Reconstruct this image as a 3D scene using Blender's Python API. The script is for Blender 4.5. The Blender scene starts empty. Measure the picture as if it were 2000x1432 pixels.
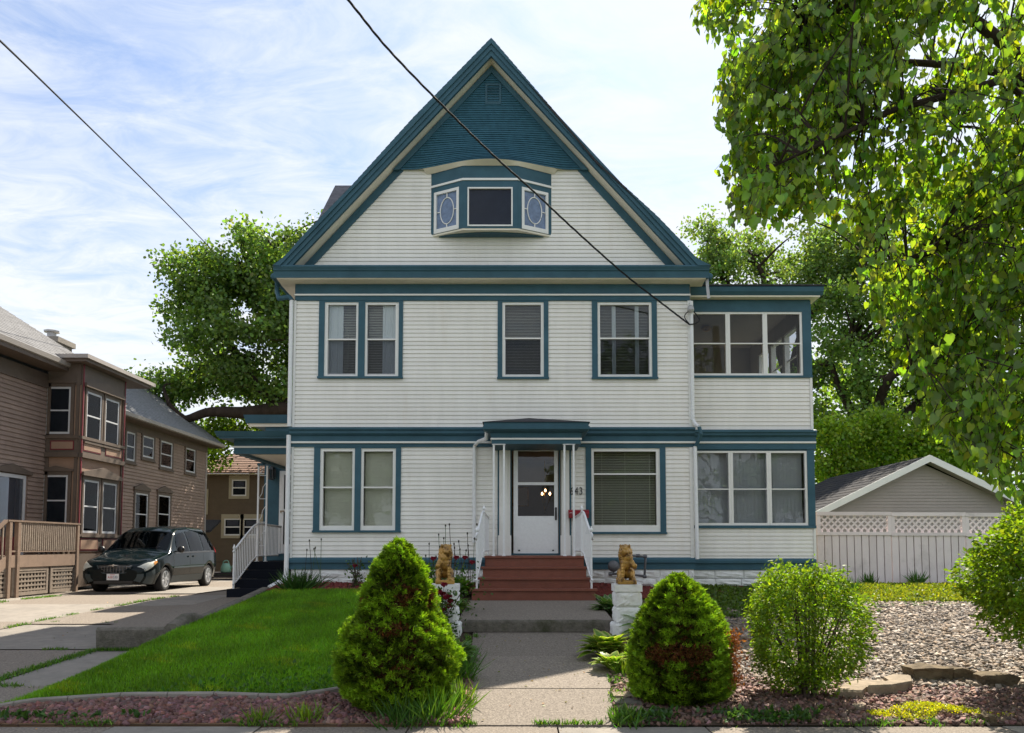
import bpy, bmesh, math, random
import numpy as np
from mathutils import Vector, Matrix
R = math.radians
scene = bpy.context.scene
C = scene.collection
random.seed(7)

# ------------------------------------------------------------------ camera, sky, sun, exposure
F_PX, U0, V0, EYE = 1600.0, 1012.0, 961.0, 1.6
TILT = math.atan(0.0667)
cam_d = bpy.data.cameras.new('camera'); cam = bpy.data.objects.new('camera', cam_d); C.objects.link(cam)
cam_d.sensor_fit = 'HORIZONTAL'; cam_d.sensor_width = 36.0; cam_d.lens = 36.0 * F_PX / 2000.0
cam_d.shift_x = -(U0 - 1000.0) / 2000.0; cam_d.shift_y = (V0 - 716.0) / 2000.0
cam_d.clip_start = 0.1; cam_d.clip_end = 3000
cam.location = (0, 0, EYE); cam.rotation_euler = (R(90) + TILT, 0, 0)
scene.camera = cam

SUN_AZ, SUN_EL = R(22), R(47)          # azimuth measured from +Y towards +X
w = bpy.data.worlds.new('World'); scene.world = w; w.use_nodes = True
nt = w.node_tree; nt.nodes.clear()
def N(t, **kw):
    n = nt.nodes.new(t)
    for k, v in kw.items(): setattr(n, k, v)
    return n
L = lambda a, b: nt.links.new(a, b)
out = N('ShaderNodeOutputWorld'); bg = N('ShaderNodeBackground'); bg.inputs['Strength'].default_value = 0.12
sky = N('ShaderNodeTexSky', sky_type='NISHITA'); sky.sun_disc = False
sky.sun_elevation = SUN_EL; sky.sun_rotation = SUN_AZ; sky.altitude = 200; sky.air_density = 1.0; sky.dust_density = 1.2; sky.ozone_density = 1.0
tc = N('ShaderNodeTexCoord'); sep = N('ShaderNodeSeparateXYZ'); L(tc.outputs['Generated'], sep.inputs[0])
def M(op, a, b=None):
    n = N('ShaderNodeMath', operation=op)
    for i, x in enumerate((a, b)):
        if x is None: continue
        if isinstance(x, (int, float)): n.inputs[i].default_value = x
        else: L(x, n.inputs[i])
    return n.outputs[0]
zc = M('MAXIMUM', M('ADD', sep.outputs['Z'], 0.12), 0.04)
comb = N('ShaderNodeCombineXYZ'); L(M('DIVIDE', sep.outputs['X'], zc), comb.inputs[0]); L(M('DIVIDE', sep.outputs['Y'], zc), comb.inputs[1])
def noise(scale, detail, rough, vec, dist=0.0, sc=None):
    m = N('ShaderNodeMapping'); L(vec, m.inputs['Vector'])
    if sc: m.inputs['Scale'].default_value = sc[0]; m.inputs['Rotation'].default_value = (0, 0, sc[1]); m.inputs['Location'].default_value = sc[2]
    n = N('ShaderNodeTexNoise'); L(m.outputs[0], n.inputs['Vector'])
    n.inputs['Scale'].default_value = scale; n.inputs['Detail'].default_value = detail; n.inputs['Roughness'].default_value = rough; n.inputs['Distortion'].default_value = dist
    return n.outputs[0]
n1 = noise(0.75, 6, .6, comb.outputs[0], .4, ((1, 1.5, 1), .5, (3.1, .4, 0)))       # broad veils
n2 = noise(5.2, 7, .66, comb.outputs[0], .8, ((.8, 1.35, 1), -.45, (1, 2, 0)))      # mottled ripples
cov = M('ADD', M('MULTIPLY', n1, 1.0), M('MULTIPLY', n2, .95))
rmp = N('ShaderNodeMapRange', interpolation_type='SMOOTHSTEP'); L(cov, rmp.inputs[0])
rmp.inputs[1].default_value = .52; rmp.inputs[2].default_value = 1.32; rmp.inputs[3].default_value = .12; rmp.inputs[4].default_value = 1.0
low = N('ShaderNodeMapRange', interpolation_type='SMOOTHSTEP'); L(sep.outputs['Z'], low.inputs[0])     # haze whitens the low sky
low.inputs[1].default_value = .62; low.inputs[2].default_value = .0; low.inputs[3].default_value = 0; low.inputs[4].default_value = .45
cl = M('MINIMUM', M('ADD', rmp.outputs[0], low.outputs[0]), 1.0)
mx = N('ShaderNodeMix', data_type='RGBA'); L(cl, mx.inputs[0])
gain = N('ShaderNodeMix', data_type='RGBA', blend_type='MULTIPLY'); gain.inputs[0].default_value = 1; L(sky.outputs[0], gain.inputs[6]); gain.inputs[7].default_value = (.36, .47, .60, 1)
L(gain.outputs[2], mx.inputs[6]); mx.inputs[7].default_value = (3.22, 3.37, 3.58, 1)
L(mx.outputs[2], bg.inputs[0]); L(bg.outputs[0], out.inputs[0])

sd = Vector((math.sin(SUN_AZ) * math.cos(SUN_EL), math.cos(SUN_AZ) * math.cos(SUN_EL), math.sin(SUN_EL)))
sun_d = bpy.data.lights.new('sun', 'SUN'); sun_d.energy = 4.6; sun_d.angle = R(.53); sun_d.color = (1, .91, .77)
sun = bpy.data.objects.new('sun', sun_d); C.objects.link(sun); sun.location = (20, 40, 40)
sun.rotation_euler = sd.to_track_quat('Z', 'Y').to_euler()
vs = scene.view_settings
scene.display_settings.display_device = 'sRGB'; vs.view_transform = 'Standard'; vs.look = 'None'; vs.gamma = 1; vs.use_curve_mapping = False
vs.exposure = 1.34
cy = scene.cycles
cy.max_bounces = 8; cy.diffuse_bounces = 4; cy.glossy_bounces = 3; cy.transmission_bounces = 4; cy.transparent_max_bounces = 12
cy.caustics_reflective = False; cy.caustics_refractive = False; cy.sample_clamp_indirect = 6
try:
    cy.use_denoising = True; cy.denoiser = 'OPENIMAGEDENOISE'
except Exception: pass

# ------------------------------------------------------------------ pixel to place
ct, st_ = math.cos(TILT), math.sin(TILT)
def ray(u, v):
    a, b = (u - U0) / F_PX, (V0 - v) / F_PX
    return Vector((a, ct - b * st_, st_ + b * ct))
def at(u, v, Y):
    d = ray(u, v); return Vector((0, 0, EYE)) + d * (Y / d.y)
def atx(u, v, X):
    d = ray(u, v); return Vector((0, 0, EYE)) + d * (X / d.x)
def X_(u, v, Y): return at(u, v, Y).x
def Z_(v, Y, u=1012): return at(u, v, Y).z

# ------------------------------------------------------------------ materials
def lin(r, g, b):
    f = lambda c: (c / 255 / 12.92) if c / 255 <= .04045 else ((c / 255 + .055) / 1.055) ** 2.4
    return (f(r), f(g), f(b))
MATS = {}
def mat(name, col, rough=.6, var=.12, scale=3.0, bump=0.0, bscale=30.0, spec=.4, metal=0.0, coat=0.0, stretch=(1, 1, 1), col2=None, c2=(.5, .7), c2scale=1.0, detail=6, objvar=0):
    m = bpy.data.materials.new(name); m.use_nodes = True; t = m.node_tree; p = t.nodes['Principled BSDF']
    p.inputs['Roughness'].default_value = rough; p.inputs['Specular IOR Level'].default_value = spec; p.inputs['Metallic'].default_value = metal
    if coat: p.inputs['Coat Weight'].default_value = coat; p.inputs['Coat Roughness'].default_value = .04
    g = t.nodes.new('ShaderNodeNewGeometry'); mp = t.nodes.new('ShaderNodeMapping'); mp.inputs['Scale'].default_value = stretch
    t.links.new(g.outputs['Position'], mp.inputs['Vector'])
    n = t.nodes.new('ShaderNodeTexNoise'); n.inputs['Scale'].default_value = scale; n.inputs['Detail'].default_value = detail; n.inputs['Roughness'].default_value = .65
    t.links.new(mp.outputs[0], n.inputs['Vector'])
    r = t.nodes.new('ShaderNodeValToRGB'); t.links.new(n.outputs[0], r.inputs[0])
    e = r.color_ramp.elements; e[0].position = .3; e[1].position = .7
    e[0].color = (*[max(0, c * (1 - var)) for c in col], 1); e[1].color = (*[min(1, c * (1 + var)) for c in col], 1)
    last = r.outputs[0]
    if col2:
        n2 = t.nodes.new('ShaderNodeTexNoise'); n2.inputs['Scale'].default_value = c2scale; n2.inputs['Detail'].default_value = 7; n2.inputs['Roughness'].default_value = .7
        t.links.new(mp.outputs[0], n2.inputs['Vector'])
        q = t.nodes.new('ShaderNodeMapRange'); t.links.new(n2.outputs[0], q.inputs[0]); q.inputs[1].default_value = c2[0]; q.inputs[2].default_value = c2[1]
        mi = t.nodes.new('ShaderNodeMix'); mi.data_type = 'RGBA'; t.links.new(q.outputs[0], mi.inputs[0]); t.links.new(last, mi.inputs[6]); mi.inputs[7].default_value = (*col2, 1)
        last = mi.outputs[2]
    if objvar:
        oi = t.nodes.new('ShaderNodeObjectInfo'); q2 = t.nodes.new('ShaderNodeMapRange'); t.links.new(oi.outputs['Random'], q2.inputs[0]); q2.inputs[3].default_value = 1 - objvar; q2.inputs[4].default_value = 1 + objvar * .6
        m3 = t.nodes.new('ShaderNodeVectorMath'); m3.operation = 'SCALE'; t.links.new(last, m3.inputs[0]); t.links.new(q2.outputs[0], m3.inputs['Scale']); last = m3.outputs[0]
    t.links.new(last, p.inputs['Base Color'])
    if bump:
        n3 = t.nodes.new('ShaderNodeTexNoise'); n3.inputs['Scale'].default_value = bscale; n3.inputs['Detail'].default_value = 5
        t.links.new(mp.outputs[0], n3.inputs['Vector'])
        b = t.nodes.new('ShaderNodeBump'); b.inputs['Strength'].default_value = bump; b.inputs['Distance'].default_value = .02
        t.links.new(n3.outputs[0], b.inputs['Height']); t.links.new(b.outputs[0], p.inputs['Normal'])
    MATS[name] = m; return m
def leafmat(name, trans=.4, gloss=.05, tmul=(1.3, 1.25, .5), rough=.4):
    m = bpy.data.materials.new(name); m.use_nodes = True; t = m.node_tree; t.nodes.clear()
    o = t.nodes.new('ShaderNodeOutputMaterial'); a = t.nodes.new('ShaderNodeAttribute'); a.attribute_name = 'col'
    d = t.nodes.new('ShaderNodeBsdfDiffuse'); tr = t.nodes.new('ShaderNodeBsdfTranslucent'); gl = t.nodes.new('ShaderNodeBsdfGlossy'); gl.inputs['Roughness'].default_value = rough
    k = t.nodes.new('ShaderNodeMix'); k.data_type = 'RGBA'; k.blend_type = 'MULTIPLY'; k.inputs[0].default_value = 1; k.inputs[7].default_value = (*tmul, 1)
    t.links.new(a.outputs['Color'], k.inputs[6]); t.links.new(k.outputs[2], tr.inputs[0]); t.links.new(a.outputs['Color'], d.inputs[0])
    x = t.nodes.new('ShaderNodeMixShader'); x.inputs[0].default_value = trans; t.links.new(d.outputs[0], x.inputs[1]); t.links.new(tr.outputs[0], x.inputs[2])
    y = t.nodes.new('ShaderNodeMixShader'); y.inputs[0].default_value = gloss; t.links.new(x.outputs[0], y.inputs[1]); t.links.new(gl.outputs[0], y.inputs[2])
    t.links.new(y.outputs[0], o.inputs[0]); MATS[name] = m; return m
def attrmat(name, rough=.8, spec=.25, var=.25, scale=40, bump=0):
    m = mat(name, (.5, .5, .5), rough, var, scale, bump, 60, spec); t = m.node_tree; p = t.nodes['Principled BSDF']
    a = t.nodes.new('ShaderNodeAttribute'); a.attribute_name = 'col'
    src = p.inputs['Base Color'].links[0].from_socket
    k = t.nodes.new('ShaderNodeMix'); k.data_type = 'RGBA'; k.blend_type = 'MULTIPLY'; k.inputs[0].default_value = 1
    s = t.nodes.new('ShaderNodeMix'); s.data_type = 'RGBA'; s.blend_type = 'ADD'; s.inputs[0].default_value = 1
    t.links.new(src, s.inputs[6]); t.links.new(src, s.inputs[7])
    t.links.new(s.outputs[2], k.inputs[6]); t.links.new(a.outputs['Color'], k.inputs[7]); t.links.new(k.outputs[2], p.inputs['Base Color'])
    return m
def glassmat(name, tint=(.52, .56, .58), refl=.035, rough=.015, wob=.0):
    m = bpy.data.materials.new(name); m.use_nodes = True; t = m.node_tree; t.nodes.clear()
    o = t.nodes.new('ShaderNodeOutputMaterial'); tr = t.nodes.new('ShaderNodeBsdfTransparent'); tr.inputs[0].default_value = (*tint, 1)
    gl = t.nodes.new('ShaderNodeBsdfGlossy'); gl.inputs['Roughness'].default_value = rough; gl.inputs[0].default_value = (.95, .97, 1, 1)
    lw = t.nodes.new('ShaderNodeLayerWeight'); lw.inputs['Blend'].default_value = .14
    ma = t.nodes.new('ShaderNodeMath'); ma.operation = 'ADD'; ma.use_clamp = True; ma.inputs[1].default_value = refl
    t.links.new(lw.outputs['Fresnel'], ma.inputs[0])
    x = t.nodes.new('ShaderNodeMixShader'); t.links.new(ma.outputs[0], x.inputs[0]); t.links.new(tr.outputs[0], x.inputs[1]); t.links.new(gl.outputs[0], x.inputs[2])
    if wob:
        n = t.nodes.new('ShaderNodeTexNoise'); n.inputs['Scale'].default_value = 2.2; b = t.nodes.new('ShaderNodeBump'); b.inputs['Strength'].default_value = wob; b.inputs['Distance'].default_value = .01
        g = t.nodes.new('ShaderNodeNewGeometry'); t.links.new(g.outputs['Position'], n.inputs['Vector']); t.links.new(n.outputs[0], b.inputs['Height']); t.links.new(b.outputs[0], gl.inputs['Normal'])
    t.links.new(x.outputs[0], o.inputs[0]); MATS[name] = m; return m

BLUE = mat('teal_paint', (.046, .112, .152), .55, .16, 2.5, .05, 60, .2, col2=(.050, .112, .145), c2=(.5, .75), c2scale=.8)
SHING = mat('teal_shingle_paint', (.042, .124, .172), .6, .2, 9, .15, 40, .2)
CREAM = mat('cream_vinyl_siding', (.84, .815, .765), .5, .05, 2.2, .04, 80, .4, stretch=(2.2, 2.2, .35), col2=(.72, .66, .57), c2=(.56, .95), c2scale=.9, objvar=.05)
TRIM = mat('white_trim_paint', (.80, .79, .76), .4, .04, 6, .03, 60, .45, col2=(.66, .62, .54), c2=(.6, .85), c2scale=3)
SOFF = mat('cream_soffit_paint', (.80, .74, .62), .6, .05, 4)
WHITE = mat('white_metal_paint', (.80, .81, .82), .35, .05, 20, .05, 90, .5, col2=(.62, .55, .47), c2=(.62, .8), c2scale=9)
STONEW = mat('whitewashed_stone', (.80, .80, .78), .85, .08, 8, .5, 16, .25, col2=(.50, .49, .46), c2=(.56, .8), c2scale=5)
REDB = mat('red_brown_deck_paint', (.20, .066, .042), .5, .14, 6, .1, 40, .35, col2=(.18, .07, .05), c2=(.52, .72), c2scale=5, objvar=.14)
BLACKC = mat('black_outdoor_carpet', (.010, .012, .018), .95, .3, 60, .4, 200, .1)
SHROOF = mat('dark_shingle_roof', (.055, .055, .06), .9, .3, 18, .4, 60, .2)
DARK = mat('dark_interior', (.05, .045, .04), .9, .1)
ROOMW = mat('room_plaster', (.34, .31, .27), .9, .06)
BLIND = mat('window_blind_vinyl', (.82, .78, .64), .5, .04)
BLINDG = mat('grey_vertical_blind', (.40, .40, .43), .6, .05)
CURT = mat('white_curtain_cloth', (.80, .82, .84), .85, .05)
GLASS = glassmat('window_glass', (.90, .92, .92), .024, wob=.25); GLASSD = glassmat('screened_window_glass', (.66, .68, .70), .010)
GLASSN = glassmat('old_window_glass', (.66, .68, .71), .0)
GLASSV = glassmat('vehicle_glass', (.42, .45, .45), .004)
CONC = mat('aged_concrete', (.26, .235, .205), .9, .16, 5, .35, 70, .2, col2=(.20, .185, .165), c2=(.46, .72), c2scale=1.1, objvar=.12)
AGGR = mat('exposed_aggregate', (.205, .175, .145), .9, .42, 45, .5, 90, .2, col2=(.50, .45, .38), c2=(.60, .70), c2scale=48, detail=3, objvar=.10)
CONCD = mat('weathered_dark_concrete', (.15, .135, .115), .95, .3, 12, .7, 40, .15, col2=(.07, .07, .045), c2=(.5, .7), c2scale=4)
SOIL = mat('soil', (.07, .05, .036), 1, .3, 8, .5, 40, .1)
TURF = mat('turf_soil', (.040, .085, .012), 1, .3, 6, .5, 60, .1)
REDM = mat('red_mulch', (.14, .035, .025), .95, .4, 60, .8, 120, .1)
ASPH = mat('bounce_asphalt', (.13, .125, .118), .9, .2, 30, .4, 150, .25)  # out-of-view road, paled to bounce more light onto the house front
BARK = mat('bark', (.085, .065, .05), .95, .35, 6, .9, 18, .1, stretch=(1, 1, .3))
BARKD = mat('dark_bark', (.045, .034, .027), .95, .3, 6, .9, 18, .1, stretch=(1, 1, .3))
BRON = mat('bronze_gold_statue', (.46, .26, .065), .3, .3, 22, .15, 60, .6, .45, col2=(.055, .024, .010), c2=(.46, .64), c2scale=11)
BLACKM = mat('black_metal', (.02, .02, .022), .4, .1, 20, 0, 1, .5)
IRONP = mat('grey_iron_pipe', (.13, .13, .14), .5, .2, 20, .1, 60, .5, .3)
REDP = mat('red_metal_paint', (.26, .012, .022), .35, .08, 10, 0, 1, .5)
LAMPG = glassmat('smoky_lantern_glass', (.55, .55, .52), .0)
GREY = mat('grey_weathered_metal', (.42, .42, .43), .5, .1, 10, 0, 1, .5, .3)
CABLE = mat('black_cable_sheath', (.03, .031, .034), .85, .2, 30, 0, 1, .05)

# ------------------------------------------------------------------ mesh helpers
ORG = {}
class MB:
    def __init__(s): s.v = []; s.f = []
    def add(s, vs, fs):
        k = len(s.v); s.v += [tuple(p) for p in vs]; s.f += [tuple(i + k for i in f) for f in fs]; return s
    def hexa(s, p): return s.add(p, [(0, 3, 2, 1), (4, 5, 6, 7), (0, 1, 5, 4), (1, 2, 6, 5), (2, 3, 7, 6), (3, 0, 4, 7)])
    def box(s, x0, x1, y0, y1, z0, z1):
        return s.hexa([(x0, y0, z0), (x1, y0, z0), (x1, y1, z0), (x0, y1, z0), (x0, y0, z1), (x1, y0, z1), (x1, y1, z1), (x0, y1, z1)])
    def fbox(s, fr, a0, a1, b0, b1, z0, z1):
        P = fr.pt
        return s.hexa([P(a0, b0, z0), P(a1, b0, z0), P(a1, b1, z0), P(a0, b1, z0), P(a0, b0, z1), P(a1, b0, z1), P(a1, b1, z1), P(a0, b1, z1)])
    def prism(s, poly, vec):
        n = len(poly); v = Vector(vec); q = [Vector(p) for p in poly]
        return s.add(q + [p + v for p in q], [tuple(range(n - 1, -1, -1)), tuple(range(n, 2 * n))] + [(i, (i + 1) % n, n + (i + 1) % n, n + i) for i in range(n)])
    def tube(s, pts, r, n=8, cap=True):
        pts = [Vector(p) for p in pts]; rings = []
        ref = Vector((.3, .2, 1)).normalized()
        rr = r if isinstance(r, (list, tuple)) else [r] * len(pts)
        for i, p in enumerate(pts):
            t = (pts[min(i + 1, len(pts) - 1)] - pts[max(i - 1, 0)])
            if t.length < 1e-9: t = Vector((0, 0, 1))
            t.normalize()
            x = t.cross(ref)
            if x.length < .05: x = t.cross(Vector((1, 0, 0)))
            x.normalize(); y = t.cross(x)
            ref = y.cross(t) if False else ref
            rings.append([p + (x * math.cos(2 * math.pi * k / n) + y * math.sin(2 * math.pi * k / n)) * rr[i] for k in range(n)])
        vs = [q for g in rings for q in g]; fs = []
        for i in range(len(pts) - 1):
            for k in range(n):
                a, b = i * n + k, i * n + (k + 1) % n
                fs.append((a, b, b + n, a + n))
        if cap: fs += [tuple(range(n - 1, -1, -1)), tuple(range((len(pts) - 1) * n, len(pts) * n))]
        return s.add(vs, fs)
    def lathe(s, prof, c, n=12, axis='z'):
        vs, fs = [], []
        for (r, h) in prof:
            for k in range(n):
                a = 2 * math.pi * k / n; x, y = r * math.cos(a), r * math.sin(a)
                vs.append(Vector(c) + Vector({'z': (x, y, h), 'x': (h, x, y), 'y': (x, h, y)}[axis]))
        for i in range(len(prof) - 1):
            for k in range(n):
                a, b = i * n + k, i * n + (k + 1) % n; fs.append((a, b, b + n, a + n))
        fs += [tuple(range(n - 1, -1, -1)), tuple(range((len(prof) - 1) * n, len(prof) * n))]
        return s.add(vs, fs)
    def grid(s, rows, thick=None):
        nr, nc = len(rows), len(rows[0]); vs = [p for r in rows for p in r]
        fs = [(i * nc + j, i * nc + j + 1, (i + 1) * nc + j + 1, (i + 1) * nc + j) for i in range(nr - 1) for j in range(nc - 1)]
        return s.add(vs, fs)
    def build(s, name, m, parent=None, smooth=False, **props):
        P = np.array(s.v, float); lo, hi = P.min(0), P.max(0); o = np.array([(lo[0] + hi[0]) / 2, (lo[1] + hi[1]) / 2, lo[2]])
        me = bpy.data.meshes.new(name); me.from_pydata((P - o).tolist(), [], s.f)
        bm = bmesh.new(); bm.from_mesh(me); bmesh.ops.recalc_face_normals(bm, faces=bm.faces); bm.to_mesh(me); bm.free()
        if smooth: me.polygons.foreach_set('use_smooth', [True] * len(me.polygons))
        return link(name, me, m, parent, o, **props)
def link(name, me, m, parent, o, **props):
    if m is not None: me.materials.append(m)
    ob = bpy.data.objects.new(name, me); C.objects.link(ob)
    o = Vector(o); ORG[ob.name] = o
    if parent is not None:
        ob.parent = parent; ob.location = o - ORG[parent.name]
    else: ob.location = o
    for k, v in props.items(): ob[k] = v
    return ob
def thing(name, label, cat, loc, group=None):
    o = bpy.data.objects.new(name, None); C.objects.link(o); o.location = loc; o.empty_display_size = .2; ORG[o.name] = Vector(loc)
    o['label'] = label; o['category'] = cat
    if group: o['group'] = group
    return o
def tag(o, label, cat, group=None, kind=None):
    if label: o['label'] = label
    if cat: o['category'] = cat
    if group: o['group'] = group
    if kind: o['kind'] = kind
    return o
class Fr:
    def __init__(s, o, u, n): s.o, s.u, s.n = Vector(o), Vector(u), Vector(n)
    def pt(s, a, b, z): p = s.o + s.u * a + s.n * b; return Vector((p.x, p.y, p.z + z))
def bx(name, x0, x1, y0, y1, z0, z1, m, parent=None, **p): return MB().box(x0, x1, y0, y1, z0, z1).build(name, m, parent, **p)
def fb(name, fr, a0, a1, b0, b1, z0, z1, m, parent=None, **p): return MB().fbox(fr, a0, a1, b0, b1, z0, z1).build(name, m, parent, **p)
def fprof(mb, fr, prof, a0, a1):            # profile of (outward, z) points run along the wall
    return mb.prism([fr.pt(a0, b, z) for b, z in prof], fr.u * (a1 - a0))
def wall_holes(fr, a0, a1, z0, z1, b0, b1, holes, name, m, parent, **p):
    A = sorted({a0, a1, *[min(max(h[i], a0), a1) for h in holes for i in (0, 1)]}); mb = MB()
    for i in range(len(A) - 1):
        am = (A[i] + A[i + 1]) / 2; cuts = sorted([(h[2], h[3]) for h in holes if h[0] < am < h[1]]); z = z0
        for c0, c1 in cuts + [(z1, z1)]:
            if c0 - z > 1e-4: mb.fbox(fr, A[i], A[i + 1], b0, b1, z, min(c0, z1))
            z = max(z, c1)
    return mb.build(name, m, parent, **p)
def siding(fr, a0, a1, z0, z1, exp, m, parent, holes=(), lim=None, name='siding_board', proj=.018, base=0.0, seams=.16, gap=.0085):
    n = max(1, round((z1 - z0) / exp)); e = (z1 - z0) / n
    for i in range(n):
        zb, zt = z0 + i * e, z0 + (i + 1) * e; zm = (zb + zt) / 2
        Lb, Rb = lim(zb) if lim else (a0, a1); Lt, Rt = lim(zt) if lim else (a0, a1)
        if Rb - Lb < .05: continue
        ints = [(None, None)]; lo, hi = (Lb + Lt) / 2, (Rb + Rt) / 2
        for h in holes:
            if not (h[2] < zm < h[3]): continue
            ni = []
            for p, q in ints:
                pa, qa = (lo if p is None else p), (hi if q is None else q)
                if h[1] <= pa or h[0] >= qa: ni.append((p, q)); continue
                if h[0] > pa: ni.append((p, h[0]))
                if h[1] < qa: ni.append((h[1], q))
            ints = ni
        for p, q in ints:
            pa, qa = (lo if p is None else p), (hi if q is None else q)
            if qa - pa < .015: continue
            segs = [(p, q)]
            if qa - pa > 2.2 and random.random() < seams:
                s_ = pa + (qa - pa) * random.uniform(.25, .75); segs = [(p, s_), (s_ + .004, q)]
            for k, (x, y) in enumerate(segs):
                pb, pt_ = (Lb, Lt) if x is None else (x, x); qb, qt = (Rb, Rt) if y is None else (y, y)
                if qt - pt_ < .002: qt = pt_ + .002
                j = base + random.uniform(0, .0015); P = fr.pt; o = proj + j; i_ = base + .004; zl = zb + gap + random.uniform(-.0012, .0012); mb = MB()
                mb.hexa([P(pb, o - .006, zl), P(qb, o - .006, zl), P(qb, o, zl), P(pb, o, zl), P(pt_, base - .004, zt), P(qt, base - .004, zt), P(qt, i_, zt), P(pt_, i_, zt)])
                mb.build(name, m, parent)
def bars(mb, fr, a0, a1, z0, z1, wl, wr, wt, wb, b0, b1):   # picture-frame of four butted bars
    mb.fbox(fr, a0, a0 + wl, b0, b1, z0, z1); mb.fbox(fr, a1 - wr, a1, b0, b1, z0, z1)
    mb.fbox(fr, a0 + wl, a1 - wr, b0, b1, z1 - wt, z1); mb.fbox(fr, a0 + wl, a1 - wr, b0, b1, z0, z0 + wb); return mb

# ------------------------------------------------------------------ scatter: many small faces in one mesh, numpy
def tri(fs):
    o = []
    for f in fs:
        for k in range(1, len(f) - 1): o.append((f[0], f[k], f[k + 1]))
    return o
def frames(A, Nn):
    A = A / np.maximum(np.linalg.norm(A, axis=1, keepdims=True), 1e-9)
    X = np.cross(A, Nn); X /= np.maximum(np.linalg.norm(X, axis=1, keepdims=True), 1e-9)
    return X, A, np.cross(X, A)
def scatter(name, temps, Cn, A, Nn, S, col, m, parent=None, smooth=False, **props):
    """temps: list of (verts, faces) templates (x across, y along, z up); Cn centres, A along, Nn normal, S scale (N,) or (N,3), col (N,3)"""
    Cn = np.asarray(Cn, float); S = np.asarray(S, float)
    if S.ndim == 1: S = np.stack([S, S, S], 1)
    X, Y, Z = frames(np.asarray(A, float), np.asarray(Nn, float)); VV, FF, CC = [], [], []; off = 0; nt_ = len(temps)
    for k, (tv, tf) in enumerate(temps):
        ix = np.arange(k, len(Cn), nt_)
        if len(ix) == 0: continue
        tv = np.array(tv, float); tf = np.array(tri(tf), np.int64)
        v = Cn[ix][:, None, :] + (tv[None, :, 0, None] * S[ix, None, 0:1]) * X[ix][:, None] + (tv[None, :, 1, None] * S[ix, None, 1:2]) * Y[ix][:, None] + (tv[None, :, 2, None] * S[ix, None, 2:3]) * Z[ix][:, None]
        VV.append(v.reshape(-1, 3)); f = tf[None] + (np.arange(len(ix)) * len(tv))[:, None, None] + off
        FF.append(f.reshape(-1, 3)); CC.append(np.repeat(np.asarray(col)[ix], len(tv), axis=0)); off += len(ix) * len(tv)
    return raw(name, np.concatenate(VV), np.concatenate(FF), np.concatenate(CC), m, parent, smooth, **props)
def raw(name, V, F, col, m, parent=None, smooth=False, **props):
    lo, hi = V.min(0), V.max(0); o = np.array([(lo[0] + hi[0]) / 2, (lo[1] + hi[1]) / 2, lo[2]])
    me = bpy.data.meshes.new(name); k = F.shape[1]
    me.vertices.add(len(V)); me.vertices.foreach_set('co', (V - o).astype(np.float32).ravel())
    me.loops.add(F.size); me.loops.foreach_set('vertex_index', F.astype(np.int32).ravel())
    me.polygons.add(len(F)); me.polygons.foreach_set('loop_start', np.arange(0, F.size, k, dtype=np.int32))
    try: me.polygons.foreach_set('loop_total', np.full(len(F), k, np.int32))
    except Exception: pass
    if smooth: me.polygons.foreach_set('use_smooth', np.ones(len(F), bool))
    me.update(calc_edges=True)
    if col is not None:
        a = me.attributes.new('col', 'FLOAT_COLOR', 'POINT'); c = np.ones((len(V), 4), np.float32); c[:, :3] = col; a.data.foreach_set('color', c.ravel())
    return link(name, me, m, parent, o, **props)
rng = np.random.default_rng(11)
def unit(n, up=0.0):
    v = rng.normal(size=(n, 3)); v[:, 2] += up; return v / np.linalg.norm(v, axis=1, keepdims=True)
def tint(n, base, var=.25, hue=.12):
    b = np.asarray(base)[None] * np.exp(rng.normal(0, var, (n, 1))); b[:, 0] *= np.exp(rng.normal(0, hue, n)); b[:, 2] *= np.exp(rng.normal(0, hue, n)); return np.clip(b, .003, .9)
DIAM = ([(0, 0, 0), (.38, .42, .06), (0, 1, 0), (-.38, .42, .06)], [(0, 1, 2, 3)])
LEAF6 = ([(0, 0, 0), (.30, .28, .07), (.26, .62, .06), (0, 1, -.05), (-.26, .62, .06), (-.30, .28, .07)], [(0, 1, 2, 3), (0, 3, 4, 5)])
HEART = ([(0, .06, 0), (.26, -.05, .05), (.47, .18, .07), (.44, .45, .05), (.24, .76, .0), (0, 1.06, -.06), (-.24, .76, .0), (-.44, .45, .05), (-.47, .18, .07), (-.26, -.05, .05), (0, .5, -.02)],
         [(0, 1, 2, 10), (10, 2, 3), (10, 3, 4), (10, 4, 5), (10, 5, 6), (10, 6, 7), (10, 7, 8), (0, 10, 8, 9)])
BLADE = ([(-.04, 0, 0), (.04, 0, 0), (.028, .55, .02), (-.028, .55, .02), (0, 1, .10)], [(0, 1, 2, 3), (3, 2, 4)])
def pebble(seed, sx=1, sy=1, sz=.6, jag=.18):
    bm = bmesh.new(); bmesh.ops.create_icosphere(bm, subdivisions=1, radius=.5); r = random.Random(seed)
    v = [(p.co.x * sx * (1 + r.uniform(-jag, jag)), p.co.y * sy * (1 + r.uniform(-jag, jag)), p.co.z * sz * (1 + r.uniform(-jag, jag))) for p in bm.verts]
    f = [tuple(q.index for q in p.verts) for p in bm.faces]; bm.free(); return v, f
def chunk(seed):
    r = random.Random(seed); v = []
    for x, y, z in [(-1, -1, -1), (1, -1, -1), (1, 1, -1), (-1, 1, -1), (-1, -1, 1), (1, -1, 1), (1, 1, 1), (-1, 1, 1)]:
        v.append((x * .5 * r.uniform(.45, 1.1), y * .5 * r.uniform(.45, 1.1), z * .3 * r.uniform(.4, 1.2)))
    return v, [(0, 3, 2, 1), (4, 5, 6, 7), (0, 1, 5, 4), (1, 2, 6, 5), (2, 3, 7, 6), (3, 0, 4, 7)]
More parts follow.
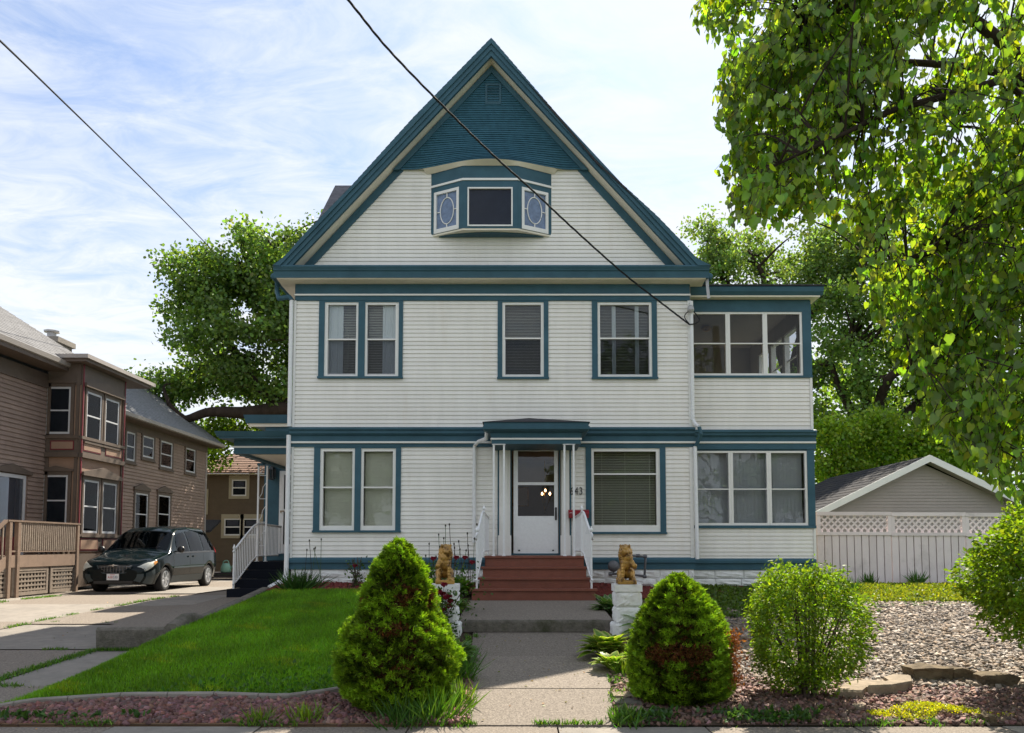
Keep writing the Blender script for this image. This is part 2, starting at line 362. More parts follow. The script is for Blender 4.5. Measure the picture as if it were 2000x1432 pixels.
# ------------------------------------------------------------------ ground
def sm(a, b, x):
    t = np.clip((np.asarray(x, float) - a) / (b - a), 0, 1); return t * t * (3 - 2 * t)
def G(x, y):
    x = np.asarray(x, float); y = np.asarray(y, float)
    t = np.clip((y - 7.43) / 8.57, 0, 1); back = np.clip((y - 17) / 7, 0, 1)
    yard = .008 + .892 * t - .10 * t * sm(1.2, 3.0, x) - .42 * back
    drive = .004 + .396 * np.clip((y - 7.43) / 11, 0, 1) + .05 * sm(15, 16.5, y) * sm(-7.5, -6, x)
    b = sm(-5.1, -4.7, x); z = drive + (yard - drive) * b
    return np.where(y < 7.43, .0, z)
def g(x, y): return float(G(x, y))
def strip(name, ys, lf, rf, nx, off, m, parent=None, **p):
    rows = []
    for y in ys:
        l, r = lf(y), rf(y); rows.append([(l + (r - l) * k / nx, y, g(l + (r - l) * k / nx, y) + off) for k in range(nx + 1)])
    return MB().grid(rows).build(name, m, parent, True, **p)
K = lambda v: (lambda y: v)
LI = lambda pts: (lambda y: float(np.interp(y, [q[0] for q in pts], [q[1] for q in pts])))
ys = [-40, -20, 0, 3.2] + [3.2 + .3 * k for k in range(1, 80)] + [30, 40, 60, 100, 300, 1200]
xs = [-1200, -300, -100, -50, -30] + [-20 + .4 * k for k in range(101)] + [30, 50, 100, 300, 1200]
gm = MB().grid([[(x, y, g(x, y) - (.05 if y > 7.3 else .16 if y < 4.3 else .05)) for x in xs] for y in ys]).build('ground', TURF, None, True, kind='structure')
strip('road', [-9 + k for k in range(13)], K(-60), K(60), 4, -.14, ASPH, kind='structure')
kb = bx('kerb', -60, 60, 3.02, 3.2, -.2, .0, CONC, None, kind='structure')
vg = strip('verge', [3.22, 4.4, 5.7], K(-60), K(60), 20, -.012, TURF, kind='structure')
sw = strip('sidewalk', [5.72, 7.34, 7.46], K(-30), K(30), 2, -.075, SOIL, kind='structure')
for k in range(-10, 11):
    x0 = .35 + 1.32 * k; j = random.uniform(-.006, .004)
    MB().hexa([(x0 + .008, 5.74, -.1), (x0 + 1.312, 5.74, -.1), (x0 + 1.312, 7.43, -.1), (x0 + .008, 7.43, -.1), (x0 + .008, 5.74, j), (x0 + 1.312, 5.74, j), (x0 + 1.312, 7.43, j), (x0 + .008, 7.43, j)]).build('slab', AGGR if k % 3 else CONC, sw)
# front walk of three big slabs and the raised landing slab
wz = lambda y: .43 * (y - 7.35) / 4.05
wk = MB().grid([[(LI([(7.35, -.5), (11.5, -.66)])(y), y, wz(y) - .035), (LI([(7.35, .88), (11.5, 1.23)])(y), y, wz(y) - .035)] for y in (7.36, 9.4, 11.5)]).build('walkway', SOIL, None, kind='structure')
for y0, y1, dz in ((7.445, 8.595, 0), (8.607, 9.99, .004), (10.002, 11.5, -.002)):
    l = LI([(7.35, -.47), (11.4, -.62)]); r = LI([(7.35, .85), (11.4, 1.2)])
    MB().hexa([(l(y0), y0, wz(y0) - .2), (r(y0), y0, wz(y0) - .2), (r(y1), y1, wz(y1) - .2), (l(y1), y1, wz(y1) - .2), (l(y0), y0, wz(y0) + dz), (r(y0), y0, wz(y0) + dz), (r(y1), y1, wz(y1) + dz), (l(y1), y1, wz(y1) + dz)]).build('slab', AGGR, wk)
MB().hexa([(-.83, 11.42, .3), (1.31, 11.42, .3), (1.33, 14.3, .4), (-.82, 14.3, .4), (-.83, 11.4, .585), (1.31, 11.4, .585), (1.33, 14.3, .705), (-.82, 14.3, .705)]).build('landing_slab', AGGR, wk)
MB().prism([(-.84, 11.395, .43), (-.84, 11.36, .43), (-.84, 11.36, .56), (-.84, 11.372, .5885), (-.84, 11.42, .5925), (-.84, 11.42, .43)], (2.16, 0, 0)).build('slab_edge', CONCD, wk)

# driveway slabs
dw = strip('driveway', [7.47 + .8 * k for k in range(38)], K(-12.6), LI([(7.3, -4.98), (15, -4.98), (16, -4.4), (40, -4.4)]), 14, -.035, SOIL, kind='structure')
XL = [lambda y: -12.4, lambda y: -11.35 + .06 * (y - 17), lambda y: -8.55 + .10 * (y - 14) * .6, lambda y: -5.93 - .02 * (y - 12), lambda y: -5.0 if y < 15 else -4.5]
YL = [7.47, 9.1, 11.58, 14.3, 17.2, 20.5, 24, 28, 32]
for i in range(4):
    for j in range(len(YL) - 1):
        if i == 3 and 2 <= j <= 3: continue
        q = []
        for yy, d in ((YL[j] + .015 + (.35 if i == 1 and j else 0), 0), (YL[j + 1] - .012 + (.35 if i == 1 else 0), 0)):
            q += [(XL[i](yy) + .016, yy), (XL[i + 1](yy) - .016, yy)]
        a, b, d, c = q; tl = [random.uniform(-.012, .012) for _ in range(4)]
        nx_, rows = 3, []
        for s in range(5):
            f = s / 4; lx, ly = a[0] + (d[0] - a[0]) * f, a[1] + (d[1] - a[1]) * f; rx, ry = b[0] + (c[0] - b[0]) * f, b[1] + (c[1] - b[1]) * f
            rows.append([(lx + (rx - lx) * k / nx_, ly, g(min(lx + (rx - lx) * k / nx_, -5.1), ly) + .004 + tl[0] * (1 - f) + tl[1] * f) for k in range(nx_ + 1)])
        MB().grid(rows).build('slab', AGGR if (i + j) % 2 else CONC, dw)
sl = MB()
sl.hexa([(-5.88, 11.6, .15), (-4.86, 11.68, .15), (-4.6, 16.6, .3), (-5.95, 16.6, .3), (-5.88, 11.6, .465), (-4.86, 11.68, .475), (-4.6, 16.6, .60), (-5.95, 16.6, .585)])
sp = sl.build('side_path', AGGR, None, kind='structure')
MB().prism([(-5.9, 11.57, .18), (-5.9, 11.55, .43), (-5.9, 11.575, .465), (-5.9, 11.62, .472), (-5.9, 11.62, .18)], (1.08, .08, 0)).build('slab_edge', CONCD, sp)
# the low curb that climbs beside the lawn
mb = MB(); rows = []
for k in range(16):
    f = k / 15; y = 11.62 + 3.6 * f ** 1.6; x = -4.88 + .22 * f ** .6; top = max(.49 + .15 * math.exp(-((y - 12.0) / .38) ** 2) * min(1, .45 + k * .35), g(-4.6, y) + .035)
    rows.append([(x - .10, y, .25), (x - .10, y, top - .05), (x - .06, y, top), (x + .06, y, top), (x + .10, y, top - .05), (x + .10, y, .25)])
mb.grid(rows).add([p for p in rows[0]], [(0, 1, 2, 3, 4, 5)]); mb.build('curb', CONCD, sp, True)

# beds and lawn sheets
LAWN_F = lambda x: float(np.interp(x, [-5.3, -5.0, -3.9, -3.0, -2.3, -1.85, -1.2], [7.9, 8.0, 8.28, 8.3, 8.22, 8.45, 9.2]))
def lawn_sheet():
    rows = []
    for i in range(36):
        f = i / 35; row = []
        for k in range(25):
            x = -5.06 + (3.75) * k / 24; y0 = LAWN_F(x); y1 = 15.05; y = y0 + (y1 - y0) * f
            row.append((x, y, g(x, y) + .012))
        rows.append(row)
    return MB().grid(rows).build('lawn', TURF, None, True, kind='structure')
lawn_sheet()
strip('front_bed', [7.433, 7.7, 8.0, 8.3, 8.7, 9.2], K(-5.2), LI([(7.3, -.44), (9.2, -.52)]), 30, .004, SOIL, kind='structure')
strip('walk_bed', [8.6 + .4 * k for k in range(17)], K(-1.5), LI([(8, -.5), (11.3, -.6), (11.5, -.8), (15, -.8)]), 6, .004, SOIL, kind='structure')
strip('house_bed', [14.95, 15.3, 15.7, 16.1], K(-4.6), K(-.8), 20, .016, REDM, kind='structure')
strip('right_bed', [7.433 + .45 * k for k in range(20)], LI([(7.35, .85), (11.4, 1.2), (11.5, 1.3), (16, 1.3)]), LI([(7.35, 7), (8.7, 7), (8.9, 3.4), (9.3, 2.5), (14, 2.6), (16, 3.6)]), 18, .0, SOIL, kind='structure')
strip('red_bed', [14.3, 14.8, 15.4, 16.2], K(1.32), K(4.4), 14, .03, REDM, kind='structure')
GL = LI([(8.6, 3.6), (8.8, 2.75), (9.2, 2.35), (12, 2.5), (14.2, 3.3)])
strip('gravel_bed', [8.6 + .33 * k for k in range(18)], GL, K(10.5), 24, .006, mat('gravel_base', (.30, .26, .22), .95, .3, 12, .6, 60, .2), kind='structure')
strip('side_yard', [13.8, 14.4, 15, 16, 17.4], LI([(13.8, 3.2), (16, 3.4), (17.4, 3.4)]), K(11), 16, .02, TURF, kind='structure')

# ---- stuff on the ground
LEAFM = leafmat('leaf', .48, .03); GRASSM = leafmat('grass_blade', .30, .03, (1.25, 1.2, .45)); SPRUM = leafmat('spruce_needle', .30, .02, (1.3, 1.25, .5))
STONEM = attrmat('loose_stone', .8, .3, .25, 60, .3)
def on_ground(n, x0, x1, y0, y1, keep=None):
    P = np.stack([rng.uniform(x0, x1, n), rng.uniform(y0, y1, n)], 1)
    if keep is not None: P = P[keep(P[:, 0], P[:, 1])]
    return np.column_stack([P, G(P[:, 0], P[:, 1])])
def vnoise(P, s, seed=0):       # cheap smooth value noise in 0..1
    r = np.random.default_rng(seed); q = np.asarray(P, float) * s; out_ = 0
    for k in range(5):
        d = r.normal(size=q.shape[1]) * (1.0 + .55 * k); out_ = out_ + np.sin(q @ d + r.uniform(0, 6.28)) / (1 + .3 * k)
    return .5 + out_ / 6.4
lawn_in = lambda x, y: (y > np.interp(x, [-5.3, -5.0, -3.9, -3.0, -2.3, -1.85, -1.2], [7.9, 8.0, 8.28, 8.3, 8.22, 8.45, 9.2]) + .05) & (x > np.interp(y, [8, 10, 11.6, 13, 15], [-5.06, -5.0, -4.78, -4.62, -4.45]))
def blades(name, P, h, w_, col, m=None, lean=.35, kind='stuff', parent=None, up=1.0, **p):
    n = len(P); A = np.column_stack([rng.normal(0, lean, n), rng.normal(0, lean, n), np.full(n, up)])
    hh = h * rng.uniform(.55, 1.25, n); S = np.stack([hh * 0 + w_ * rng.uniform(.7, 1.4, n), hh, hh], 1)
    return scatter(name, [BLADE], P, A, unit(n), S, col, m or GRASSM, parent, kind=kind, **p)
P = on_ground(155000, -5.06, -1.3, 7.9, 15.02, lawn_in); P[:, 2] += .008
pt = vnoise(P[:, :2], 1.7, 3); cc = tint(len(P), (.140, .310, .010), .24, .12) * (0.66 + .72 * pt)[:, None]; yl = vnoise(P[:, :2], 5, 9) > .78; cc[yl] *= (1.7, 1.15, 1.1)
tag(blades('grass', P, .055, .085, cc), 'close-cut green lawn grass sloping down from the house', 'grass')
P = on_ground(9000, -5.0, -1.5, 8.0, 9.6, lambda x, y: lawn_in(x, y) & (rng.uniform(size=len(x)) < np.exp(-(y - np.interp(x, [-5, -3, -1.6], [7.9, 8.2, 8.6])) * 2.2) * sm(-4.2, -2.6, x))); P[:, 2] += .02
tag(scatter('clover', [LEAF6], P, unit(len(P), .5), unit(len(P), 1.5), rng.uniform(.035, .075, len(P)), tint(len(P), (.065, .17, .022)), LEAFM, kind='stuff'), 'broad-leaved weeds along the front edge of the lawn', 'weeds')
# lava rock mulch
def rocks(name, P, s0, s1, col, lab, cat, flat=1.0, hue=.12, var=.3):
    n = len(P); s = rng.uniform(s0, s1, n) ; A = unit(n) * (1, 1, .35); S = np.stack([s, s * rng.uniform(.6, 1.1, n), s * flat], 1)
    P = P.copy(); P[:, 2] += s * .10
    return tag(scatter(name, [chunk(k) for k in range(9)], P, A, unit(n, 1.2), S, tint(n, col, var, hue), STONEM, kind='stuff'), lab, cat)
fb_in = lambda x, y: (y < np.interp(x, [-5.3, -5.0, -3.9, -3.0, -2.3, -1.85, -1.2, -.5], [7.9, 8.0, 8.28, 8.3, 8.22, 8.45, 9.2, 9.2]) - .02) & (x < -.46 - .03 * (y - 7.4))
rocks('lava_rock', on_ground(10500, -5.2, -.44, 7.47, 9.2, fb_in), .03, .085, (.175, .092, .08), 'purple-brown lava rock mulch in the bed along the sidewalk, left of the walk', 'mulch')
rb_in = lambda x, y: (x > np.interp(y, [7.35, 11.4], [.87, 1.22])) & (x < np.interp(y, [7.35, 8.6, 8.8, 9.2, 14], [7, 7, 3.5, 2.5, 2.5])) & (y < np.interp(x, [3, 3.6, 4.2, 5, 7], [12, 8.8, 8.72, 8.65, 8.6]))
rocks('bark_mulch', on_ground(19000, .85, 7, 7.46, 11.4, rb_in), .03, .07, (.16, .098, .078), 'reddish bark and stone mulch under the shrubs, right of the walk', 'mulch', .7)
rocks('shredded_mulch', on_ground(4500, -4.4, -.85, 15.0, 15.9), .03, .08, (.16, .035, .03), 'dyed red shredded mulch along the house wall, left of the steps', 'mulch', .5)
rocks('red_wood_chips', on_ground(3500, 1.4, 4.2, 14.4, 15.9), .03, .08, (.16, .035, .03), 'dyed red wood chips along the house wall, right of the steps', 'mulch', .5)
gr_in = lambda x, y: (x > np.interp(y, [8.6, 8.8, 9.2, 12, 14.2], [3.6, 2.7, 2.3, 2.4, 3.2])) & (y > np.interp(x, [3, 3.6, 4.2, 5, 7], [8.75, 8.8, 8.72, 8.65, 8.6]))
P = on_ground(38000, 2.2, 9.2, 8.5, 14.2, gr_in); n = len(P); s = rng.uniform(.026, .058, n) * rng.choice([1, 1, 1.35], n)
pal = np.array([(.20, .155, .12), (.27, .22, .17), (.145, .115, .09), (.10, .088, .078), (.23, .165, .11), (.36, .31, .26)])
cc = pal[rng.integers(0, 6, n)] * np.exp(rng.normal(0, .16, (n, 1))); P[:, 2] += s * .16
tag(scatter('gravel', [pebble(k, 1, 1.35, .55) if k % 2 else chunk(k + 20) for k in range(8)], P, unit(n) * (1, 1, .25), unit(n, 2), s, cc, STONEM, None, True, kind='stuff'), 'beige and grey river gravel covering the right front yard', 'gravel')
# weeds in joints
W = []
def line_weeds(x0, y0, x1, y1, n, sp=.03, gate=.5, seed=1):
    t = rng.uniform(0, 1, n); P = np.stack([x0 + (x1 - x0) * t + rng.normal(0, sp, n), y0 + (y1 - y0) * t + rng.normal(0, sp, n)], 1)
    k = vnoise(P, 3.1, seed) > gate; P = P[k]; W.append(np.column_stack([P, G(P[:, 0], P[:, 1]) + .004]))
line_weeds(XL[2](9), 9.3, XL[2](20), 20, 2600, .05, .5, 2); line_weeds(XL[1](14), 14, XL[1](20), 20, 2200, .07, .42, 5)
line_weeds(-5.9, 11.5, -5.95, 8.2, 1800, .05, .45, 7); line_weeds(-8.5, 11.58, -5.9, 11.58, 700, .03, .5, 8); line_weeds(-8.5, 9.1, -5.0, 9.1, 1400, .05, .45, 6)
line_weeds(-5.88, 11.52, -4.9, 11.6, 700, .03, .3, 4); line_weeds(-8.5, 14.65, -6, 14.3, 500, .04, .6, 3)
line_weeds(-5.2, 7.47, -.5, 7.47, 2200, .03, .60, 12); line_weeds(-.5, 7.45, .85, 7.45, 600, .012, .55, 22); line_weeds(.9, 7.48, 6.5, 7.48, 2400, .04, .57, 14)
line_weeds(-.53, 7.4, -.62, 11.2, 3000, .05, .42, 15); line_weeds(.92, 7.4, 1.22, 11.2, 1600, .05, .55, 16)
P = np.concatenate(W); n = len(P)
tag(blades('joint_weeds', P, .052, .12, tint(n, (.085, .19, .022), .3, .2), LEAFM, .55), 'tufts of grass and weeds growing in the paving joints', 'weeds')
def cover(name, P, h, s0, s1, col, lab, cat='ground cover', m=None, tpl=LEAF6, var=.25, hue=.12):
    n = len(P); P = P.copy(); P[:, 2] += h * rng.uniform(.1, 1, n)
    return tag(scatter(name, [tpl], P, unit(n, .7), unit(n, 1.2), rng.uniform(s0, s1, n), tint(n, col, var, hue), m or LEAFM, kind='stuff'), lab, cat)
def blob_in(cx, cy, rx, ry, f=.25, seed=5): return lambda x, y: ((x - cx) / rx) ** 2 + ((y - cy) / ry) ** 2 < 1 + f * 4 * (vnoise(np.stack([x, y], 1), 6, seed) - .5)
P = np.concatenate([on_ground(9000, 3.2, 4.5, 7.4, 8.1, blob_in(3.8, 7.78, .42, .20, .5)), on_ground(1500, 3.4, 5, 7.4, 8, blob_in(4.35, 7.66, .22, .08, .5))])
dm = np.clip(1 - ((P[:, 0] - 3.8) / .45) ** 2 - ((P[:, 1] - 7.78) / .22) ** 2, 0.05, 1); P[:, 2] += .07 * dm * rng.uniform(.6, 1, len(P))
cover('yellow_sedum', P, .03, .012, .026, (.38, .40, .018), 'bright yellow-green mound of stonecrop in the mulch by the sidewalk', 'stonecrop', tpl=DIAM)
ms_in = lambda x, y: (vnoise(np.stack([x, y], 1), 2.3, 8) > .30)
cover('golden_moss', on_ground(26000, 4.7, 9.4, 13.85, 16.6, lambda x, y: ms_in(x, y) & (y > 13.9 + .5 * (vnoise(np.stack([x, y], 1), 1.8, 4)))), .06, .03, .06, (.185, .23, .02), 'yellow-green creeping ground cover in front of the white fence', tpl=DIAM)
cover('green_ground_cover', on_ground(12000, 3.1, 5.2, 12.6, 15.9, ms_in), .07, .03, .07, (.085, .15, .018), 'green ground cover below the right corner of the house', tpl=LEAF6)
P = np.concatenate([on_ground(2600, .95, 6.4, 7.46, 7.72, lambda x, y: (vnoise(np.stack([x, y], 1), 2.6, 31) > .52) & ((x < 3.3) | (x > 4.6))), on_ground(1100, -4.9, -.6, 7.47, 7.62, lambda x, y: vnoise(np.stack([x, y], 1), 4, 33) > .62)])
cover('sidewalk_creeper', P, .065, .03, .075, (.055, .125, .028), 'leafy green creeper and weeds along the sidewalk edge', 'weeds')
# edging
pts = [(x, LAWN_F(x) - .03, g(x, LAWN_F(x))) for x in np.linspace(-5.3, -1.5, 26)]; k0 = 0
ed = thing('lawn_edging', 'thin grey concrete edging strip curving along the foot of the lawn', 'edging', (-3.4, 8.1, .1))
for a in range(0, 25, 3):
    q = pts[a:a + 4]; m_ = MB(); rows = []
    for (x, y, z) in q: rows.append([(x, y - .035, z - .06), (x, y - .035, z + .045), (x, y - .02, z + .06), (x, y + .02, z + .06), (x, y + .035, z + .045), (x, y + .035, z - .06)])
    rows[0] = [(p[0] + .004, *p[1:]) for p in rows[0]]; rows[-1] = [(p[0] - .004, *p[1:]) for p in rows[-1]]
    m_.grid(rows).add(rows[0], [(0, 1, 2, 3, 4, 5)]).add(rows[-1], [(5, 4, 3, 2, 1, 0)]); m_.build('edging_piece', CONC, ed)
WOOD = mat('weathered_timber', (.19, .12, .07), .85, .25, 8, .4, 40, .2, stretch=(.2, 1, 1))
te = thing('timber_edging', 'thin brown board edging between the lava rock bed and the sidewalk', 'edging', (-2.8, 7.39, 0))
for a in range(3): bx('board', -5.3 + 1.6 * a, -3.71 + 1.6 * a, 7.45, 7.468, -.05, .022, WOOD, te)
# ------------------------------------------------------------------ the main house
FY = 16.0
FA = Fr((0, FY, 0), (1, 0, 0), (0, -1, 0)); SY = 16.4; FS = Fr((0, SY, 0), (1, 0, 0), (0, -1, 0))
zf = lambda v: Z_(v, FY); zs = lambda v: Z_(v, SY)
def rect(u0, v0, u1, v1, Y): vm = (v0 + v1) / 2; return (X_(u0, vm, Y), X_(u1, vm, Y), Z_(v1, Y), Z_(v0, Y))
HX0, HX1 = X_(571, 840, FY), X_(1352, 840, FY)
house = thing('house', 'large cream clapboard house with steep teal gable, bay window and two storeys', 'house', (-.5, FY, .9))
ZB, ZT = zf(1112), zf(520)

def slats(mb, fr, a0, a1, z0, z1, b, n, tilt=.012, h=.004):
    e = (z1 - z0) / n
    for i in range(n):
        z = z0 + (i + .5) * e; P = fr.pt
        mb.add([P(a0, b, z - tilt), P(a1, b, z - tilt), P(a1, b - .02, z + tilt), P(a0, b - .02, z + tilt)], [(0, 1, 2, 3)])
    return mb
def win(parent, fr, r, fw, rail=None, dark=True, blind=None, curtain=None, mull=0, glass=None, fm=None, name='window', depth=.07, raildrop=0.03):
    a0, a1, z0, z1 = r; l, rr, t, b = fw; m = MB(); bars(m, fr, a0, a1, z0, z1, l, rr, t, b, -depth, .014)
    if rail: m.fbox(fr, a0 + l, a1 - rr, -.05, .004, rail - raildrop / 2, rail + raildrop / 2)
    wn = m.build(name, fm or TRIM, parent); i0, i1, j0, j1 = a0 + l, a1 - rr, z0 + b, z1 - t
    if rail:
        fb('pane', fr, i0, i1, -.034, -.030, rail + raildrop / 2, j1, glass or GLASS, wn); fb('pane', fr, i0 + .012, i1 - .012, -.050, -.046, j0, rail - raildrop / 2, GLASSD if dark else (glass or GLASS), wn)
        if dark:
            s = MB(); bars(s, fr, i0, i1, j0, rail - raildrop / 2, .012, .012, .001, .025, -.05, -.02); s.build('screen_frame', GREY, wn)
    else: fb('pane', fr, i0, i1, -.034, -.030, j0, j1, glass or GLASS, wn)
    if blind:
        mt, n, z_lo, bb = blind; s = slats(MB(), fr, i0 + .01, i1 - .01, j0 + (j1 - j0) * z_lo, j1, -.11, n, bb); s.build('blind', mt, wn, kind='stuff')
    if curtain:
        for f0, f1 in curtain:
            rows = [[fr.pt(i0 + (i1 - i0) * (f0 + (f1 - f0) * k / 24), -.080 + .010 * math.sin(k * 1.9) + .004 * math.sin(k * 5), z) for k in range(25)] for z in (j0, (j0 + j1) / 2, j1)]
            MB().grid(rows).build('curtain', CURT, wn, True)
    return wn
# openings in the front wall: (frame rect), casing rect
CAS = dict(ul=rect(623, 588, 787, 739, FY), um=rect(972, 588, 1071, 740, FY), ur=rect(1156, 588, 1283, 740, FY), ll=rect(613, 873, 783, 1039, FY), lr=rect(1144, 873, 1300, 1042, FY))
FRM = dict(ul1=rect(634, 591, 700, 737, FY), ul2=rect(713, 591, 779, 737, FY), um=rect(981, 591, 1062, 738, FY), ur=rect(1167, 591, 1273, 738, FY),
           ll1=rect(625, 876, 693, 1036, FY), ll2=rect(705, 876, 773, 1036, FY), lr=rect(1155, 876, 1289, 1039, FY))
DOOR = rect(997, 869, 1094, 1084, FY)
zg0 = zf(519)
wall_holes(FA, HX0, HX1, ZB, zg0, -.16, 0, list(FRM.values()) + [DOOR], 'front_wall', ROOMW, house)
bx('side_wall', HX0, HX0 + .15, FY + .17, 27, ZB, zg0, CREAM, house); bx('side_wall', HX1 - .15, HX1, FY + .17, 27, ZB, zg0, ROOMW, house)
bx('rear_wall', HX0 + .16, HX1 - .16, 26.85, 27, ZB, zg0, ROOMW, house)
for zz in (ZB + .02, zf(850), zg0 - .1): bx('floor_slab', HX0 + .16, HX1 - .16, FY + .17, 26.8, zz - .1, zz, ROOMW, house)
bx('partition', HX0 + .16, HX1 - .16, 20.4, 20.5, ZB + .05, zg0 - .21, ROOMW, house)
# siding, course by course
low = wall_holes(FA, HX0 + .06, HX1 - .02, zf(1092), zf(873), .001, .003, [CAS['ll'], CAS['lr'], (X_(972, 900, FY), X_(1116, 900, FY), zf(1089), zf(868))], 'lower_siding', CREAM, house)
siding(FA, HX0 + .03, HX1 - .05, zf(1092), zf(873), .0835, CREAM, low, [CAS['ll'], CAS['lr'], (X_(974, 900, FY), X_(1114, 900, FY), 0, 9)])
up = wall_holes(FA, HX0 + .06, HX1 - .02, zf(836), zf(588), .001, .003, [CAS['ul'], CAS['um'], CAS['ur']], 'upper_siding', CREAM, house)
siding(FA, HX0 + .03, HX1 - .05, zf(836), zf(588), .0825, CREAM, up, [CAS['ul'], CAS['um'], CAS['ur']])
for v0, v1 in ((588, 836), (873, 1091)):
    fb('corner_post', FA, HX0 - .002, HX0 + .045, 0, .034, zf(v1), zf(v0), TRIM, house); fb('corner_post', FA, HX1 - .065, HX1 + .001, 0, .034, zf(v1), zf(v0), TRIM, house)
def casing(r, holes, m=BLUE, fr=FA, b1=.034, parent=None): return wall_holes(fr, r[0], r[1], r[2], r[3], .001, b1, holes, 'window_casing', m, parent or house)
casing(CAS['ul'], [FRM['ul1'], FRM['ul2']]); casing(CAS['um'], [FRM['um']]); casing(CAS['ur'], [FRM['ur']]); casing(CAS['ll'], [FRM['ll1'], FRM['ll2']]); casing(CAS['lr'], [FRM['lr']])
for k in ('ul', 'um', 'ur', 'll', 'lr'):
    r = CAS[k]; fb('window_sill', FA, r[0] - .01, r[1] + .01, 0, .07, r[2] - .012, r[2] + .028, BLUE, house)
bt = (BLIND, 42, 0, .0085)
win(house, FA, FRM['ul1'], (.065, .045, .05, .05), zf(663), True, bt, [(0, .52)]); win(house, FA, FRM['ul2'], (.045, .065, .05, .05), zf(663), True, bt, [(.52, 1)])
win(house, FA, FRM['um'], (.055, .055, .05, .05), zf(661), True, (BLIND, 46, 0, .0065)); win(house, FA, FRM['ur'], (.05, .05, .05, .05), zf(661), True, (BLIND, 46, 0, .006), [(.25, .33), (.72, .8)])
bl = (BLIND, 50, 0, .0155)
win(house, FA, FRM['ll1'], (.06, .05, .06, .09), zf(952), False, bl); win(house, FA, FRM['ll2'], (.05, .06, .06, .09), zf(952), False, bl)
wl = win(house, FA, FRM['lr'], (.05, .07, .06, .13), zf(926), False, (BLIND, 44, 0, .0062)); r = FRM['lr']
for f in (.16, .5, .86): fb('ladder_cord', FA, r[0] + (r[1] - r[0]) * f, r[0] + (r[1] - r[0]) * f + .006, -.108, -.104, r[2] + .13, r[3] - .06, BLIND, wl)
# belt cornice, frieze, water table, foundation
def belt(fr, zt, z1, z2, zb, a0, a1, parent=house, e=.16):
    h = zt - z1
    MB_ = MB(); fprof(MB_, fr, [(0, zt + .02), (e, zt - .01), (e, zt - .05), (e * .8, zt - .07), (e * .8, zt - h * .45), (e * .5, zt - h * .6), (e * .42, zt - h * .62), (e * .42, z1), (0, z1)], a0, a1); MB_.build('belt_cornice', BLUE, parent)
    MB_ = MB(); fprof(MB_, fr, [(0, z1 - .001), (e * .5, z1 - .001), (e * .5, z2 + .008), (e * .4, z2 + .001), (0, z2 + .001)], a0, a1); MB_.build('belt_moulding', TRIM, parent)
    fb('belt_board', fr, a0, a1, 0, .042, zb, z2, BLUE, parent)
belt(FA, zf(836), zf(863), zf(867), zf(873.5), HX0 - .03, HX1 + .03)
MB_ = MB(); fb('frieze', FA, HX0 + .02, HX1 - .02, 0, .05, zf(576), zf(549), BLUE, house)
fb('frieze_moulding', FA, HX0 + .01, HX1 - .01, 0, .07, zf(579.2), zf(576) - .001, TRIM, house); fb('frieze_board', FA, HX0 + .02, HX1 - .02, 0, .042, zf(588), zf(579.2) - .001, BLUE, house)
def water(fr, zt, zm, zb, a0, a1, parent=house):
    m = MB(); fprof(m, fr, [(0, zt + .03), (.06, zt), (.075, zt - .02), (.075, zm), (.035, zm - .004), (.035, zb), (0, zb)], a0, a1); m.build('water_table', BLUE, parent)
for a, b in ((HX0 - .01, X_(948, 1090, FY)), (X_(1140, 1090, FY), HX1 + .02)): water(FA, zf(1091), zf(1099), zf(1112), a, b)
water(FS, zs(1093), zs(1100), zs(1113), HX1 + .03, X_(1592, 1100, SY))
def foundation(fr, a0, a1, z0, z1, parent=house):
    f = fb('foundation', fr, a0, a1, -.3, -.02, z0 - .3, z1, STONEW, parent); z = z1; rr = random.Random(4)
    for h in (.17, .15, .2):
        a = a0
        while a < a1 - .02:
            w_ = rr.uniform(.38, .75); b = min(a + w_, a1); m = MB(); nx = 5; rows = []
            for i in range(5):
                q = i / 4; row = []
                for k in range(nx):
                    e = .0 if i in (0, 4) or k in (0, nx - 1) else rr.uniform(.010, .034)
                    row.append(fr.pt(a + .005 + (b - a - .01) * k / (nx - 1), e, z - .006 - (h - .012) * q))
                rows.append(row)
            m.grid(rows)
            o_ = [rows[0][0], rows[0][-1], rows[-1][-1], rows[-1][0]]; back = [p - fr.n * .05 for p in o_]
            m.add(o_ + back, [(0, 1, 5, 4), (1, 2, 6, 5), (2, 3, 7, 6), (3, 0, 4, 7)]); m.build('stone', STONEW, f); a = b
        z -= h
foundation(FA, HX0 + .02, -.62, .5, zf(1112)); foundation(FA, 1.22, HX1, .5, zf(1112)); foundation(FS, HX1 + .03, X_(1590, 1110, SY), .4, zs(1113))

# ---- gable, roof and rakes
RY = 15.62
LP = [(959.5, 75.5), (807, 231.6), (688.5, 362.5), (620.5, 432), (587, 467), (559, 500), (533, 519.6)]
RP = [(959.5, 75.5), (1169, 319), (1284, 424), (1334, 476), (1361, 507), (1388.5, 519.0)]
def side(pts): q = [at(u, v, RY) for u, v in pts]; return [p.z for p in q][::-1], [p.x for p in q][::-1]
(LZ, LX), (RZ, RX) = side(LP), side(RP); ZAP, XAP = LZ[-1], LX[-1]; ZE = LZ[0]
oL = lambda z: float(np.interp(z, LZ, LX)); oR = lambda z: float(np.interp(z, RZ, RX))
sLx = (oL(9.0) - oL(8.2)) / .8 if False else (X_(959.5, 75.5, RY) - X_(620.5, 432, RY)) / (Z_(75.5, RY) - Z_(432, RY, 620)); sRx = (X_(959.5, 75.5, RY) - X_(1284, 424, RY)) / (Z_(75.5, RY) - Z_(424, RY, 1284))
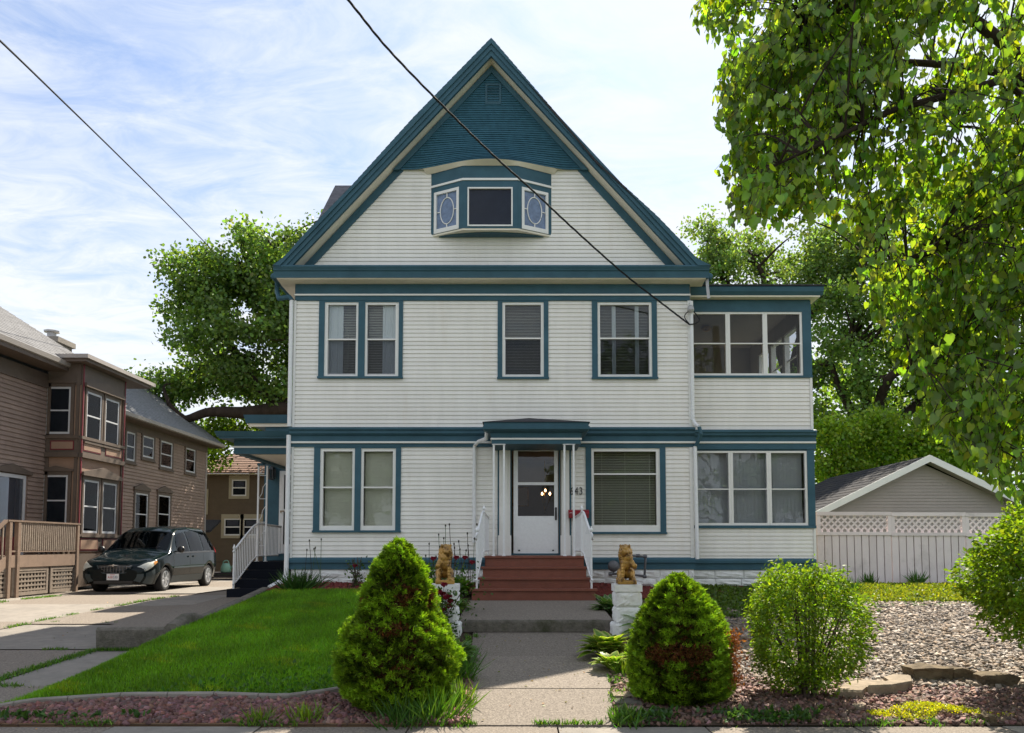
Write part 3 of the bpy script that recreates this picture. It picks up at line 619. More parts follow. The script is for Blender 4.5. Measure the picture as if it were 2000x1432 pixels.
def line(dx, Y=RY):      # straight rake line moved inwards by dx; returns (zapex, fL, fR)
    k = 1 if Y == RY else Y / RY
    za = ZAP - 2 * dx / (sLx - sRx); fL = lambda z: XAP + (z - ZAP) * sLx + dx; fR = lambda z: XAP + (z - ZAP) * sRx - dx
    return za, fL, fR
def rake_strip(dx0, dx1, Y0, Y1, zlo, name, m, outer=None, zhi=None, parent=house):
    """band between two rake lines, as a solid from Y0 to Y1, both slopes"""
    z0a, l0, r0 = line(dx0); z1a, l1, r1 = line(dx1)
    for a, b, o in ((l0, l1, oL), (r0, r1, oR)):
        mb = MB(); zs_ = [zlo + (ZAP - zlo) * (k / 30) for k in range(31)] if outer else [zlo, (zhi or 1e9)]
        if outer:
            fa = [Vector((o(z), Y0, z)) for z in zs_]; zi = [zlo + (z1a - zlo) * (k / 30) for k in range(31)]; fb_ = [Vector((b(z), Y0, z)) for z in zi]
        else:
            fa = [Vector((a(z), Y0, z)) for z in (zlo, min(zhi or z0a, z0a))]; fb_ = [Vector((b(z), Y0, z)) for z in (zlo, min(zhi or z1a, z1a))]
        d = Vector((0, Y1 - Y0, 0)); n = len(fa); rows = [fa, fb_, [p + d for p in fb_], [p + d for p in fa], fa]
        mb.grid(rows); mb.add([fa[0], fb_[0], fb_[0] + d, fa[0] + d], [(0, 1, 2, 3)]); mb.add([fa[-1], fb_[-1], fb_[-1] + d, fa[-1] + d], [(0, 1, 2, 3)]); mb.build(name, m, parent)
rake_strip(0, .305, RY + .025, RY + .10, ZE, 'rake_board', BLUE, True)
rake_strip(0, .20, RY, RY + .024, ZE, 'rake_moulding', BLUE, True); rake_strip(0, .10, RY - .03, RY - .002, ZE, 'crown_moulding', BLUE, True)
# soffit of the rake
mb = MB(); _, a, b = line(.285); _, c, d = line(.335)
for f, h, za in ((a, c, line(.285)[0]), (b, d, line(.285)[0])): mb.grid([[Vector((f(z), RY + .09, z)) for z in (ZE + .02, za)], [Vector((h(z), FY + .02, z)) for z in (ZE + .02, za - .05)]])
mb.build('rake_soffit', SOFF, house)
ZP = Z_(331, 15.93)          # foot of the teal upper panel
rake_strip(.345, .535, FY - .035, FY, ZE, 'gable_trim', BLUE, None, ZP)
# roof: stepped shingle courses on both slopes, hollow inside
mb = MB()
for o, sg in ((oL, -1), (oR, 1)):
    zz = list(np.linspace(ZE, ZAP, 46))
    for i in range(45):
        z0, z1 = zz[i], zz[i + 1]; x0, x1 = o(z0), o(z1); nx, nz = sg * (z1 - z0), abs(x1 - x0); q = math.hypot(nx, nz) or 1; nx /= q; nz /= q; t = .012
        p = [(x0 + nx * t, z0 + nz * t), (x1 + nx * .004, z1 + nz * .004), (x1 - nx * .03, z1 - nz * .03), (x0 - nx * .03, z0 - nz * .03)]
        mb.prism([(x, RY - .02, z) for x, z in p], (0, 27.2 - RY, 0))
mb.build('roof', SHROOF, house)
_, gl, gr = line(.37); gz = lambda z: (gl(z) + .05, gr(z) - .05)
zpk = line(.42)[0]
MB().prism([(gl(zg0), FY - .001, zg0), (gr(zg0), FY - .001, zg0), (XAP, FY - .001, zpk)], (0, .1, 0)).build('gable_wall', CREAM, house)
MB().prism([(oL(ZE + .5), 26.9, ZE + .5), (oR(ZE + .5), 26.9, ZE + .5), (XAP, 26.9, ZAP - .1)], (0, .1, 0)).build('rear_gable', CREAM, house)
BAYR = (X_(842, 400, FY), X_(1077, 400, FY), Z_(459, FY), Z_(341, FY))
gs = fb('gable_siding', FA, BAYR[0], BAYR[0] + .01, .001, .002, zg0, zg0 + .02, CREAM, house)
_, sl_, sr_ = line(.50); siding(FA, 0, 0, zg0, Z_(326, FY), .0805, CREAM, gs, [BAYR], lambda z: (sl_(z), sr_(z)))
# pediment cornice and eaves
ec0, ec1 = X_(533, 530, RY) + .0, X_(1386, 530, RY); FE = Fr((0, FY, 0), (1, 0, 0), (0, -1, 0))
zc1, zc2, zc3 = Z_(518, RY), Z_(526, RY), Z_(541, RY)
MB_ = MB(); fprof(MB_, FA, [(0, zc1 + .02), (.39, zc1), (.40, zc1 - .03), (.37, zc2), (.37, zc2 - .01), (.345, zc2 - .03), (.33, zc3 + .03), (.33, zc3), (0, zc3)], ec0, ec1); MB_.build('pediment_cornice', BLUE, house)
MB_ = MB(); fprof(MB_, FA, [(.001, zc3 - .002), (.325, zc3 - .002), (.30, zc3 - .02), (.04, zc3 - .035), (.001, zc3 - .035)], ec0 + .06, ec1 - .06); MB_.build('soffit', SOFF, house)
for sx, x0, x1 in ((-1, ec0, HX0), (1, HX1, ec1)):
    MB().box(min(x0, x1) + .0, max(x0, x1) - .0, FY + .001, 27, zc3 + .002, zc1 - .01).build('eave_fascia', BLUE, house)
    MB().box(x0 + .05 if sx < 0 else x0, x1 if sx < 0 else x1 - .05, FY + .002, 27, zc3 - .035, zc3 - .001).build('eave_soffit', SOFF, house)
    gx = ec0 - .06 if sx < 0 else ec1 + .06
    mb = MB(); mb.tube([(gx, RY + .25, zc3 + .10), (gx, 27, zc3 + .10)], .065, 10); mb.build('gutter', BLUE, house, True)
# teal upper panel with its bowed foot
_, pl, pr = line(.42); nP = 42; ePn = (line(.44)[0] - ZP) / nP
bow = lambda x, z: .05 + .46 * max(0, math.cos(min(1.0, abs(x - (XB0 + XB1) / 2) / 1.55) * math.pi / 2)) ** 1.5 * math.exp(-(z - ZP) / .42)
XB0, XB1 = pl(ZP), pr(ZP)
pn = MB().prism([(pl(ZP) + .05, FY - .02, ZP + .02), (pr(ZP) - .05, FY - .02, ZP + .02), (XAP, FY - .02, zpk - .03)], (0, .018, 0)).build('gable_panel', SHING, house)
for i in range(nP):
    z0, z1 = ZP + i * ePn, ZP + (i + 1) * ePn; n = 28; rb, rt, ri = [], [], []
    j = random.uniform(0, .004)
    for k in range(n + 1):
        f = k / n; xb = pl(z0) + (pr(z0) - pl(z0)) * f; xt = pl(z1) + (pr(z1) - pl(z1)) * f
        rb.append(FA.pt(xb, bow(xb, z0) + .022 + j, z0)); rt.append(FA.pt(xt, bow(xt, z1) + .006, z1)); ri.append(FA.pt(xb, bow(xb, z0) - .01, z0))
    MB().grid([ri, rb, rt]).build('shingle_course', SHING, pn)
rake_strip(.345, .475, FY - .10, FY - .03, ZP - .02, 'panel_trim', BLUE)
# cove soffit under the bowed panel
top, bot = [], []; bx0, bx1 = BAYR[0], BAYR[1]; BF = .37; fx0, fx1 = X_(904, 400, FY - BF), X_(1011, 400, FY - BF)
bayn = lambda x: float(np.interp(x, [bx0, fx0, fx1, bx1], [0, BF, BF, 0])) if bx0 < x < bx1 else 0
zbt = Z_(341, FY)
for k in range(61):
    x = XB0 + .02 + (XB1 - XB0 - .04) * k / 60; top.append(FA.pt(x, bow(x, ZP) + .02, ZP - .002)); s_ = 1 if bx0 - .12 < x < bx1 + .12 else 0
    bot.append(FA.pt(x, bayn(x) + .015, zbt + (0 if s_ else .09 + 0 * x)))
MB().grid([top, bot]).build('cove_soffit', SOFF, house, True)
# louvre vent high in the gable
vr = rect(948, 165, 979, 205, FY - .06); vm_ = MB(); FV = Fr((0, FY - .05, 0), (1, 0, 0), (0, -1, 0)); bars(vm_, FV, *vr, .04, .04, .04, .04, 0, .045)
ve = vm_.build('gable_vent', BLUE, house)
fb('vent_back', FV, vr[0] + .03, vr[1] - .03, .005, .012, vr[2] + .03, vr[3] - .03, DARK, ve)
for k in range(6):
    z = vr[2] + .045 + k * (vr[3] - vr[2] - .09) / 6; P_ = FV.pt
    MB().hexa([P_(vr[0] + .035, .012, z + .03), P_(vr[1] - .035, .012, z + .03), P_(vr[1] - .035, .04, z), P_(vr[0] + .035, .04, z), P_(vr[0] + .035, .012, z + .042), P_(vr[1] - .035, .012, z + .042), P_(vr[1] - .035, .04, z + .012), P_(vr[0] + .035, .04, z + .012)]).build('slat', BLUE, ve)
SKYPANE = mat('sky_reflection_pane', (.13, .19, .31), .12, .35, 9, .1, 12, .5)  # opaque blue paints the reflected sky into the bay side panes
# ---- oriel bay
zb0 = Z_(459.5, FY); bayo = thing('bay_window_tmp', '', '', (0, FY, zb0))
bpy.data.objects.remove(bayo)
def facef(p0, p1):
    d = Vector((p1[0] - p0[0], p1[1] - p0[1], 0)); Ln = d.length; u = d / Ln; n = Vector((u.y, -u.x, 0)); return Fr((p0[0], p0[1], 0), u, n), Ln
pA, pB, pC, pD = (bx0, FY), (fx0, FY - BF), (fx1, FY - BF), (bx1, FY)
fL_, lL = facef(pA, pB); fC_, lC = facef(pB, pC); fR_, lR = facef(pC, pD)
zt0 = zbt
bay = MB().prism([(*pA, zb0), (*pB, zb0), (*pC, zb0), (*pD, zb0)], (0, 0, .05)).build('bay_window', BLUE, house)
zwt, zwb = Z_(366, FY - BF), Z_(442, FY - BF)
specs = ((fL_, lL, (.10 * lL, .88 * lL, zwb - .03, zwt + .03)), (fC_, lC, (.085 * lC, .91 * lC, zwb, zwt)), (fR_, lR, (.12 * lR, .90 * lR, zwb - .03, zwt + .03)))
for i, (f, ln, r) in enumerate(specs):
    wall_holes(f, .001, ln - .001, zb0 + .05, zt0 + .08, -.06, 0, [r], 'bay_face', BLUE, bay)
    fb('bay_moulding', f, -.004, ln + .004, .001, .02, Z_(352.5, FY - BF), Z_(348.5, FY - BF), TRIM, bay)
    m = MB(); wdt = .028 if i == 1 else .055; bars(m, f, *r, wdt, wdt, wdt, wdt * (1 if i == 1 else 1.5), -.05, .012); m.build('window_frame', TRIM, bay)
    i0, i1, j0, j1 = r[0] + wdt, r[1] - wdt, r[2] + wdt * 1.2, r[3] - wdt
    fb('pane', f, i0, i1, -.03, -.026, j0, j1, SKYPANE if i != 1 else GLASSD, bay)
    if i != 1:
        ca, cz, ra, rz = (i0 + i1) / 2, (j0 + j1) / 2, (i1 - i0) * .33, (j1 - j0) * .37; m = MB()
        m.tube([f.pt(ca + ra * math.cos(t), -.018, cz + rz * math.sin(t)) for t in np.linspace(0, 2 * math.pi, 33)], .011, 6)
        m.fbox(f, ca - .009, ca + .009, -.025, -.010, j0, cz - rz); m.fbox(f, ca - .009, ca + .009, -.025, -.010, cz + rz, j1)
        m.fbox(f, i0, ca - ra, -.025, -.010, cz - .008, cz + .008); m.fbox(f, ca + ra, i1, -.025, -.010, cz - .008, cz + .008); m.build('muntin', TRIM, bay)
    else:
        slats(MB(), f, i0, i1, j0, j1, -.05, 26, .02).build('blind', mat('dark_blind', (.16, .17, .24), .7), bay, kind='stuff')
bx('bay_back', bx0 + .1, bx1 - .1, FY - .012, FY - .004, zb0 + .05, zt0, DARK, bay)
MB().prism([(bx0 + .01, FY, zb0 - .001), (fx0, FY - BF + .01, zb0 - .001), (fx1, FY - BF + .01, zb0 - .001), (bx1 - .01, FY, zb0 - .001)], (0, 0, -.035)).build('bay_skirt', SOFF, bay)
ar = [(bx0 + .16 + (bx1 - bx0 - .32) * k / 16, FY - .02 - .24 * math.sin(math.pi * k / 16) ** .7, zb0 - .037) for k in range(17)]
MB().prism(ar, (0, 0, -.02)).build('bay_soffit', BLUE, bay)  # dark arched panel painted in for the shadow under the bay
# small dormer roof on the far side of the main slope
dr0, dr1 = at(655, 363, 20), at(600, 470, 18.7); MB().hexa([(dr1.x, 18.7, dr1.z), (-2.6, 18.7, dr1.z), (-2.6, 21.4, dr1.z), (dr1.x, 21.4, dr1.z), (dr0.x, 19.98, dr0.z), (-2.6, 19.98, dr0.z), (-2.6, 20.02, dr0.z), (dr0.x, 20.02, dr0.z)]).build('dormer_roof', mat('dormer_slate', (.13, .13, .145), .9, .3, 14, .4, 50, .15, stretch=(.3, .3, 1)), house)
bx('dormer_wall', dr1.x + .3, -2.6, 18.9, 21.1, 7.0, dr1.z - .01, BLUE, house)

# ---- sunroom
SX0, SX1 = HX1 + .01, X_(1589, 900, SY)
sr = bx('sunroom', SX0, SX1 - .02, SY + .02, 20.4, .7, zs(1113), ROOMW, house)
rU = (X_(1349, 670, SY), X_(1567, 670, SY), zs(735), zs(610)); rL = (X_(1353, 955, SY), X_(1577, 955, SY), zs(1027), zs(881))
wall_holes(FS, SX0, SX1, zs(1113), zs(585), -.12, 0, [rU, rL], 'sunroom_wall', BLUE, house)
s1 = fb('sunroom_siding', FS, SX0, SX1 - .02, .001, .003, zs(1094), zs(1031), CREAM, house); siding(FS, SX0, SX1 - .03, zs(1094), zs(1032), .0835, CREAM, s1)
s2 = fb('sunroom_siding', FS, SX0, SX1 - .02, .001, .003, zs(840), zs(738), CREAM, house); siding(FS, SX0, SX1 - .03, zs(840), zs(738), .0825, CREAM, s2)
for v0, v1 in ((738, 841), (1032, 1093)): fb('corner_post', FS, SX1 - .045, SX1 + .004, 0, .034, zs(v1), zs(v0), TRIM, house)
belt(FS, zs(841), zs(863), zs(867), zs(878), SX0, SX1 + .04, e=.13)
fb('sill_board', FS, SX0, SX1 + .01, 0, .05, zs(1032), zs(1026.5), BLUE, house); fb('sill_board', FS, SX0, SX1 + .01, 0, .05, zs(738.5), zs(734.5), BLUE, house)
fb('sunroom_frieze', FS, SX0, SX1 + .006, .001, .03, zs(610), zs(588), BLUE, house)
fb('corner_board', FS, rU[1], SX1 + .006, .001, .03, zs(734), zs(610) - .002, BLUE, house); fb('corner_board', FS, rL[1], SX1 + .006, .001, .03, zs(1026), zs(878) - .002, BLUE, house)
rf = MB(); x1r = X_(1610, 575, SY - .3); fprof(rf, FS, [(-4.0, zs(566) + .05), (.27, zs(567)), (.29, zs(569)), (.27, zs(577)), (.22, zs(583)), (-4.0, zs(583))], SX0, x1r); rf.build('sunroom_roof', BLUE, house)
MB().prism([FS.pt(SX0, .31, zs(567.5) + .005), FS.pt(SX0, -4.0, zs(566) + .06), FS.pt(SX0, -4.0, zs(566) + .09), FS.pt(SX0, .31, zs(567.5) + .03)], (x1r - SX0 + .02, 0, 0)).build('roof_covering', SHROOF, house)
fb('soffit', FS, SX0, x1r - .05, -.0, .21, zs(583) - .03, zs(583) - .002, SOFF, house); bx('soffit', SX1 + .005, x1r - .05, SY + .002, 20.4, zs(583) - .03, zs(583) - .002, SOFF, house)
def bank(r, glass, blind=None, nm='sunroom_window', rail=None):
    w3 = (r[1] - r[0]) / 3
    for k in range(3): win(house, FS, (r[0] + w3 * k, r[0] + w3 * (k + 1) - .002, r[2], r[3]), (.045, .045, .04, .055), rail, False, None, None, 0, glass, name=nm, depth=.05, raildrop=.022)
bank(rU, GLASSD, rail=zs(671)); bank(rL, GLASS, rail=zs(955.5))
vb = MB()
for k in range(30):
    a = rL[0] + .03 + (rL[1] - rL[0] - .10) * k / 30; P_ = FS.pt; vb.add([P_(a, -.13, rL[2] + .05), P_(a + .082, -.138, rL[2] + .05), P_(a + .082, -.138, rL[3] - .03), P_(a, -.13, rL[3] - .03)], [(0, 1, 2, 3)])
vb.build('vertical_blinds', BLINDG, house, kind='stuff')
bx('sunroom_floor', SX0, SX1 - .14, SY + .14, 20.2, zs(745), zs(738), ROOMW, house); bx('sunroom_ceiling', SX0, SX1 - .02, SY + .13, 20.3, zs(590), zs(585), ROOMW, house)
FSR = Fr((SX1, 0, 0), (0, 1, 0), (1, 0, 0)); z_a, z_b = zs(735), zs(622); ho = [(SY + .5 + k * .95, SY + .5 + k * .95 + .85, z_a, z_b) for k in range(3)]
wall_holes(FSR, SY + .13, 20.4, zs(1113), zs(585), -.12, 0, ho, 'sunroom_side_wall', ROOMW, house)
FSB = Fr((0, 20.4, 0), (1, 0, 0), (0, 1, 0)); hb = [(SX0 + .2 + k * .75, SX0 + .2 + k * .75 + .65, z_a - .05, z_b - .45) for k in range(3)]
wall_holes(FSB, SX0, SX1 - .13, zs(1113), zs(585), -.1, 0, hb, 'sunroom_rear_wall', ROOMW, house)
for q in ho:
    m = MB(); bars(m, FSR, *q, .04, .04, .04, .04, -.1, .01); m.fbox(FSR, q[0] + .04, q[1] - .04, -.05, -.02, (q[2] + q[3]) / 2 - .015, (q[2] + q[3]) / 2 + .015); m.build('side_window', TRIM, house)
# ceiling lamp inside
MB().lathe([(.02, 0), (.09, -.02), (.13, -.06), (.08, -.11), (.02, -.13)], (4.25, 18.2, zs(590) - .005), 10).build('ceiling_lamp', BRON, house, True)
# ------------------------------------------------------------------ entrance
CYF = 14.78
xc0, xc1 = X_(943, 833, CYF), X_(1152, 833, CYF); zg_ = Z_(832, CYF); xm = (xc0 + xc1) / 2
cn = MB()
prof = [(0, 0), (.0, -.055), (-.03, -.075), (-.10, -.105)]
rows = []
def crow(inset, z): return [(xc0 + inset, FY - .003, z), (xc0 + inset, CYF + inset, z), (xc1 - inset, CYF + inset, z), (xc1 - inset, FY - .003, z)]
rows = [crow(0, zg_), crow(.005, zg_ - .055), crow(.05, zg_ - .085), crow(.13, zg_ - .11), crow(.15, Z_(854, CYF) + .02), crow(.15, Z_(854, CYF))]
cn.grid(rows).add(crow(0, zg_), [(0, 1, 2, 3)]); can = cn.build('door_canopy', BLUE, house)
zt_ = Z_(818, CYF) ; e_ = .03
rt = crow(.02, zg_ + .002); rt2 = crow(.02, zg_ + .07); m = MB().grid([rt, rt2]); m.build('canopy_fascia', BLUE, can)
apx = (xm - .15, FY - .004, zt_ + .16); apx2 = (xm - .15, FY - .45, zt_ + .13); a, b, c, d = crow(-.01, zg_ + .075)
MB().add([a, b, c, d, (xm - .12, FY - .55, zt_ + .12), (xm - .12, FY - .004, zt_ + .15)], [(0, 1, 4, 5), (1, 2, 4), (2, 3, 5, 4), (0, 1, 2, 3)]).build('canopy_roof', SHROOF, can)
zm_ = Z_(853.5, CYF); r1, r2 = crow(.135, zm_), crow(.135, zm_ - .03); MB().grid([r1, r2]).add(r1, [(0, 1, 2, 3)]).add(r2, [(0, 1, 2, 3)]).build('canopy_moulding', TRIM, can)
r1, r2 = crow(.155, zm_ - .031), crow(.155, Z_(865, CYF)); MB().grid([r1, r2]).add(r2, [(0, 1, 2, 3)]).build('canopy_beam', BLUE, can)
zbm = Z_(865, CYF)
for xs_ in ((-.447, -.26), (.85, 1.018)):
    po = MB(); po.box(min(xs_) - .03, max(xs_) + .03, 14.93, 15.0, zbm - .012, zbm - .001); post = po.build('canopy_post', WHITE, house)
    for x in xs_: bx('post_bar', x - .017, x + .017, 14.948, 14.982, 1.437, zbm - .013, WHITE, post); MB().lathe([(.035, 0), (.035, .012), (.02, .03)], (x, 14.965, 1.426), 10).build('post_foot', WHITE, post)
# door surround
fb('door_recess', FA, DOOR[0] - .14, DOOR[1] + .14, .001, .02, DOOR[2], zf(866), BLUE, house) if False else None
dj = MB(); bars(dj, FA, DOOR[0], DOOR[1], DOOR[2], DOOR[3], .02, .02, .02, .03, -.12, .012); dj.build('door_frame', BLUE, house)
for x0, x1 in ((975, 996.5), (1096.5, 1112)):
    a0, a1 = X_(x0, 960, FY - .05), X_(x1, 960, FY - .05)
    pl_ = fb('pilaster', FA, a0, a1, .0, .05, DOOR[2], zf(866), TRIM, house)
    for k in range(2): fb('pilaster_reed', FA, a0 + .02 + k * (a1 - a0) * .42, a0 + .02 + k * (a1 - a0) * .42 + .055, .05, .068, zf(1045) + .002, zf(868), TRIM, pl_)
    fb('pilaster_base', FA, a0 - .02, a1 + .02, .0, .10, DOOR[2] - .01, zf(1046), TRIM, pl_)
for x0, x1 in ((972, 975), (1112.5, 1115.5)): fb('corner_strip', FA, X_(x0, 960, FY), X_(x1, 960, FY), 0, .03, DOOR[2], zf(868), BLUE, house)
fb('door_head', FA, DOOR[0] - .03, DOOR[1] + .02, .0, .03, DOOR[3] + .001, zf(864), TRIM, house)
rd = rect(1003, 876, 1090, 1081, FY); D = Fr((0, FY, 0), (1, 0, 0), (0, -1, 0))
z1, z2, z3 = zf(945), zf(941), zf(1008)
ga0, ga1 = X_(1005, 950, FY), X_(1083, 950, FY); gt, gm0, gm1, gb = zf(881), zf(942), zf(947.5), zf(1008)
dm = MB(); b0, b1 = -.05, -.012
ga0, ga1 = rd[0] + .085, rd[1] - .075
dm.fbox(D, rd[0], ga0, b0, b1, rd[2], rd[3]); dm.fbox(D, ga1, rd[1], b0, b1, rd[2], rd[3]); dm.fbox(D, ga0, ga1, b0, b1, gt, rd[3]); dm.fbox(D, ga0, ga1, b0, b1, gm1, gm0); dm.fbox(D, ga0, ga1, b0, b1, rd[2], gb)
door = dm.build('storm_door', WHITE, house)
fb('kick_panel', D, ga0 + .003, ga1 - .003, -.02, -.006, rd[2] + .09, gb - .07, WHITE, door)
fb('pane', D, ga0, ga1, -.035, -.031, gm0, gt, GLASS, door); fb('pane', D, ga0, ga1, -.035, -.031, gb, gm1, GLASSD, door)
hd = MB(); hd.fbox(D, ga1 + .014, ga1 + .05, -.012, .004, zf(1016), zf(991)); hd.tube([D.pt(ga1 + .032, .004, zf(1012)), D.pt(ga1 + .032, .05, zf(1009)), D.pt(ga1 + .032, .05, zf(998)), D.pt(ga1 + .032, .004, zf(995))], .009, 6); hd.build('door_handle', BLACKM, door)
for x in (rd[0] + .11, rd[1] - .10): fb('door_hinge', D, x - .018, x + .018, -.012, .0, rd[2] + .045, rd[2] + .07, BLACKM, door)
# inside the hall: lit lamps and a pale picture seen through the glass
BULB = bpy.data.materials.new('lit_bulb'); BULB.use_nodes = True; p_ = BULB.node_tree.nodes['Principled BSDF']; p_.inputs['Emission Color'].default_value = (1, .55, .25, 1); p_.inputs['Emission Strength'].default_value = 9; p_.inputs['Base Color'].default_value = (.9, .7, .5, 1)
ch = thing('chandelier', 'small chandelier with lit warm bulbs seen through the front door glass', 'chandelier', (.62, 19.0, 2.1))
MB().tube([(.62, 19, 3.6), (.62, 19, 2.35)], .012, 6).build('rod', BRON, ch)
for u, v in ((1065, 958.5), (1059, 965), (1074, 965)):
    q = at(u, v, 19.0); MB().tube([(.62, 19, 2.4), (q.x, 19, q.z - .10), (q.x, 19, q.z - .03)], .008, 6).build('arm', BRON, ch); MB().lathe([(.008, -.03), (.026, 0), (.016, .03), (.004, .045)], q, 8).build('bulb', BULB, ch)
pc = thing('framed_picture', 'pale framed picture hanging in the hall, seen through the door glass', 'picture', (.0, 20.3, 2.3))
q0, q1 = at(1003, 987, 20.35), at(1030, 954, 20.35); mb = MB(); mb.box(q0.x, q1.x, 20.35, 20.37, q0.z, q1.z); mb.build('canvas', CURT, pc); mb = MB(); bars(mb, Fr((0, 20.35, 0), (1, 0, 0), (0, -1, 0)), q0.x - .03, q1.x + .03, q0.z - .03, q1.z + .03, .03, .03, .03, .03, 0, .02); mb.build('frame', BRON, pc)
# steps
TR = [(13.95, -.815, 1.345, .885), (14.24, -.70, 1.27, 1.065), (14.53, -.655, 1.235, 1.245), (14.82, -.61, 1.215, 1.43)]
stp = MB().box(-.60, 1.18, 14.86, FY - .03, .6, 1.39).build('front_steps', REDB, house)
for i, (y, x0, x1, z) in enumerate(TR):
    y1 = TR[i + 1][0] + .02 if i < 3 else FY - .025; zb_ = TR[i - 1][3] if i else .69
    bx('riser', x0 + .03, x1 - .03, y + .012, y + .05, zb_ - .02, z - .037, REDB, stp)
    if i == 3:
        for k in range(7): bx('tread_board', x0, x1, y - .02 + .172 * k, y - .02 + .172 * k + .166, z - .035, z - random.uniform(0, .002), REDB, stp)
    else:
        for k in range(2): bx('tread_board', x0, x1, y - .025 + .165 * k, y - .025 + .165 * k + (.16 if k == 0 else .15), z - .035, z - random.uniform(0, .002), REDB, stp)
    for sx in (x0 + .03, x1 - .05): bx('stringer', sx, sx + .02, y + .051, 14.86 if i < 3 else FY - .05, (zb_ - .2) if i else .62, z - .038, REDB, stp)
def curve(pts, n=14):       # Catmull-Rom through points
    P = [Vector(p) for p in pts]; P = [P[0] * 2 - P[1]] + P + [P[-1] * 2 - P[-2]]; o = []
    for i in range(1, len(P) - 2):
        for k in range(n):
            t = k / n; a, b, c, d = P[i - 1:i + 3]
            o.append(.5 * ((2 * b) + (c - a) * t + (2 * a - 5 * b + 4 * c - d) * t * t + (3 * b - a - 3 * c + d) * t ** 3))
    o.append(P[-2]); return o
def at_y(path, y):
    for a, b in zip(path, path[1:]):
        if (a.y - y) * (b.y - y) <= 0 and abs(b.y - a.y) > 1e-6: t = (y - a.y) / (b.y - a.y); return a + (b - a) * t
    return path[0] if abs(path[0].y - y) < abs(path[-1].y - y) else path[-1]
def railing(px, lab=None):   # px(y): lateral position
    top = curve([(px(14.03), 14.03, 1.80), (px(14.2), 14.2, 1.87), (px(14.45), 14.45, 2.04), (px(14.68), 14.68, 2.20), (px(14.84), 14.84, 2.23), (px(15.1), 15.1, 2.20), (px(15.9), 15.9, 2.16)])
    botm = curve([(px(14.03), 14.03, 1.02), (px(14.2), 14.2, 1.10), (px(14.45), 14.45, 1.28), (px(14.68), 14.68, 1.46), (px(14.84), 14.84, 1.51), (px(15.1), 15.1, 1.52), (px(15.9), 15.9, 1.52)])
    rl = MB().tube(top, .021, 8).build('stair_railing', WHITE, house, True)
    MB().tube(botm, .014, 6).build('bottom_rail', WHITE, rl, True)
    for y in (14.10, 14.86, 15.86):
        a, b = at_y(top, y), at_y(botm, y); zb_ = .885 if y < 14.3 else 1.43
        MB().tube([(a.x, y, zb_), (a.x, y, a.z + .02)], .017, 8).build('newel_post', WHITE, rl)
        if y < 15: MB().lathe([(.012, .02), (.03, .045), (.034, .065), (.022, .09), (.008, .10), (.012, .115), (.003, .13)], (a.x, y, a.z), 10).build('finial', WHITE, rl, True)
    for y in [14.10 + .095 * k for k in range(1, 18)]:
        a, b = at_y(top, y), at_y(botm, y)
        if abs(y - 14.86) > .03: MB().tube([(b.x, y, b.z), (a.x, y, a.z)], .0095, 6, False).build('baluster', WHITE, rl)
    MB().tube([Vector(top[0]) + Vector((0, .0, 0)), Vector(top[0]) + Vector((0, -.06, -.01)), Vector(top[0]) + Vector((0, -.075, -.06)), Vector(top[0]) + Vector((0, -.04, -.08))], .018, 8).build('scroll', WHITE, rl, True)
railing(lambda y: float(np.interp(y, [14.0, 14.45, 14.85, 15.9], [-.72, -.67, -.62, -.575])))
railing(lambda y: float(np.interp(y, [14.0, 14.45, 14.85, 15.9], [1.27, 1.21, 1.155, 1.10])))
# house number (raised strokes) and downspouts
cu = bpy.data.curves.new('number', 'FONT'); cu.body = '643'; cu.size = .21; cu.extrude = .006; cu.space_character = 1.12
to = bpy.data.objects.new('number', cu); C.objects.link(to); dg = bpy.context.evaluated_depsgraph_get(); dg.update()
nm = bpy.data.meshes.new_from_object(to.evaluated_get(dg)); bpy.data.objects.remove(to)
def put_text(me, name, o, sx, m, parent, flip=None):
    P = np.array([v.co[:] for v in me.vertices]); V_ = [(o[0] + p[0] * sx, o[1] - p[2], o[2] + p[1]) for p in P]
    mb = MB(); mb.v = V_; mb.f = [tuple(f.vertices) for f in me.polygons]; return mb.build(name, m, parent)
put_text(nm, 'house_number', (X_(1112.5, 966, FY), FY - .034, zf(966.5)), .76, BLACKM, house)
def spout(pts, r=.04, m=WHITE, name='downspout', parent=None):
    mb = MB(); P = [Vector(p) for p in pts]; return mb.tube(P, r, 8).build(name, m, parent or house, False)
xl = HX0 - .045
spout([(ec0 - .06, RY + .5, zc3 + .05), (ec0 - .06, RY + .5, zc3 - .12), (ec0 + .02, FY - .02, zc3 - .32), (xl - .04, FY - .06, zf(582)), (xl, FY - .06, zf(588))], .05, BLUE)
spout([(xl, FY - .06, zf(588.5)), (xl, FY - .06, zf(834))], .042); spout([(xl + .0, FY - .08, zf(851)), (xl, FY - .08, zf(1128))], .046)
spout([(xl, FY - .08, zf(1122)), (xl - .01, FY - .10, zf(1130)), (xl - .10, FY - .25, zf(1139)), (xl - .20, FY - .45, zf(1147))], .062, WHITE, 'drain_boot')
xr = HX1 + .035; spout([(xr - .03, FY - .05, zf(590)), (xr - .03, FY - .05, zf(820)), (xr + .02, FY - .12, zf(832)), (xr + .06, FY - .18, zf(836))], .036)
spout([(xr + .06, FY - .19, zf(837)), (xr + .09, FY - .2, zf(850)), (xr + .02, FY - .08, zf(872))], .04, BLUE); spout([(xr, FY - .07, zf(873)), (xr + .015, FY - .07, zf(1092))], .036)
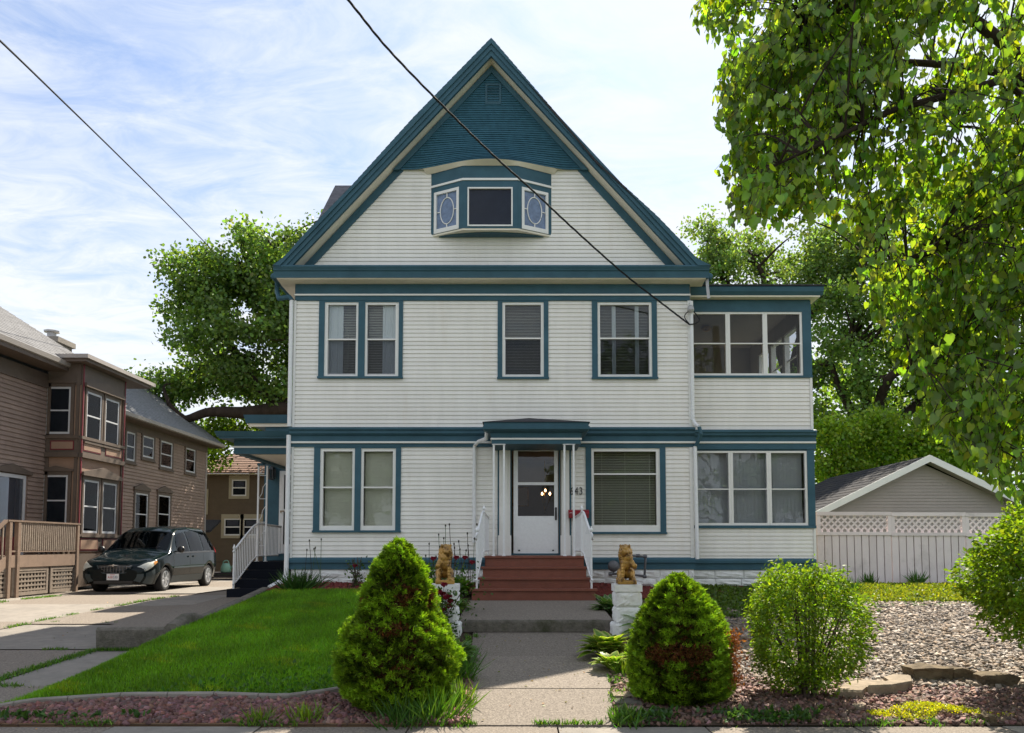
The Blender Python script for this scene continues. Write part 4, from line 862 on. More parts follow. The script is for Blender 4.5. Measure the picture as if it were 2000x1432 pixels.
spout([(xc0 + .06, CYF + .3, zg_ - .06), (xc0 + .05, CYF + .35, Z_(852, CYF)), (X_(934, 862, 15.6), 15.6, Z_(863, 15.6)), (X_(927, 872, 15.93), 15.93, zf(872)), (X_(926, 960, 15.93), 15.93, zf(960)), (X_(926, 1060, 15.93), 15.93, zf(1060))], .036)
gs_ = MB().tube([(X_(1384, 545, RY), RY + .15, Z_(540, RY)), (X_(1387, 580, RY), RY + .12, Z_(580, RY))], .035, 4); gs_.build('gutter_stub', GREY, house)
# ---- side wing, porch and its steps
WY = 20.0; FW = Fr((0, WY, 0), (1, 0, 0), (0, -1, 0)); wx0 = X_(515, 1000, WY)
z4 = Z_(812, 20.5)
pd = (X_(545, 1000, WY), X_(545, 1000, WY) + .95, Z_(1081, WY), Z_(920, WY))
wall_holes(FW, wx0, HX0 - .001, .6, z4 - .3, -.15, 0, [pd], 'wing_wall', BLUE, house); bx('wing_side', wx0, wx0 + .14, WY + .16, 27, .5, z4 - .3, CREAM, house); bx('wing_back', wx0 + .15, HX0 - .01, WY + 1.6, WY + 1.7, .6, z4 - .31, DARK, house)
MB().hexa([(wx0 - .45, WY - .1, z4 - .28), (HX0 - .002, WY - .1, z4 - .28), (HX0 - .002, 27, z4 - .28), (wx0 - .45, 27, z4 - .28), (wx0 - .5, WY - .15, z4 - .08), (HX0 - .002, WY - .15, z4 - .08), (HX0 - .002, 27, z4), (wx0 - .3, 27, z4)]).build('wing_roof', BLUE, house)
bx('wing_soffit', wx0 - .4, HX0 - .003, WY - .06, WY - .002, z4 - .36, z4 - .281, SOFF, house)
sdm = MB(); bars(sdm, FW, pd[0], pd[1], pd[2], pd[3], .11, .11, .10, .22, -.04, .01); zm2 = Z_(997, WY); sdm.fbox(FW, pd[0] + .11, pd[1] - .11, -.04, .01, zm2 - .03, zm2 + .03)
sd_ = sdm.build('side_door', WHITE, house)
fb('pane', FW, pd[0] + .11, pd[1] - .11, -.025, -.02, pd[2] + .22, zm2 - .03, GLASSD, sd_); fb('pane', FW, pd[0] + .11, pd[1] - .11, -.025, -.02, zm2 + .03, pd[3] - .10, GLASSD, sd_)
m = MB()
for z0_, z1_ in ((pd[2] + .24, zm2 - .05), (zm2 + .05, pd[3] - .12)):
    for z, s_ in ((z0_ + .12, 1), (z1_ - .12, -1)):
        for sx in (.18, .3): m.tube([FW.pt(pd[0] + sx + .04 * math.cos(t) * (1 - t / 12), -.005, z + .06 * s_ * math.sin(t)) for t in np.linspace(0, 7, 16)], .006, 5)
m.build('scroll_work', WHITE, sd_)
MB().tube([FW.pt(pd[0] + .05, .01, zm2 - .06), FW.pt(pd[0] + .05, .06, zm2 - .02), FW.pt(pd[0] + .14, .06, zm2 - .02)], .012, 6).build('door_handle', BRON, sd_)
PY = 16.0; px0 = X_(427, 845, PY + .1); zpt = Z_(843, PY); zpc = Z_(886, PY + .3)
pr_ = MB(); fp = Fr((0, PY + .12, 0), (1, 0, 0), (0, -1, 0))
pr_.hexa([(px0, PY, zpt - .10), (HX0 + .12, PY - .0, zpt - .10), (HX0 - .03, WY - .01, zpt - .10), (px0, WY - .01, zpt - .10), (px0 - .03, PY - .07, zpt), (HX0 + .14, PY - .07, zpt), (HX0 - .03, WY - .01, zpt + .16), (px0 - .03, WY - .01, zpt + .10)])
prf = pr_.build('porch_roof', BLUE, house)
x_b0 = X_(457, 870, PY + .35)
bx('porch_beam', x_b0, HX0 - .005, PY + .35, PY + .47, zpc, zpt - .101, BLUE, prf); bx('porch_beam', x_b0, x_b0 + .12, PY + .48, WY - .01, zpc, zpt - .101, BLUE, prf)
bx('beam_moulding', x_b0 - .02, HX0 - .006, PY + .325, PY + .348, zpc + .12, zpc + .155, TRIM, prf); bx('porch_ceiling', x_b0 + .125, HX0 - .01, PY + .475, WY - .012, zpc + .05, zpc + .07, SOFF, prf); bx('porch_soffit', px0 + .04, HX0 - .006, PY + .02, PY + .345, zpt - .13, zpt - .101, BLUE, prf)
zpf = 1.27
bx('porch_floor', -5.9, HX0 - .01, 18.05, WY - .01, zpf - .12, zpf, BLACKC, house); bx('porch_skirt', -5.85, HX0 - .02, 18.4, WY - .02, .5, zpf - .121, BLUE, house)
fb('door_step', FW, wx0 + .2, HX0 - .01, .002, .3, zpf + .002, pd[2] - .01, BLUE, house)
pst = bx('porch_post', -5.80, -5.66, 18.12, 18.26, zpc - .06, zpc - .002, BLUE, house)
for dx in (0, .19):
    bx('post_bar', -5.80 + dx, -5.765 + dx, 18.17, 18.205, zpf + .012, zpc - .061, WHITE, pst); bx('post_foot', -5.82 + dx, -5.745 + dx, 18.15, 18.225, zpf, zpf + .012, WHITE, pst)
m = MB()
for k in range(4):
    z = zpf + .35 + k * .52; m.tube([(-5.77, 18.19, z), (-5.70, 18.19, z + .12), (-5.68, 18.19, z + .26), (-5.61, 18.19, z + .36)], .007, 5); m.tube([(-5.77, 18.19, z), (-5.62, 18.19, z)], .007, 5)
m.build('scroll_work', WHITE, pst)
ss = bx('side_steps', -5.7, HX0 - .02, 17.2, 18.04, .5, .9, BLACKC, house)
for i in range(4):
    y0 = 16.5 + i * .40; z = .575 + .175 * (i + 1)
    bx('step', -5.84 + .02 * (i > 0), HX0 - .02, y0, y0 + (.395 if i < 3 else .35), z - .174, z, BLACKC, ss)
tp = curve([(-5.76, 16.62, 1.50), (-5.76, 16.9, 1.63), (-5.76, 17.7, 1.98), (-5.76, 18.1, 2.09), (-5.76, 18.6, 2.10), (-5.76, 19.9, 2.08)], 8); bt_ = curve([(-5.76, 16.62, .84), (-5.76, 16.9, .92), (-5.76, 17.7, 1.26), (-5.76, 18.1, 1.38), (-5.76, 18.6, 1.39), (-5.76, 19.9, 1.39)], 8)
rl = MB().tube(tp, .024, 8).build('porch_railing', WHITE, house, True); MB().tube(bt_, .016, 6).build('bottom_rail', WHITE, rl, True)
for y, zb_ in ((16.66, .75), (18.14, 1.27), (19.88, 1.27)):
    a = at_y(tp, y); MB().tube([(a.x, y, zb_), (a.x, y, a.z + .02)], .021, 8).build('newel_post', WHITE, rl)
    if y < 19: MB().lathe([(.012, .02), (.035, .05), (.02, .09), (.006, .13)], (a.x, y, a.z), 10).build('finial', WHITE, rl, True)
for y in [16.76 + .105 * k for k in range(30)]:
    a, b = at_y(tp, y), at_y(bt_, y)
    if abs(y - 18.14) > .03: MB().tube([b, a], .0105, 6, False).build('baluster', WHITE, rl)
# ---- things hanging on the house
ql = at(531, 938, WY - .16); lt = thing('wall_lantern', 'black carriage lantern on the teal corner board of the side porch', 'lantern', ql)
mb = MB(); mb.lathe([(.02, .0), (.075, .015), (.075, .03), (.02, .03)], ql, 6).lathe([(.085, .26), (.05, .33), (.015, .36), (.012, .40)], ql, 6); mb.tube([(ql.x, WY - .01, ql.z + .2), (ql.x, WY - .1, ql.z + .44), (ql.x, WY - .16, ql.z + .40)], .012, 6); mb.box(ql.x - .04, ql.x + .04, WY - .02, WY - .002, ql.z + .1, ql.z + .3)
mb.build('lantern_frame', BLACKM, lt)
for k in range(6): a = k * math.pi / 3; MB().tube([(ql.x + .075 * math.cos(a), ql.y + .075 * math.sin(a), ql.z + .03), (ql.x + .082 * math.cos(a), ql.y + .082 * math.sin(a), ql.z + .26)], .010, 4).build('bar', BLACKM, lt)
MB().lathe([(.066, .031), (.072, .255)], ql, 6).build('lantern_glass', LAMPG, lt)
q0, q1 = at(1110, 1012, FY - .03), at(1149, 996, FY - .03); mbx = thing('mailbox', 'red wall mailbox with a white swoosh beside the front door', 'mailbox', ((q0.x + q1.x) / 2, FY - .03, q0.z))
m = MB(); P_ = FA.pt; a0, a1, z0, z1 = q0.x, q1.x, q0.z, q1.z
m.prism([P_(a0, .033, z0), P_(a0, .13, z0), P_(a0, .14, z1 - .06), P_(a0, .10, z1 - .02), P_(a0, .033, z1)], (a1 - a0, 0, 0)); m.build('box', REDP, mbx)
m = MB(); m.prism([P_(a0 - .006, .034, z1 + .004), P_(a0 - .006, .102, z1 - .014), P_(a0 - .006, .148, z1 - .06), P_(a0 - .006, .152, z1 - .09), P_(a0 - .006, .145, z1 - .09), P_(a0 - .006, .142, z1 - .058), P_(a0 - .006, .10, z1 - .017), P_(a0 - .006, .034, z1)], (a1 - a0 + .012, 0, 0)); m.build('lid', REDP, mbx)
m = MB(); m.tube(curve([P_(a0 + .005, .145, z0 + .085), P_(a0 + .045, .146, z0 + .10), P_(a0 + .085, .145, z0 + .085), P_(a0 + .105, .144, z0 + .055)], 6), .005, 5); m.build('swoosh', WHITE, mbx)
gp = thing('gas_pipe', 'dark iron gas pipe loop with regulator against the foundation, behind the right lion', 'gas pipe', (X_(1235, 1130, 15.8), 15.75, .8))
Yp = 15.72; A_ = lambda u, v: at(u, v, Yp)
MB().tube([A_(1190, 1121), A_(1225, 1121), A_(1257, 1125.5), A_(1259, 1124), A_(1261, 1089), A_(1258, 1087), A_(1228, 1085.5), A_(1215, 1086)], .022, 8).build('pipe', IRONP, gp, True)
for u, v in ((1259, 1126), (1260, 1087), (1192, 1121), (1246, 1085.5)): MB().lathe([(.03, -.035), (.036, -.02), (.036, .02), (.03, .035)], A_(u, v), 8, 'x').build('fitting', IRONP, gp)
q = A_(1198, 1106); MB().lathe([(.02, -.06), (.09, -.05), (.11, -.02), (.11, .0), (.08, .02), (.03, .05), (.02, .08)], q, 14, 'y').build('regulator', IRONP, gp, True); MB().tube([q, q + Vector((0, .0, -.14))], .018, 6).build('riser_pipe', IRONP, gp)
# ------------------------------------------------------------------ neighbour house on the left
NBS = mat('brown_clapboard_paint', (.32, .235, .19), .7, .10, 3, .1, 50, .25, col2=(.26, .185, .15), c2=(.5, .75), c2scale=1.3, objvar=.08)
NBT = mat('dark_brown_trim', (.125, .095, .075), .6, .12, 5, .08, 40, .3); NBP = mat('tan_panel_paint', (.31, .20, .14), .65, .1, 5)
NRED = mat('dark_red_trim', (.16, .016, .026), .55, .12, 6); NWH = mat('aluminium_storm_frame', (.55, .56, .58), .45, .06, 10)
NGUT = mat('taupe_gutter', (.36, .325, .30), .45, .08, 4); NROOF = mat('grey_weathered_shingles', (.185, .185, .19), .95, .32, 14, .5, 50, .15, stretch=(1, .35, 1), col2=(.125, .122, .125), c2=(.48, .7), c2scale=2.5)
NROOF2 = mat('slate_grey_shingles', (.20, .205, .215), .95, .3, 14, .5, 50, .15, stretch=(1, .35, 1))
DECKW = mat('deck_timber', (.25, .18, .135), .8, .18, 6, .25, 50, .2, col2=(.22, .155, .115), c2=(.5, .7), c2scale=3, objvar=.15); LATT = mat('grey_lattice_timber', (.26, .215, .175), .9, .2, 8, .3, 50, .15)
NX = -13.0; FN = Fr((NX, 0, 0), (0, 1, 0), (1, 0, 0))       # a = Y, outward = +X
nb = thing('neighbour_house', 'two-storey brown clapboard house with bay window and grey shingle roof', 'house', (-14.5, 24, .4))
def yr(u, v, X): q = atx(u, v, X); return q.y, q.z
def frect(u0, v0, u1, v1, X):      # pixel corners on a wall that runs away from us at this X: top-left, bottom-right
    y0, zt0 = yr(u0, v0, X); y1, zb1 = yr(u1, v1, X); return (y0, y1, zb1, zt0)
zE = 6.35
mw0, mw1 = 12.0, 22.38
def nwin(parent, fr, r, cw=.11, head=True, rail=.5, hood=.10):
    c = (r[0] - cw, r[1] + cw, r[2] - .09, r[3] + .10)
    cs = MB(); bars(cs, fr, *c, cw, cw, .10, .09, .001, .045); w_ = cs.build('window', NBT, parent)
    fm_ = MB(); bars(fm_, fr, *r, .055, .055, .055, .06, .004, .03); z = r[2] + (r[3] - r[2]) * rail; fm_.fbox(fr, r[0] + .055, r[1] - .055, .004, .025, z - .02, z + .02); fm_.build('window_frame', NWH, w_)
    fb('pane', fr, r[0] + .05, r[1] - .05, .006, .010, r[2] + .06, r[3] - .05, GLASSN, w_); fb('blind', fr, r[0] + .05, r[1] - .05, .001, .003, r[2] + .06, r[3] - .05, DARKB, w_)
    if head:
        m = MB(); am = (r[0] + r[1]) / 2; P = fr.pt; q = [(c[0] - .05, c[3]), (c[1] + .05, c[3]), (c[1] + .05, c[3] + hood * .45), (am, c[3] + hood * 1.5), (c[0] - .05, c[3] + hood * .45)]
        m.prism([P(a, .001, z) for a, z in q], fr.n * .075); m.build('window_hood', NBT, w_)
    fb('sill', fr, c[0] - .02, c[1] + .02, .0, .075, c[2] - .03, c[2] + .015, NBT, w_)
    return c
DARKB = mat('drawn_grey_blind', (.085, .09, .10), .8, .1)
# main block
bx('main_wall', NX - 6, NX - .002, mw0, 27.0, .2, zE, NBS, nb)
ms = fb('side_siding', FN, mw0, mw0 + .05, .001, .003, .9, 1.0, NBS, nb)
dr = (yr(-14, 1010, NX)[0], yr(45, 1010, NX)[0], .95, yr(22, 926, NX)[1])
hole_m = [(dr[0] - .12, dr[1] + .12, .5, dr[3] + .12)]
siding(FN, 15.5, 22.36, .95, 5.95, .118, NBS, ms, hole_m, proj=.026, gap=.012)
fb('frieze_board', FN, mw0, 22.36, .001, .05, 5.95, 6.34, NBT, nb)
EX = -12.42
zea = yr(125, 706, EX)[1]
mb = MB(); mb.box(NX - .0, EX, mw0, 22.55, zea - .22, zea - .12); mb.build('eave_soffit', NBT, nb)
mb = MB(); mb.prism([(EX - .01, mw0, zea - .12), (EX + .05, mw0, zea - .10), (EX + .07, mw0, zea + .02), (EX - .01, mw0, zea + .02)], (0, 22.6 - mw0, 0)); mb.build('gutter', NGUT, nb)
def gable_roof(name, m, parent, xe, ze, xr, zr, y0, y1, nc=26, hip=0, thick=.012):
    mb = MB()
    for i in range(nc):
        f0, f1 = i / nc, (i + 1) / nc; xa, za, xb, zb = xe + (xr - xe) * f0, ze + (zr - ze) * f0, xe + (xr - xe) * f1, ze + (zr - ze) * f1
        ya, yb = y1 - hip * f0, y1 - hip * f1
        mb.hexa([(xa, y0, za - .04), (xa, ya, za - .04), (xb, yb, zb - .04), (xb, y0, zb - .04), (xa, y0, za + thick), (xa, ya, za + thick), (xb, yb, zb), (xb, y0, zb)])
    mb.add([(xe, y0, ze - .06), (xe, y1, ze - .06), (xr, y1 - hip, zr - .06), (xr, y0, zr - .06), (2 * xr - xe, y0, ze - .06), (2 * xr - xe, y1, ze - .06)], [(0, 1, 2, 3), (3, 2, 5, 4), (1, 5, 2)])
    return mb.build(name, m, parent)
rf_ = gable_roof('main_roof', NROOF, nb, EX + .02, zea + .03, -16.0, zea + 2.55, mw0, 25.2, 24, 2.2)
cq = atx(100, 668, -15.2); ch_ = MB(); ch_.box(-15.6, -14.9, cq.y - .2, cq.y + .7, 7.2, cq.z - .05).box(-15.68, -14.82, cq.y - .28, cq.y + .78, cq.z - .05, cq.z + .12); cho = ch_.build('chimney', CONC, nb)
MB().lathe([(.14, 0), (.14, .2), (.24, .22), (.24, .27), (.05, .33)], (-15.25, cq.y + .1, cq.z + .12), 8).build('chimney_pot', GREY, cho)
# entry door
D2 = MB(); bars(D2, FN, *dr, .09, .09, .09, .05, .0, .04); dd = D2.build('entry_door', NWH, nb); fb('door_panel', FN, dr[0] + .09, dr[1] - .09, .001, .01, dr[2], dr[2] + .9, NRED, dd); fb('pane', FN, dr[0] + .09, dr[1] - .09, .012, .016, dr[2] + .9, dr[3] - .09, GLASSN, dd); fb('lace_curtain', FN, dr[0] + .12, dr[1] - .12, .001, .006, dr[2] + .9, dr[3] - .1, BLINDG, dd)
m = MB(); m.prism([FN.pt(dr[0] - .15, .0, dr[3] + .03), FN.pt(dr[1] + .25, .0, dr[3] + .03), FN.pt(dr[1] + .25, .0, dr[3] + .10), FN.pt((dr[0] + dr[1]) / 2, 0, dr[3] + .27), FN.pt(dr[0] - .15, .0, dr[3] + .1)], (.08, 0, 0)); m.build('door_hood', NBT, dd)
# two-storey bay
BX = -12.07; bY0, bY1 = 22.4, 24.85; FB1 = Fr((0, bY0, 0), (1, 0, 0), (0, -1, 0)); FB2 = Fr((BX, 0, 0), (0, 1, 0), (1, 0, 0))
bay2 = bx('bay', NX + .001, BX - .001, bY0 + .001, bY1, .5, 6.8, NBP, nb)
zc = lambda v: Z_(v, bY0)
for fr, a0, a1 in ((FB1, NX + .02, BX - .0), (FB2, bY0 + .0, bY1)):
    o = .002 if fr is FB1 else 0
    fb('bay_frieze', fr, a0, a1, .001 + o, .04 + o, zc(752), zc(712), NBT, bay2)
    fb('sill_band', fr, a0, a1, .001 + o, .07 + o, zc(857), zc(851), NBT, bay2); fb('panel_band', fr, a0, a1, .001 + o, .03 + o, zc(884), zc(857.2), NBT, bay2); fb('belt_band', fr, a0, a1, .001 + o, .10 + o, zc(893), zc(884.2), NBT, bay2)
    fb('base_band', fr, a0, a1, .001 + o, .06 + o, .5, zc(1082), NBT, bay2); fb('base_panel_band', fr, a0, a1, .001 + o, .03 + o, zc(1078), zc(1048), NBT, bay2); fb('base_sill', fr, a0, a1, .001 + o, .07 + o, zc(1048) + .002, zc(1043), NBT, bay2)
    n = 1 if fr is FB1 else 2; w_ = (a1 - a0) / n
    for k in range(n):
        for (va, vb_) in ((877, 863), (1073, 1053)):
            p0, p1 = a0 + w_ * k + .16, a0 + w_ * (k + 1) - .16
            fb('panel_frame', fr, p0 - .03, p1 + .03, .032, .040, zc(va) - .03, zc(vb_) + .03, NRED, bay2); fb('panel', fr, p0, p1, .041, .046, zc(va), zc(vb_), NBP, bay2)
    for e in (a0 + .04, a1 - .08): fb('corner_trim', fr, e - .03, e + .05, .001, .045, .6, zc(712), NBT, bay2)
for fr, e in ((FB2, bY0 + .005), (FB2, bY1 - .06)): fb('red_bead', fr, e, e + .045, .04, .062, .6, zc(712), NRED, bay2)
ru = rect(92, 756, 139, 848, bY0); nwin(nb, FB1, ru, .09, True); rl_ = rect(86, 928, 125, 1020, bY0); nwin(nb, FB1, (ru[0], ru[1], Z_(1028, bY0), rl_[3]), .09, True)
zu0, zu1 = yr(200, 866, BX)[1], yr(175, 766, BX)[1]; zl0, zl1 = yr(200, 1042, BX)[1], yr(175, 938, BX)[1]
ya, yb = yr(167, 800, BX)[0], yr(231, 800, BX)[0]; w2 = (yb - ya - .22) / 2
for z0, z1 in ((zu0, zu1), (zl0, zl1)):
    nwin(nb, FB2, (ya, ya + w2, z0, z1), .08, False); nwin(nb, FB2, (yb - w2, yb, z0, z1), .08, False)
    m = MB(); P = FB2.pt; am = (ya + yb) / 2; c0, c1, zc_ = ya - .18, yb + .18, z1 + .10
    m.prism([P(c0, .046, zc_), P(c1, .046, zc_), P(c1, .046, zc_ + .1), P(am, .046, zc_ + .3), P(c0, .046, zc_ + .1)], (.07, 0, 0)); m.build('pediment', NBT, nb)
zr_ = zc(697); mb = MB(); mb.box(NX - .3, -11.72, bY0 - .38, 26.2, zr_ - .11, zr_); mb.build('bay_roof', NGUT, nb); bx('bay_soffit', NX, -11.78, bY0 - .33, 26.0, zr_ - .20, zr_ - .112, NBT, nb)
# rear wing
wY1 = 34.0; zwe = 5.86
bx('rear_wing', NX - 5, NX - .002, 27.02, wY1, .2, zwe, NBS, nb)
ws = fb('wing_siding', FN, 24.9, 24.95, .001, .003, .6, .7, NBS, nb)
U = [frect(246, 842, 261, 902, NX), frect(278, 850, 298, 897, NX), frect(313, 860, 334, 916, NX), frect(362, 874, 379, 925, NX)]; Lw = [frect(263, 962, 285, 1046, NX), frect(308, 966, 329, 1042, NX)]
hs = []
for r in U: hs.append(nwin(nb, FN, r, .10, False))
for r in Lw: hs.append(nwin(nb, FN, r, .10, True, .5, .16))
siding(FN, 24.9, wY1 - .12, .95, 5.5, .118, NBS, ws, hs, proj=.026, gap=.012)
fb('wing_frieze', FN, 24.9, wY1, .001, .04, 5.5, zwe - .002, NBT, nb); fb('wing_corner_post', FN, wY1 - .12, wY1, .001, .04, .6, 5.5, NGUT, nb)
bx('wing_base', NX - .5, NX + .02, 22.6, wY1, .2, .95, CONC, nb)
mb = MB(); mb.box(NX, NX + .5, 24.9, wY1 + .5, zwe - .12, zwe - .02); mb.build('wing_soffit', NBT, nb); mb = MB(); mb.prism([(NX + .48, 24.9, zwe - .1), (NX + .56, 24.9, zwe - .08), (NX + .57, 24.9, zwe + .03), (NX + .48, 24.9, zwe + .03)], (0, wY1 + .6 - 24.9, 0)); mb.build('wing_gutter', NGUT, nb)
gable_roof('wing_roof', NROOF2, nb, NX + .52, zwe + .04, -15.7, zwe + 2.45, 24.9, wY1 + .6, 24)
# deck
dk = thing('timber_deck', 'brown timber deck with baluster railing and lattice skirt beside the van', 'deck', (-12.4, 20.3, .4))
DX = -11.78; FD = Fr((DX, 0, 0), (0, 1, 0), (1, 0, 0)); dy0, dy1 = 18.95, 22.0
ztp, zdk = yr(90, 1019, DX)[1], yr(90, 1085, DX)[1]
bx('deck_floor', NX + .03, DX - .05, dy0, dy1, zdk - .15, zdk, DECKW, dk); fb('rim_board', FD, dy0, dy1, -.05, -.001, zdk - .27, zdk + .02, DECKW, dk)
fb('handrail', FD, dy0 - .05, dy1 + .02, -.09, .03, ztp - .04, ztp, DECKW, dk); fb('bottom_rail', FD, dy0, dy1, -.04, 0, zdk + .09, zdk + .13, DECKW, dk)
for y in (dy0 + .02, dy0 + .35, dy1 - .1): fb('post', FD, y, y + .1, -.075, .022, .4, ztp - .041, DECKW, dk)
for k in range(28): y = dy0 + .48 + k * (dy1 - dy0 - .62) / 28; fb('baluster', FD, y, y + .04, -.03, .008, zdk + .131, ztp - .041, LATT, dk)
FF = Fr((0, dy1, 0), (1, 0, 0), (0, -1, 0)); fb('end_rail', FF, NX + .05, DX - .1, -.03, .03, ztp - .04, ztp - .002, DECKW, dk)
for k in range(8): fb('baluster', FF, NX + .15 + k * .13, NX + .19 + k * .13, -.02, .02, zdk, ztp - .041, LATT, dk)
# stair side down towards the street
m = MB(); P = FD.pt; m.prism([P(dy0 - .05, -.08, ztp - .05), P(dy0 - .05, -.08, ztp - .0), P(dy0 - 1.5, -.08, ztp - .95), P(dy0 - 1.5, -.08, ztp - 1.0)], (.1, 0, 0)); m.build('stair_handrail', DECKW, dk)
m = MB(); m.prism([P(dy0 - .05, -.05, zdk - .27), P(dy0 - .05, -.05, zdk), P(dy0 - 1.5, -.05, zdk - .85), P(dy0 - 1.5, -.05, zdk - 1.1)], (.05, 0, 0)); m.build('stair_stringer', DECKW, dk)
for k in range(9): y = dy0 - .16 - k * .14; q = (dy0 - y) * .655; fb('baluster', FD, y, y + .035, -.05, -.02, zdk - q + .02, ztp - q - .02, LATT, dk)
zl = .44
for y0, y1 in ((dy0 - .8, dy0 + .15), (dy0 + .25, dy0 + 1.72), (dy0 + 1.82, dy1 - .05)):
    m = MB(); ztl = zdk - .28; bars(m, FD, y0, y1, zl, ztl, .08, .08, .08, .08, -.05, -.02); pnl = m.build('lattice_panel', LATT, dk); m = MB(); y = y0 + .10
    while y < y1 - .09: m.fbox(FD, y, y + .055, -.045, -.037, zl + .08, ztl - .08); y += .135
    z = zl + .10
    while z < ztl - .09: m.fbox(FD, y0 + .08, y1 - .08, -.036, -.028, z, z + .045); z += .105
    m.build('lattice_strips', LATT, pnl, kind='stuff')
bx('skirt_board', NX + .1, DX - .3, dy0, dy1, .3, zdk - .3, DARK, dk)
# ------------------------------------------------------------------ small brown house at the back
BHS = mat('olive_brown_siding', (.135, .098, .062), .7, .1, 3); BHR = mat('pinkish_brown_shingles', (.30, .20, .165), .95, .3, 16, .4, 50, .15, stretch=(.4, 1, 1)); BHT = mat('tan_window_trim', (.42, .36, .25), .6, .06)
QY = 38.0; FQ = Fr((0, QY, 0), (1, 0, 0), (0, -1, 0)); bh = thing('back_house', 'small olive brown house with pinkish shingle roof behind the driveway', 'house', (-12, QY, .4))
bx('house_body', -15.5, -8.4, QY, 45, .2, Z_(925, QY), BHS, bh); bsd = fb('siding', FQ, -15.5, -8.4, .001, .004, 1.2, 1.21, BHS, bh)
r1, r2, r3 = rect(453, 937, 482, 969, QY), rect(438, 1013, 471, 1046, QY), rect(475, 1013, 508, 1046, QY)
siding(FQ, -15.45, -8.45, .9, Z_(927, QY), .125, BHS, bsd, [(q[0] - .14, q[1] + .14, q[2] - .14, q[3] + .2) for q in (r1, r2, r3)])
for q in (r1, r2, r3):
    m = MB(); bars(m, FQ, q[0] - .13, q[1] + .13, q[2] - .13, q[3] + .2, .13, .13, .2, .13, .0, .05); w_ = m.build('window', BHT, bh); zz = (q[2] + q[3]) / 2
    m = MB(); bars(m, FQ, *q, .06, .06, .06, .06, .004, .03); m.fbox(FQ, q[0] + .06, q[1] - .06, .004, .03, zz - .03, zz + .03); m.build('sash', TRIM, w_); fb('pane', FQ, q[0] + .05, q[1] - .05, .008, .012, q[2] + .05, q[3] - .05, GLASSN, w_); fb('blind', FQ, q[0] + .05, q[1] - .05, .001, .004, q[2] + .05, q[3] - .05, DARKB, w_)
    fb('lace_blind', FQ, q[0] + .12, q[1] - .12, .0045, .006, zz + .05, q[3] - .1, BLINDG, w_)
mb = MB(); zq = Z_(925, QY)
for i in range(18):
    f0, f1 = i / 18, (i + 1) / 18; y0, y1, z0, z1 = QY - .5 + 4 * f0, QY - .5 + 4 * f1, zq + 1.9 * f0, zq + 1.9 * f1; xa, xb = -15.9 + 3.2 * f0, -15.9 + 3.2 * f1
    mb.hexa([(xa, y0, z0 - .04), (-8, y0, z0 - .04), (-8, y1, z1 - .04), (xb, y1, z1 - .04), (xa, y0, z0 + .03), (-8, y0, z0 + .03), (-8, y1, z1), (xb, y1, z1)])
mb.build('roof', BHR, bh); MB().box(-15.8, -8.1, QY - .48, QY - .38, zq - .1, zq - .045).build('gutter', BHT, bh)
wq = rect(398, 955, 407, 1005, QY); fb('side_window', FQ, wq[0], wq[1], .0, .05, wq[2], wq[3], BHT, bh)
eh = rect(398, 1030, 414, 1080, 36.5); MB().prism([(eh[0] - .3, 35.6, eh[3] - .15), (eh[0] - .3, 36.9, eh[3] + .35), (eh[0] - .3, 36.9, eh[3] + .25), (eh[0] - .3, 35.6, eh[3] - .25)], (.9, 0, 0)).build('entry_hood', SHROOF, bh); bx('entry_post', eh[0] + .1, eh[0] + .3, 35.8, 35.95, .3, eh[3] - .12, BHT, bh)
# clutter in front of it
can_m = mat('pale_green_plastic', (.17, .33, .26), .5, .06); q = at(441, 1118, 30)
wc = thing('watering_can', 'pale green plastic watering can on the dark crate behind the van', 'watering can', (q.x, 30, q.z))
MB().lathe([(.17, 0), (.19, .05), (.18, .18), (.13, .30), (.08, .33)], q, 12).build('body', can_m, wc, True); MB().tube(curve([q + Vector((-.12, 0, .25)), q + Vector((-.08, 0, .40)), q + Vector((.06, 0, .42)), q + Vector((.12, 0, .28))], 5), .022, 6).build('handle', can_m, wc, True); MB().tube([q + Vector((.14, 0, .10)), q + Vector((.30, 0, .30)), q + Vector((.36, 0, .36))], [.03, .022, .04], 8).build('spout', can_m, wc, True)
cb = thing('planter_box', 'dark wooden planter box carrying the watering can behind the van', 'planter', (q.x + .1, 30.2, .4)); DW_ = mat('dark_stained_wood', (.03, .024, .028), .8, .2)
for k in range(4): bx('plank', q.x - .55, q.x + .8, 29.75 + .005 * (k % 2), 29.8 + .005 * (k % 2), .40 + k * (q.z - .41) / 4, .40 + (k + 1) * (q.z - .41) / 4 - .01, DW_, cb)
bx('box_top', q.x - .55, q.x + .8, 29.81, 30.5, q.z - .03, q.z - .002, DW_, cb)
bx('table_top', q.x - 1.2, q.x + .0, 31, 31.7, 1.0, 1.05, DW_, cb) if False else None
q2 = at(410, 1095, 31); wb = thing('trash_bin', 'pale grey covered bin standing behind the rear of the van', 'bin', (q2.x, 31, .4)); MB().lathe([(.16, 0), (.18, .3), (.20, .52), (.16, .60), (.05, .62)], (q2.x, 31, .4), 12).build('bin_body', GREY, wb, True); MB().lathe([(.215, 0), (.22, .03), (.15, .08)], (q2.x, 31, .96), 12).build('bin_lid', GREY, wb, True)
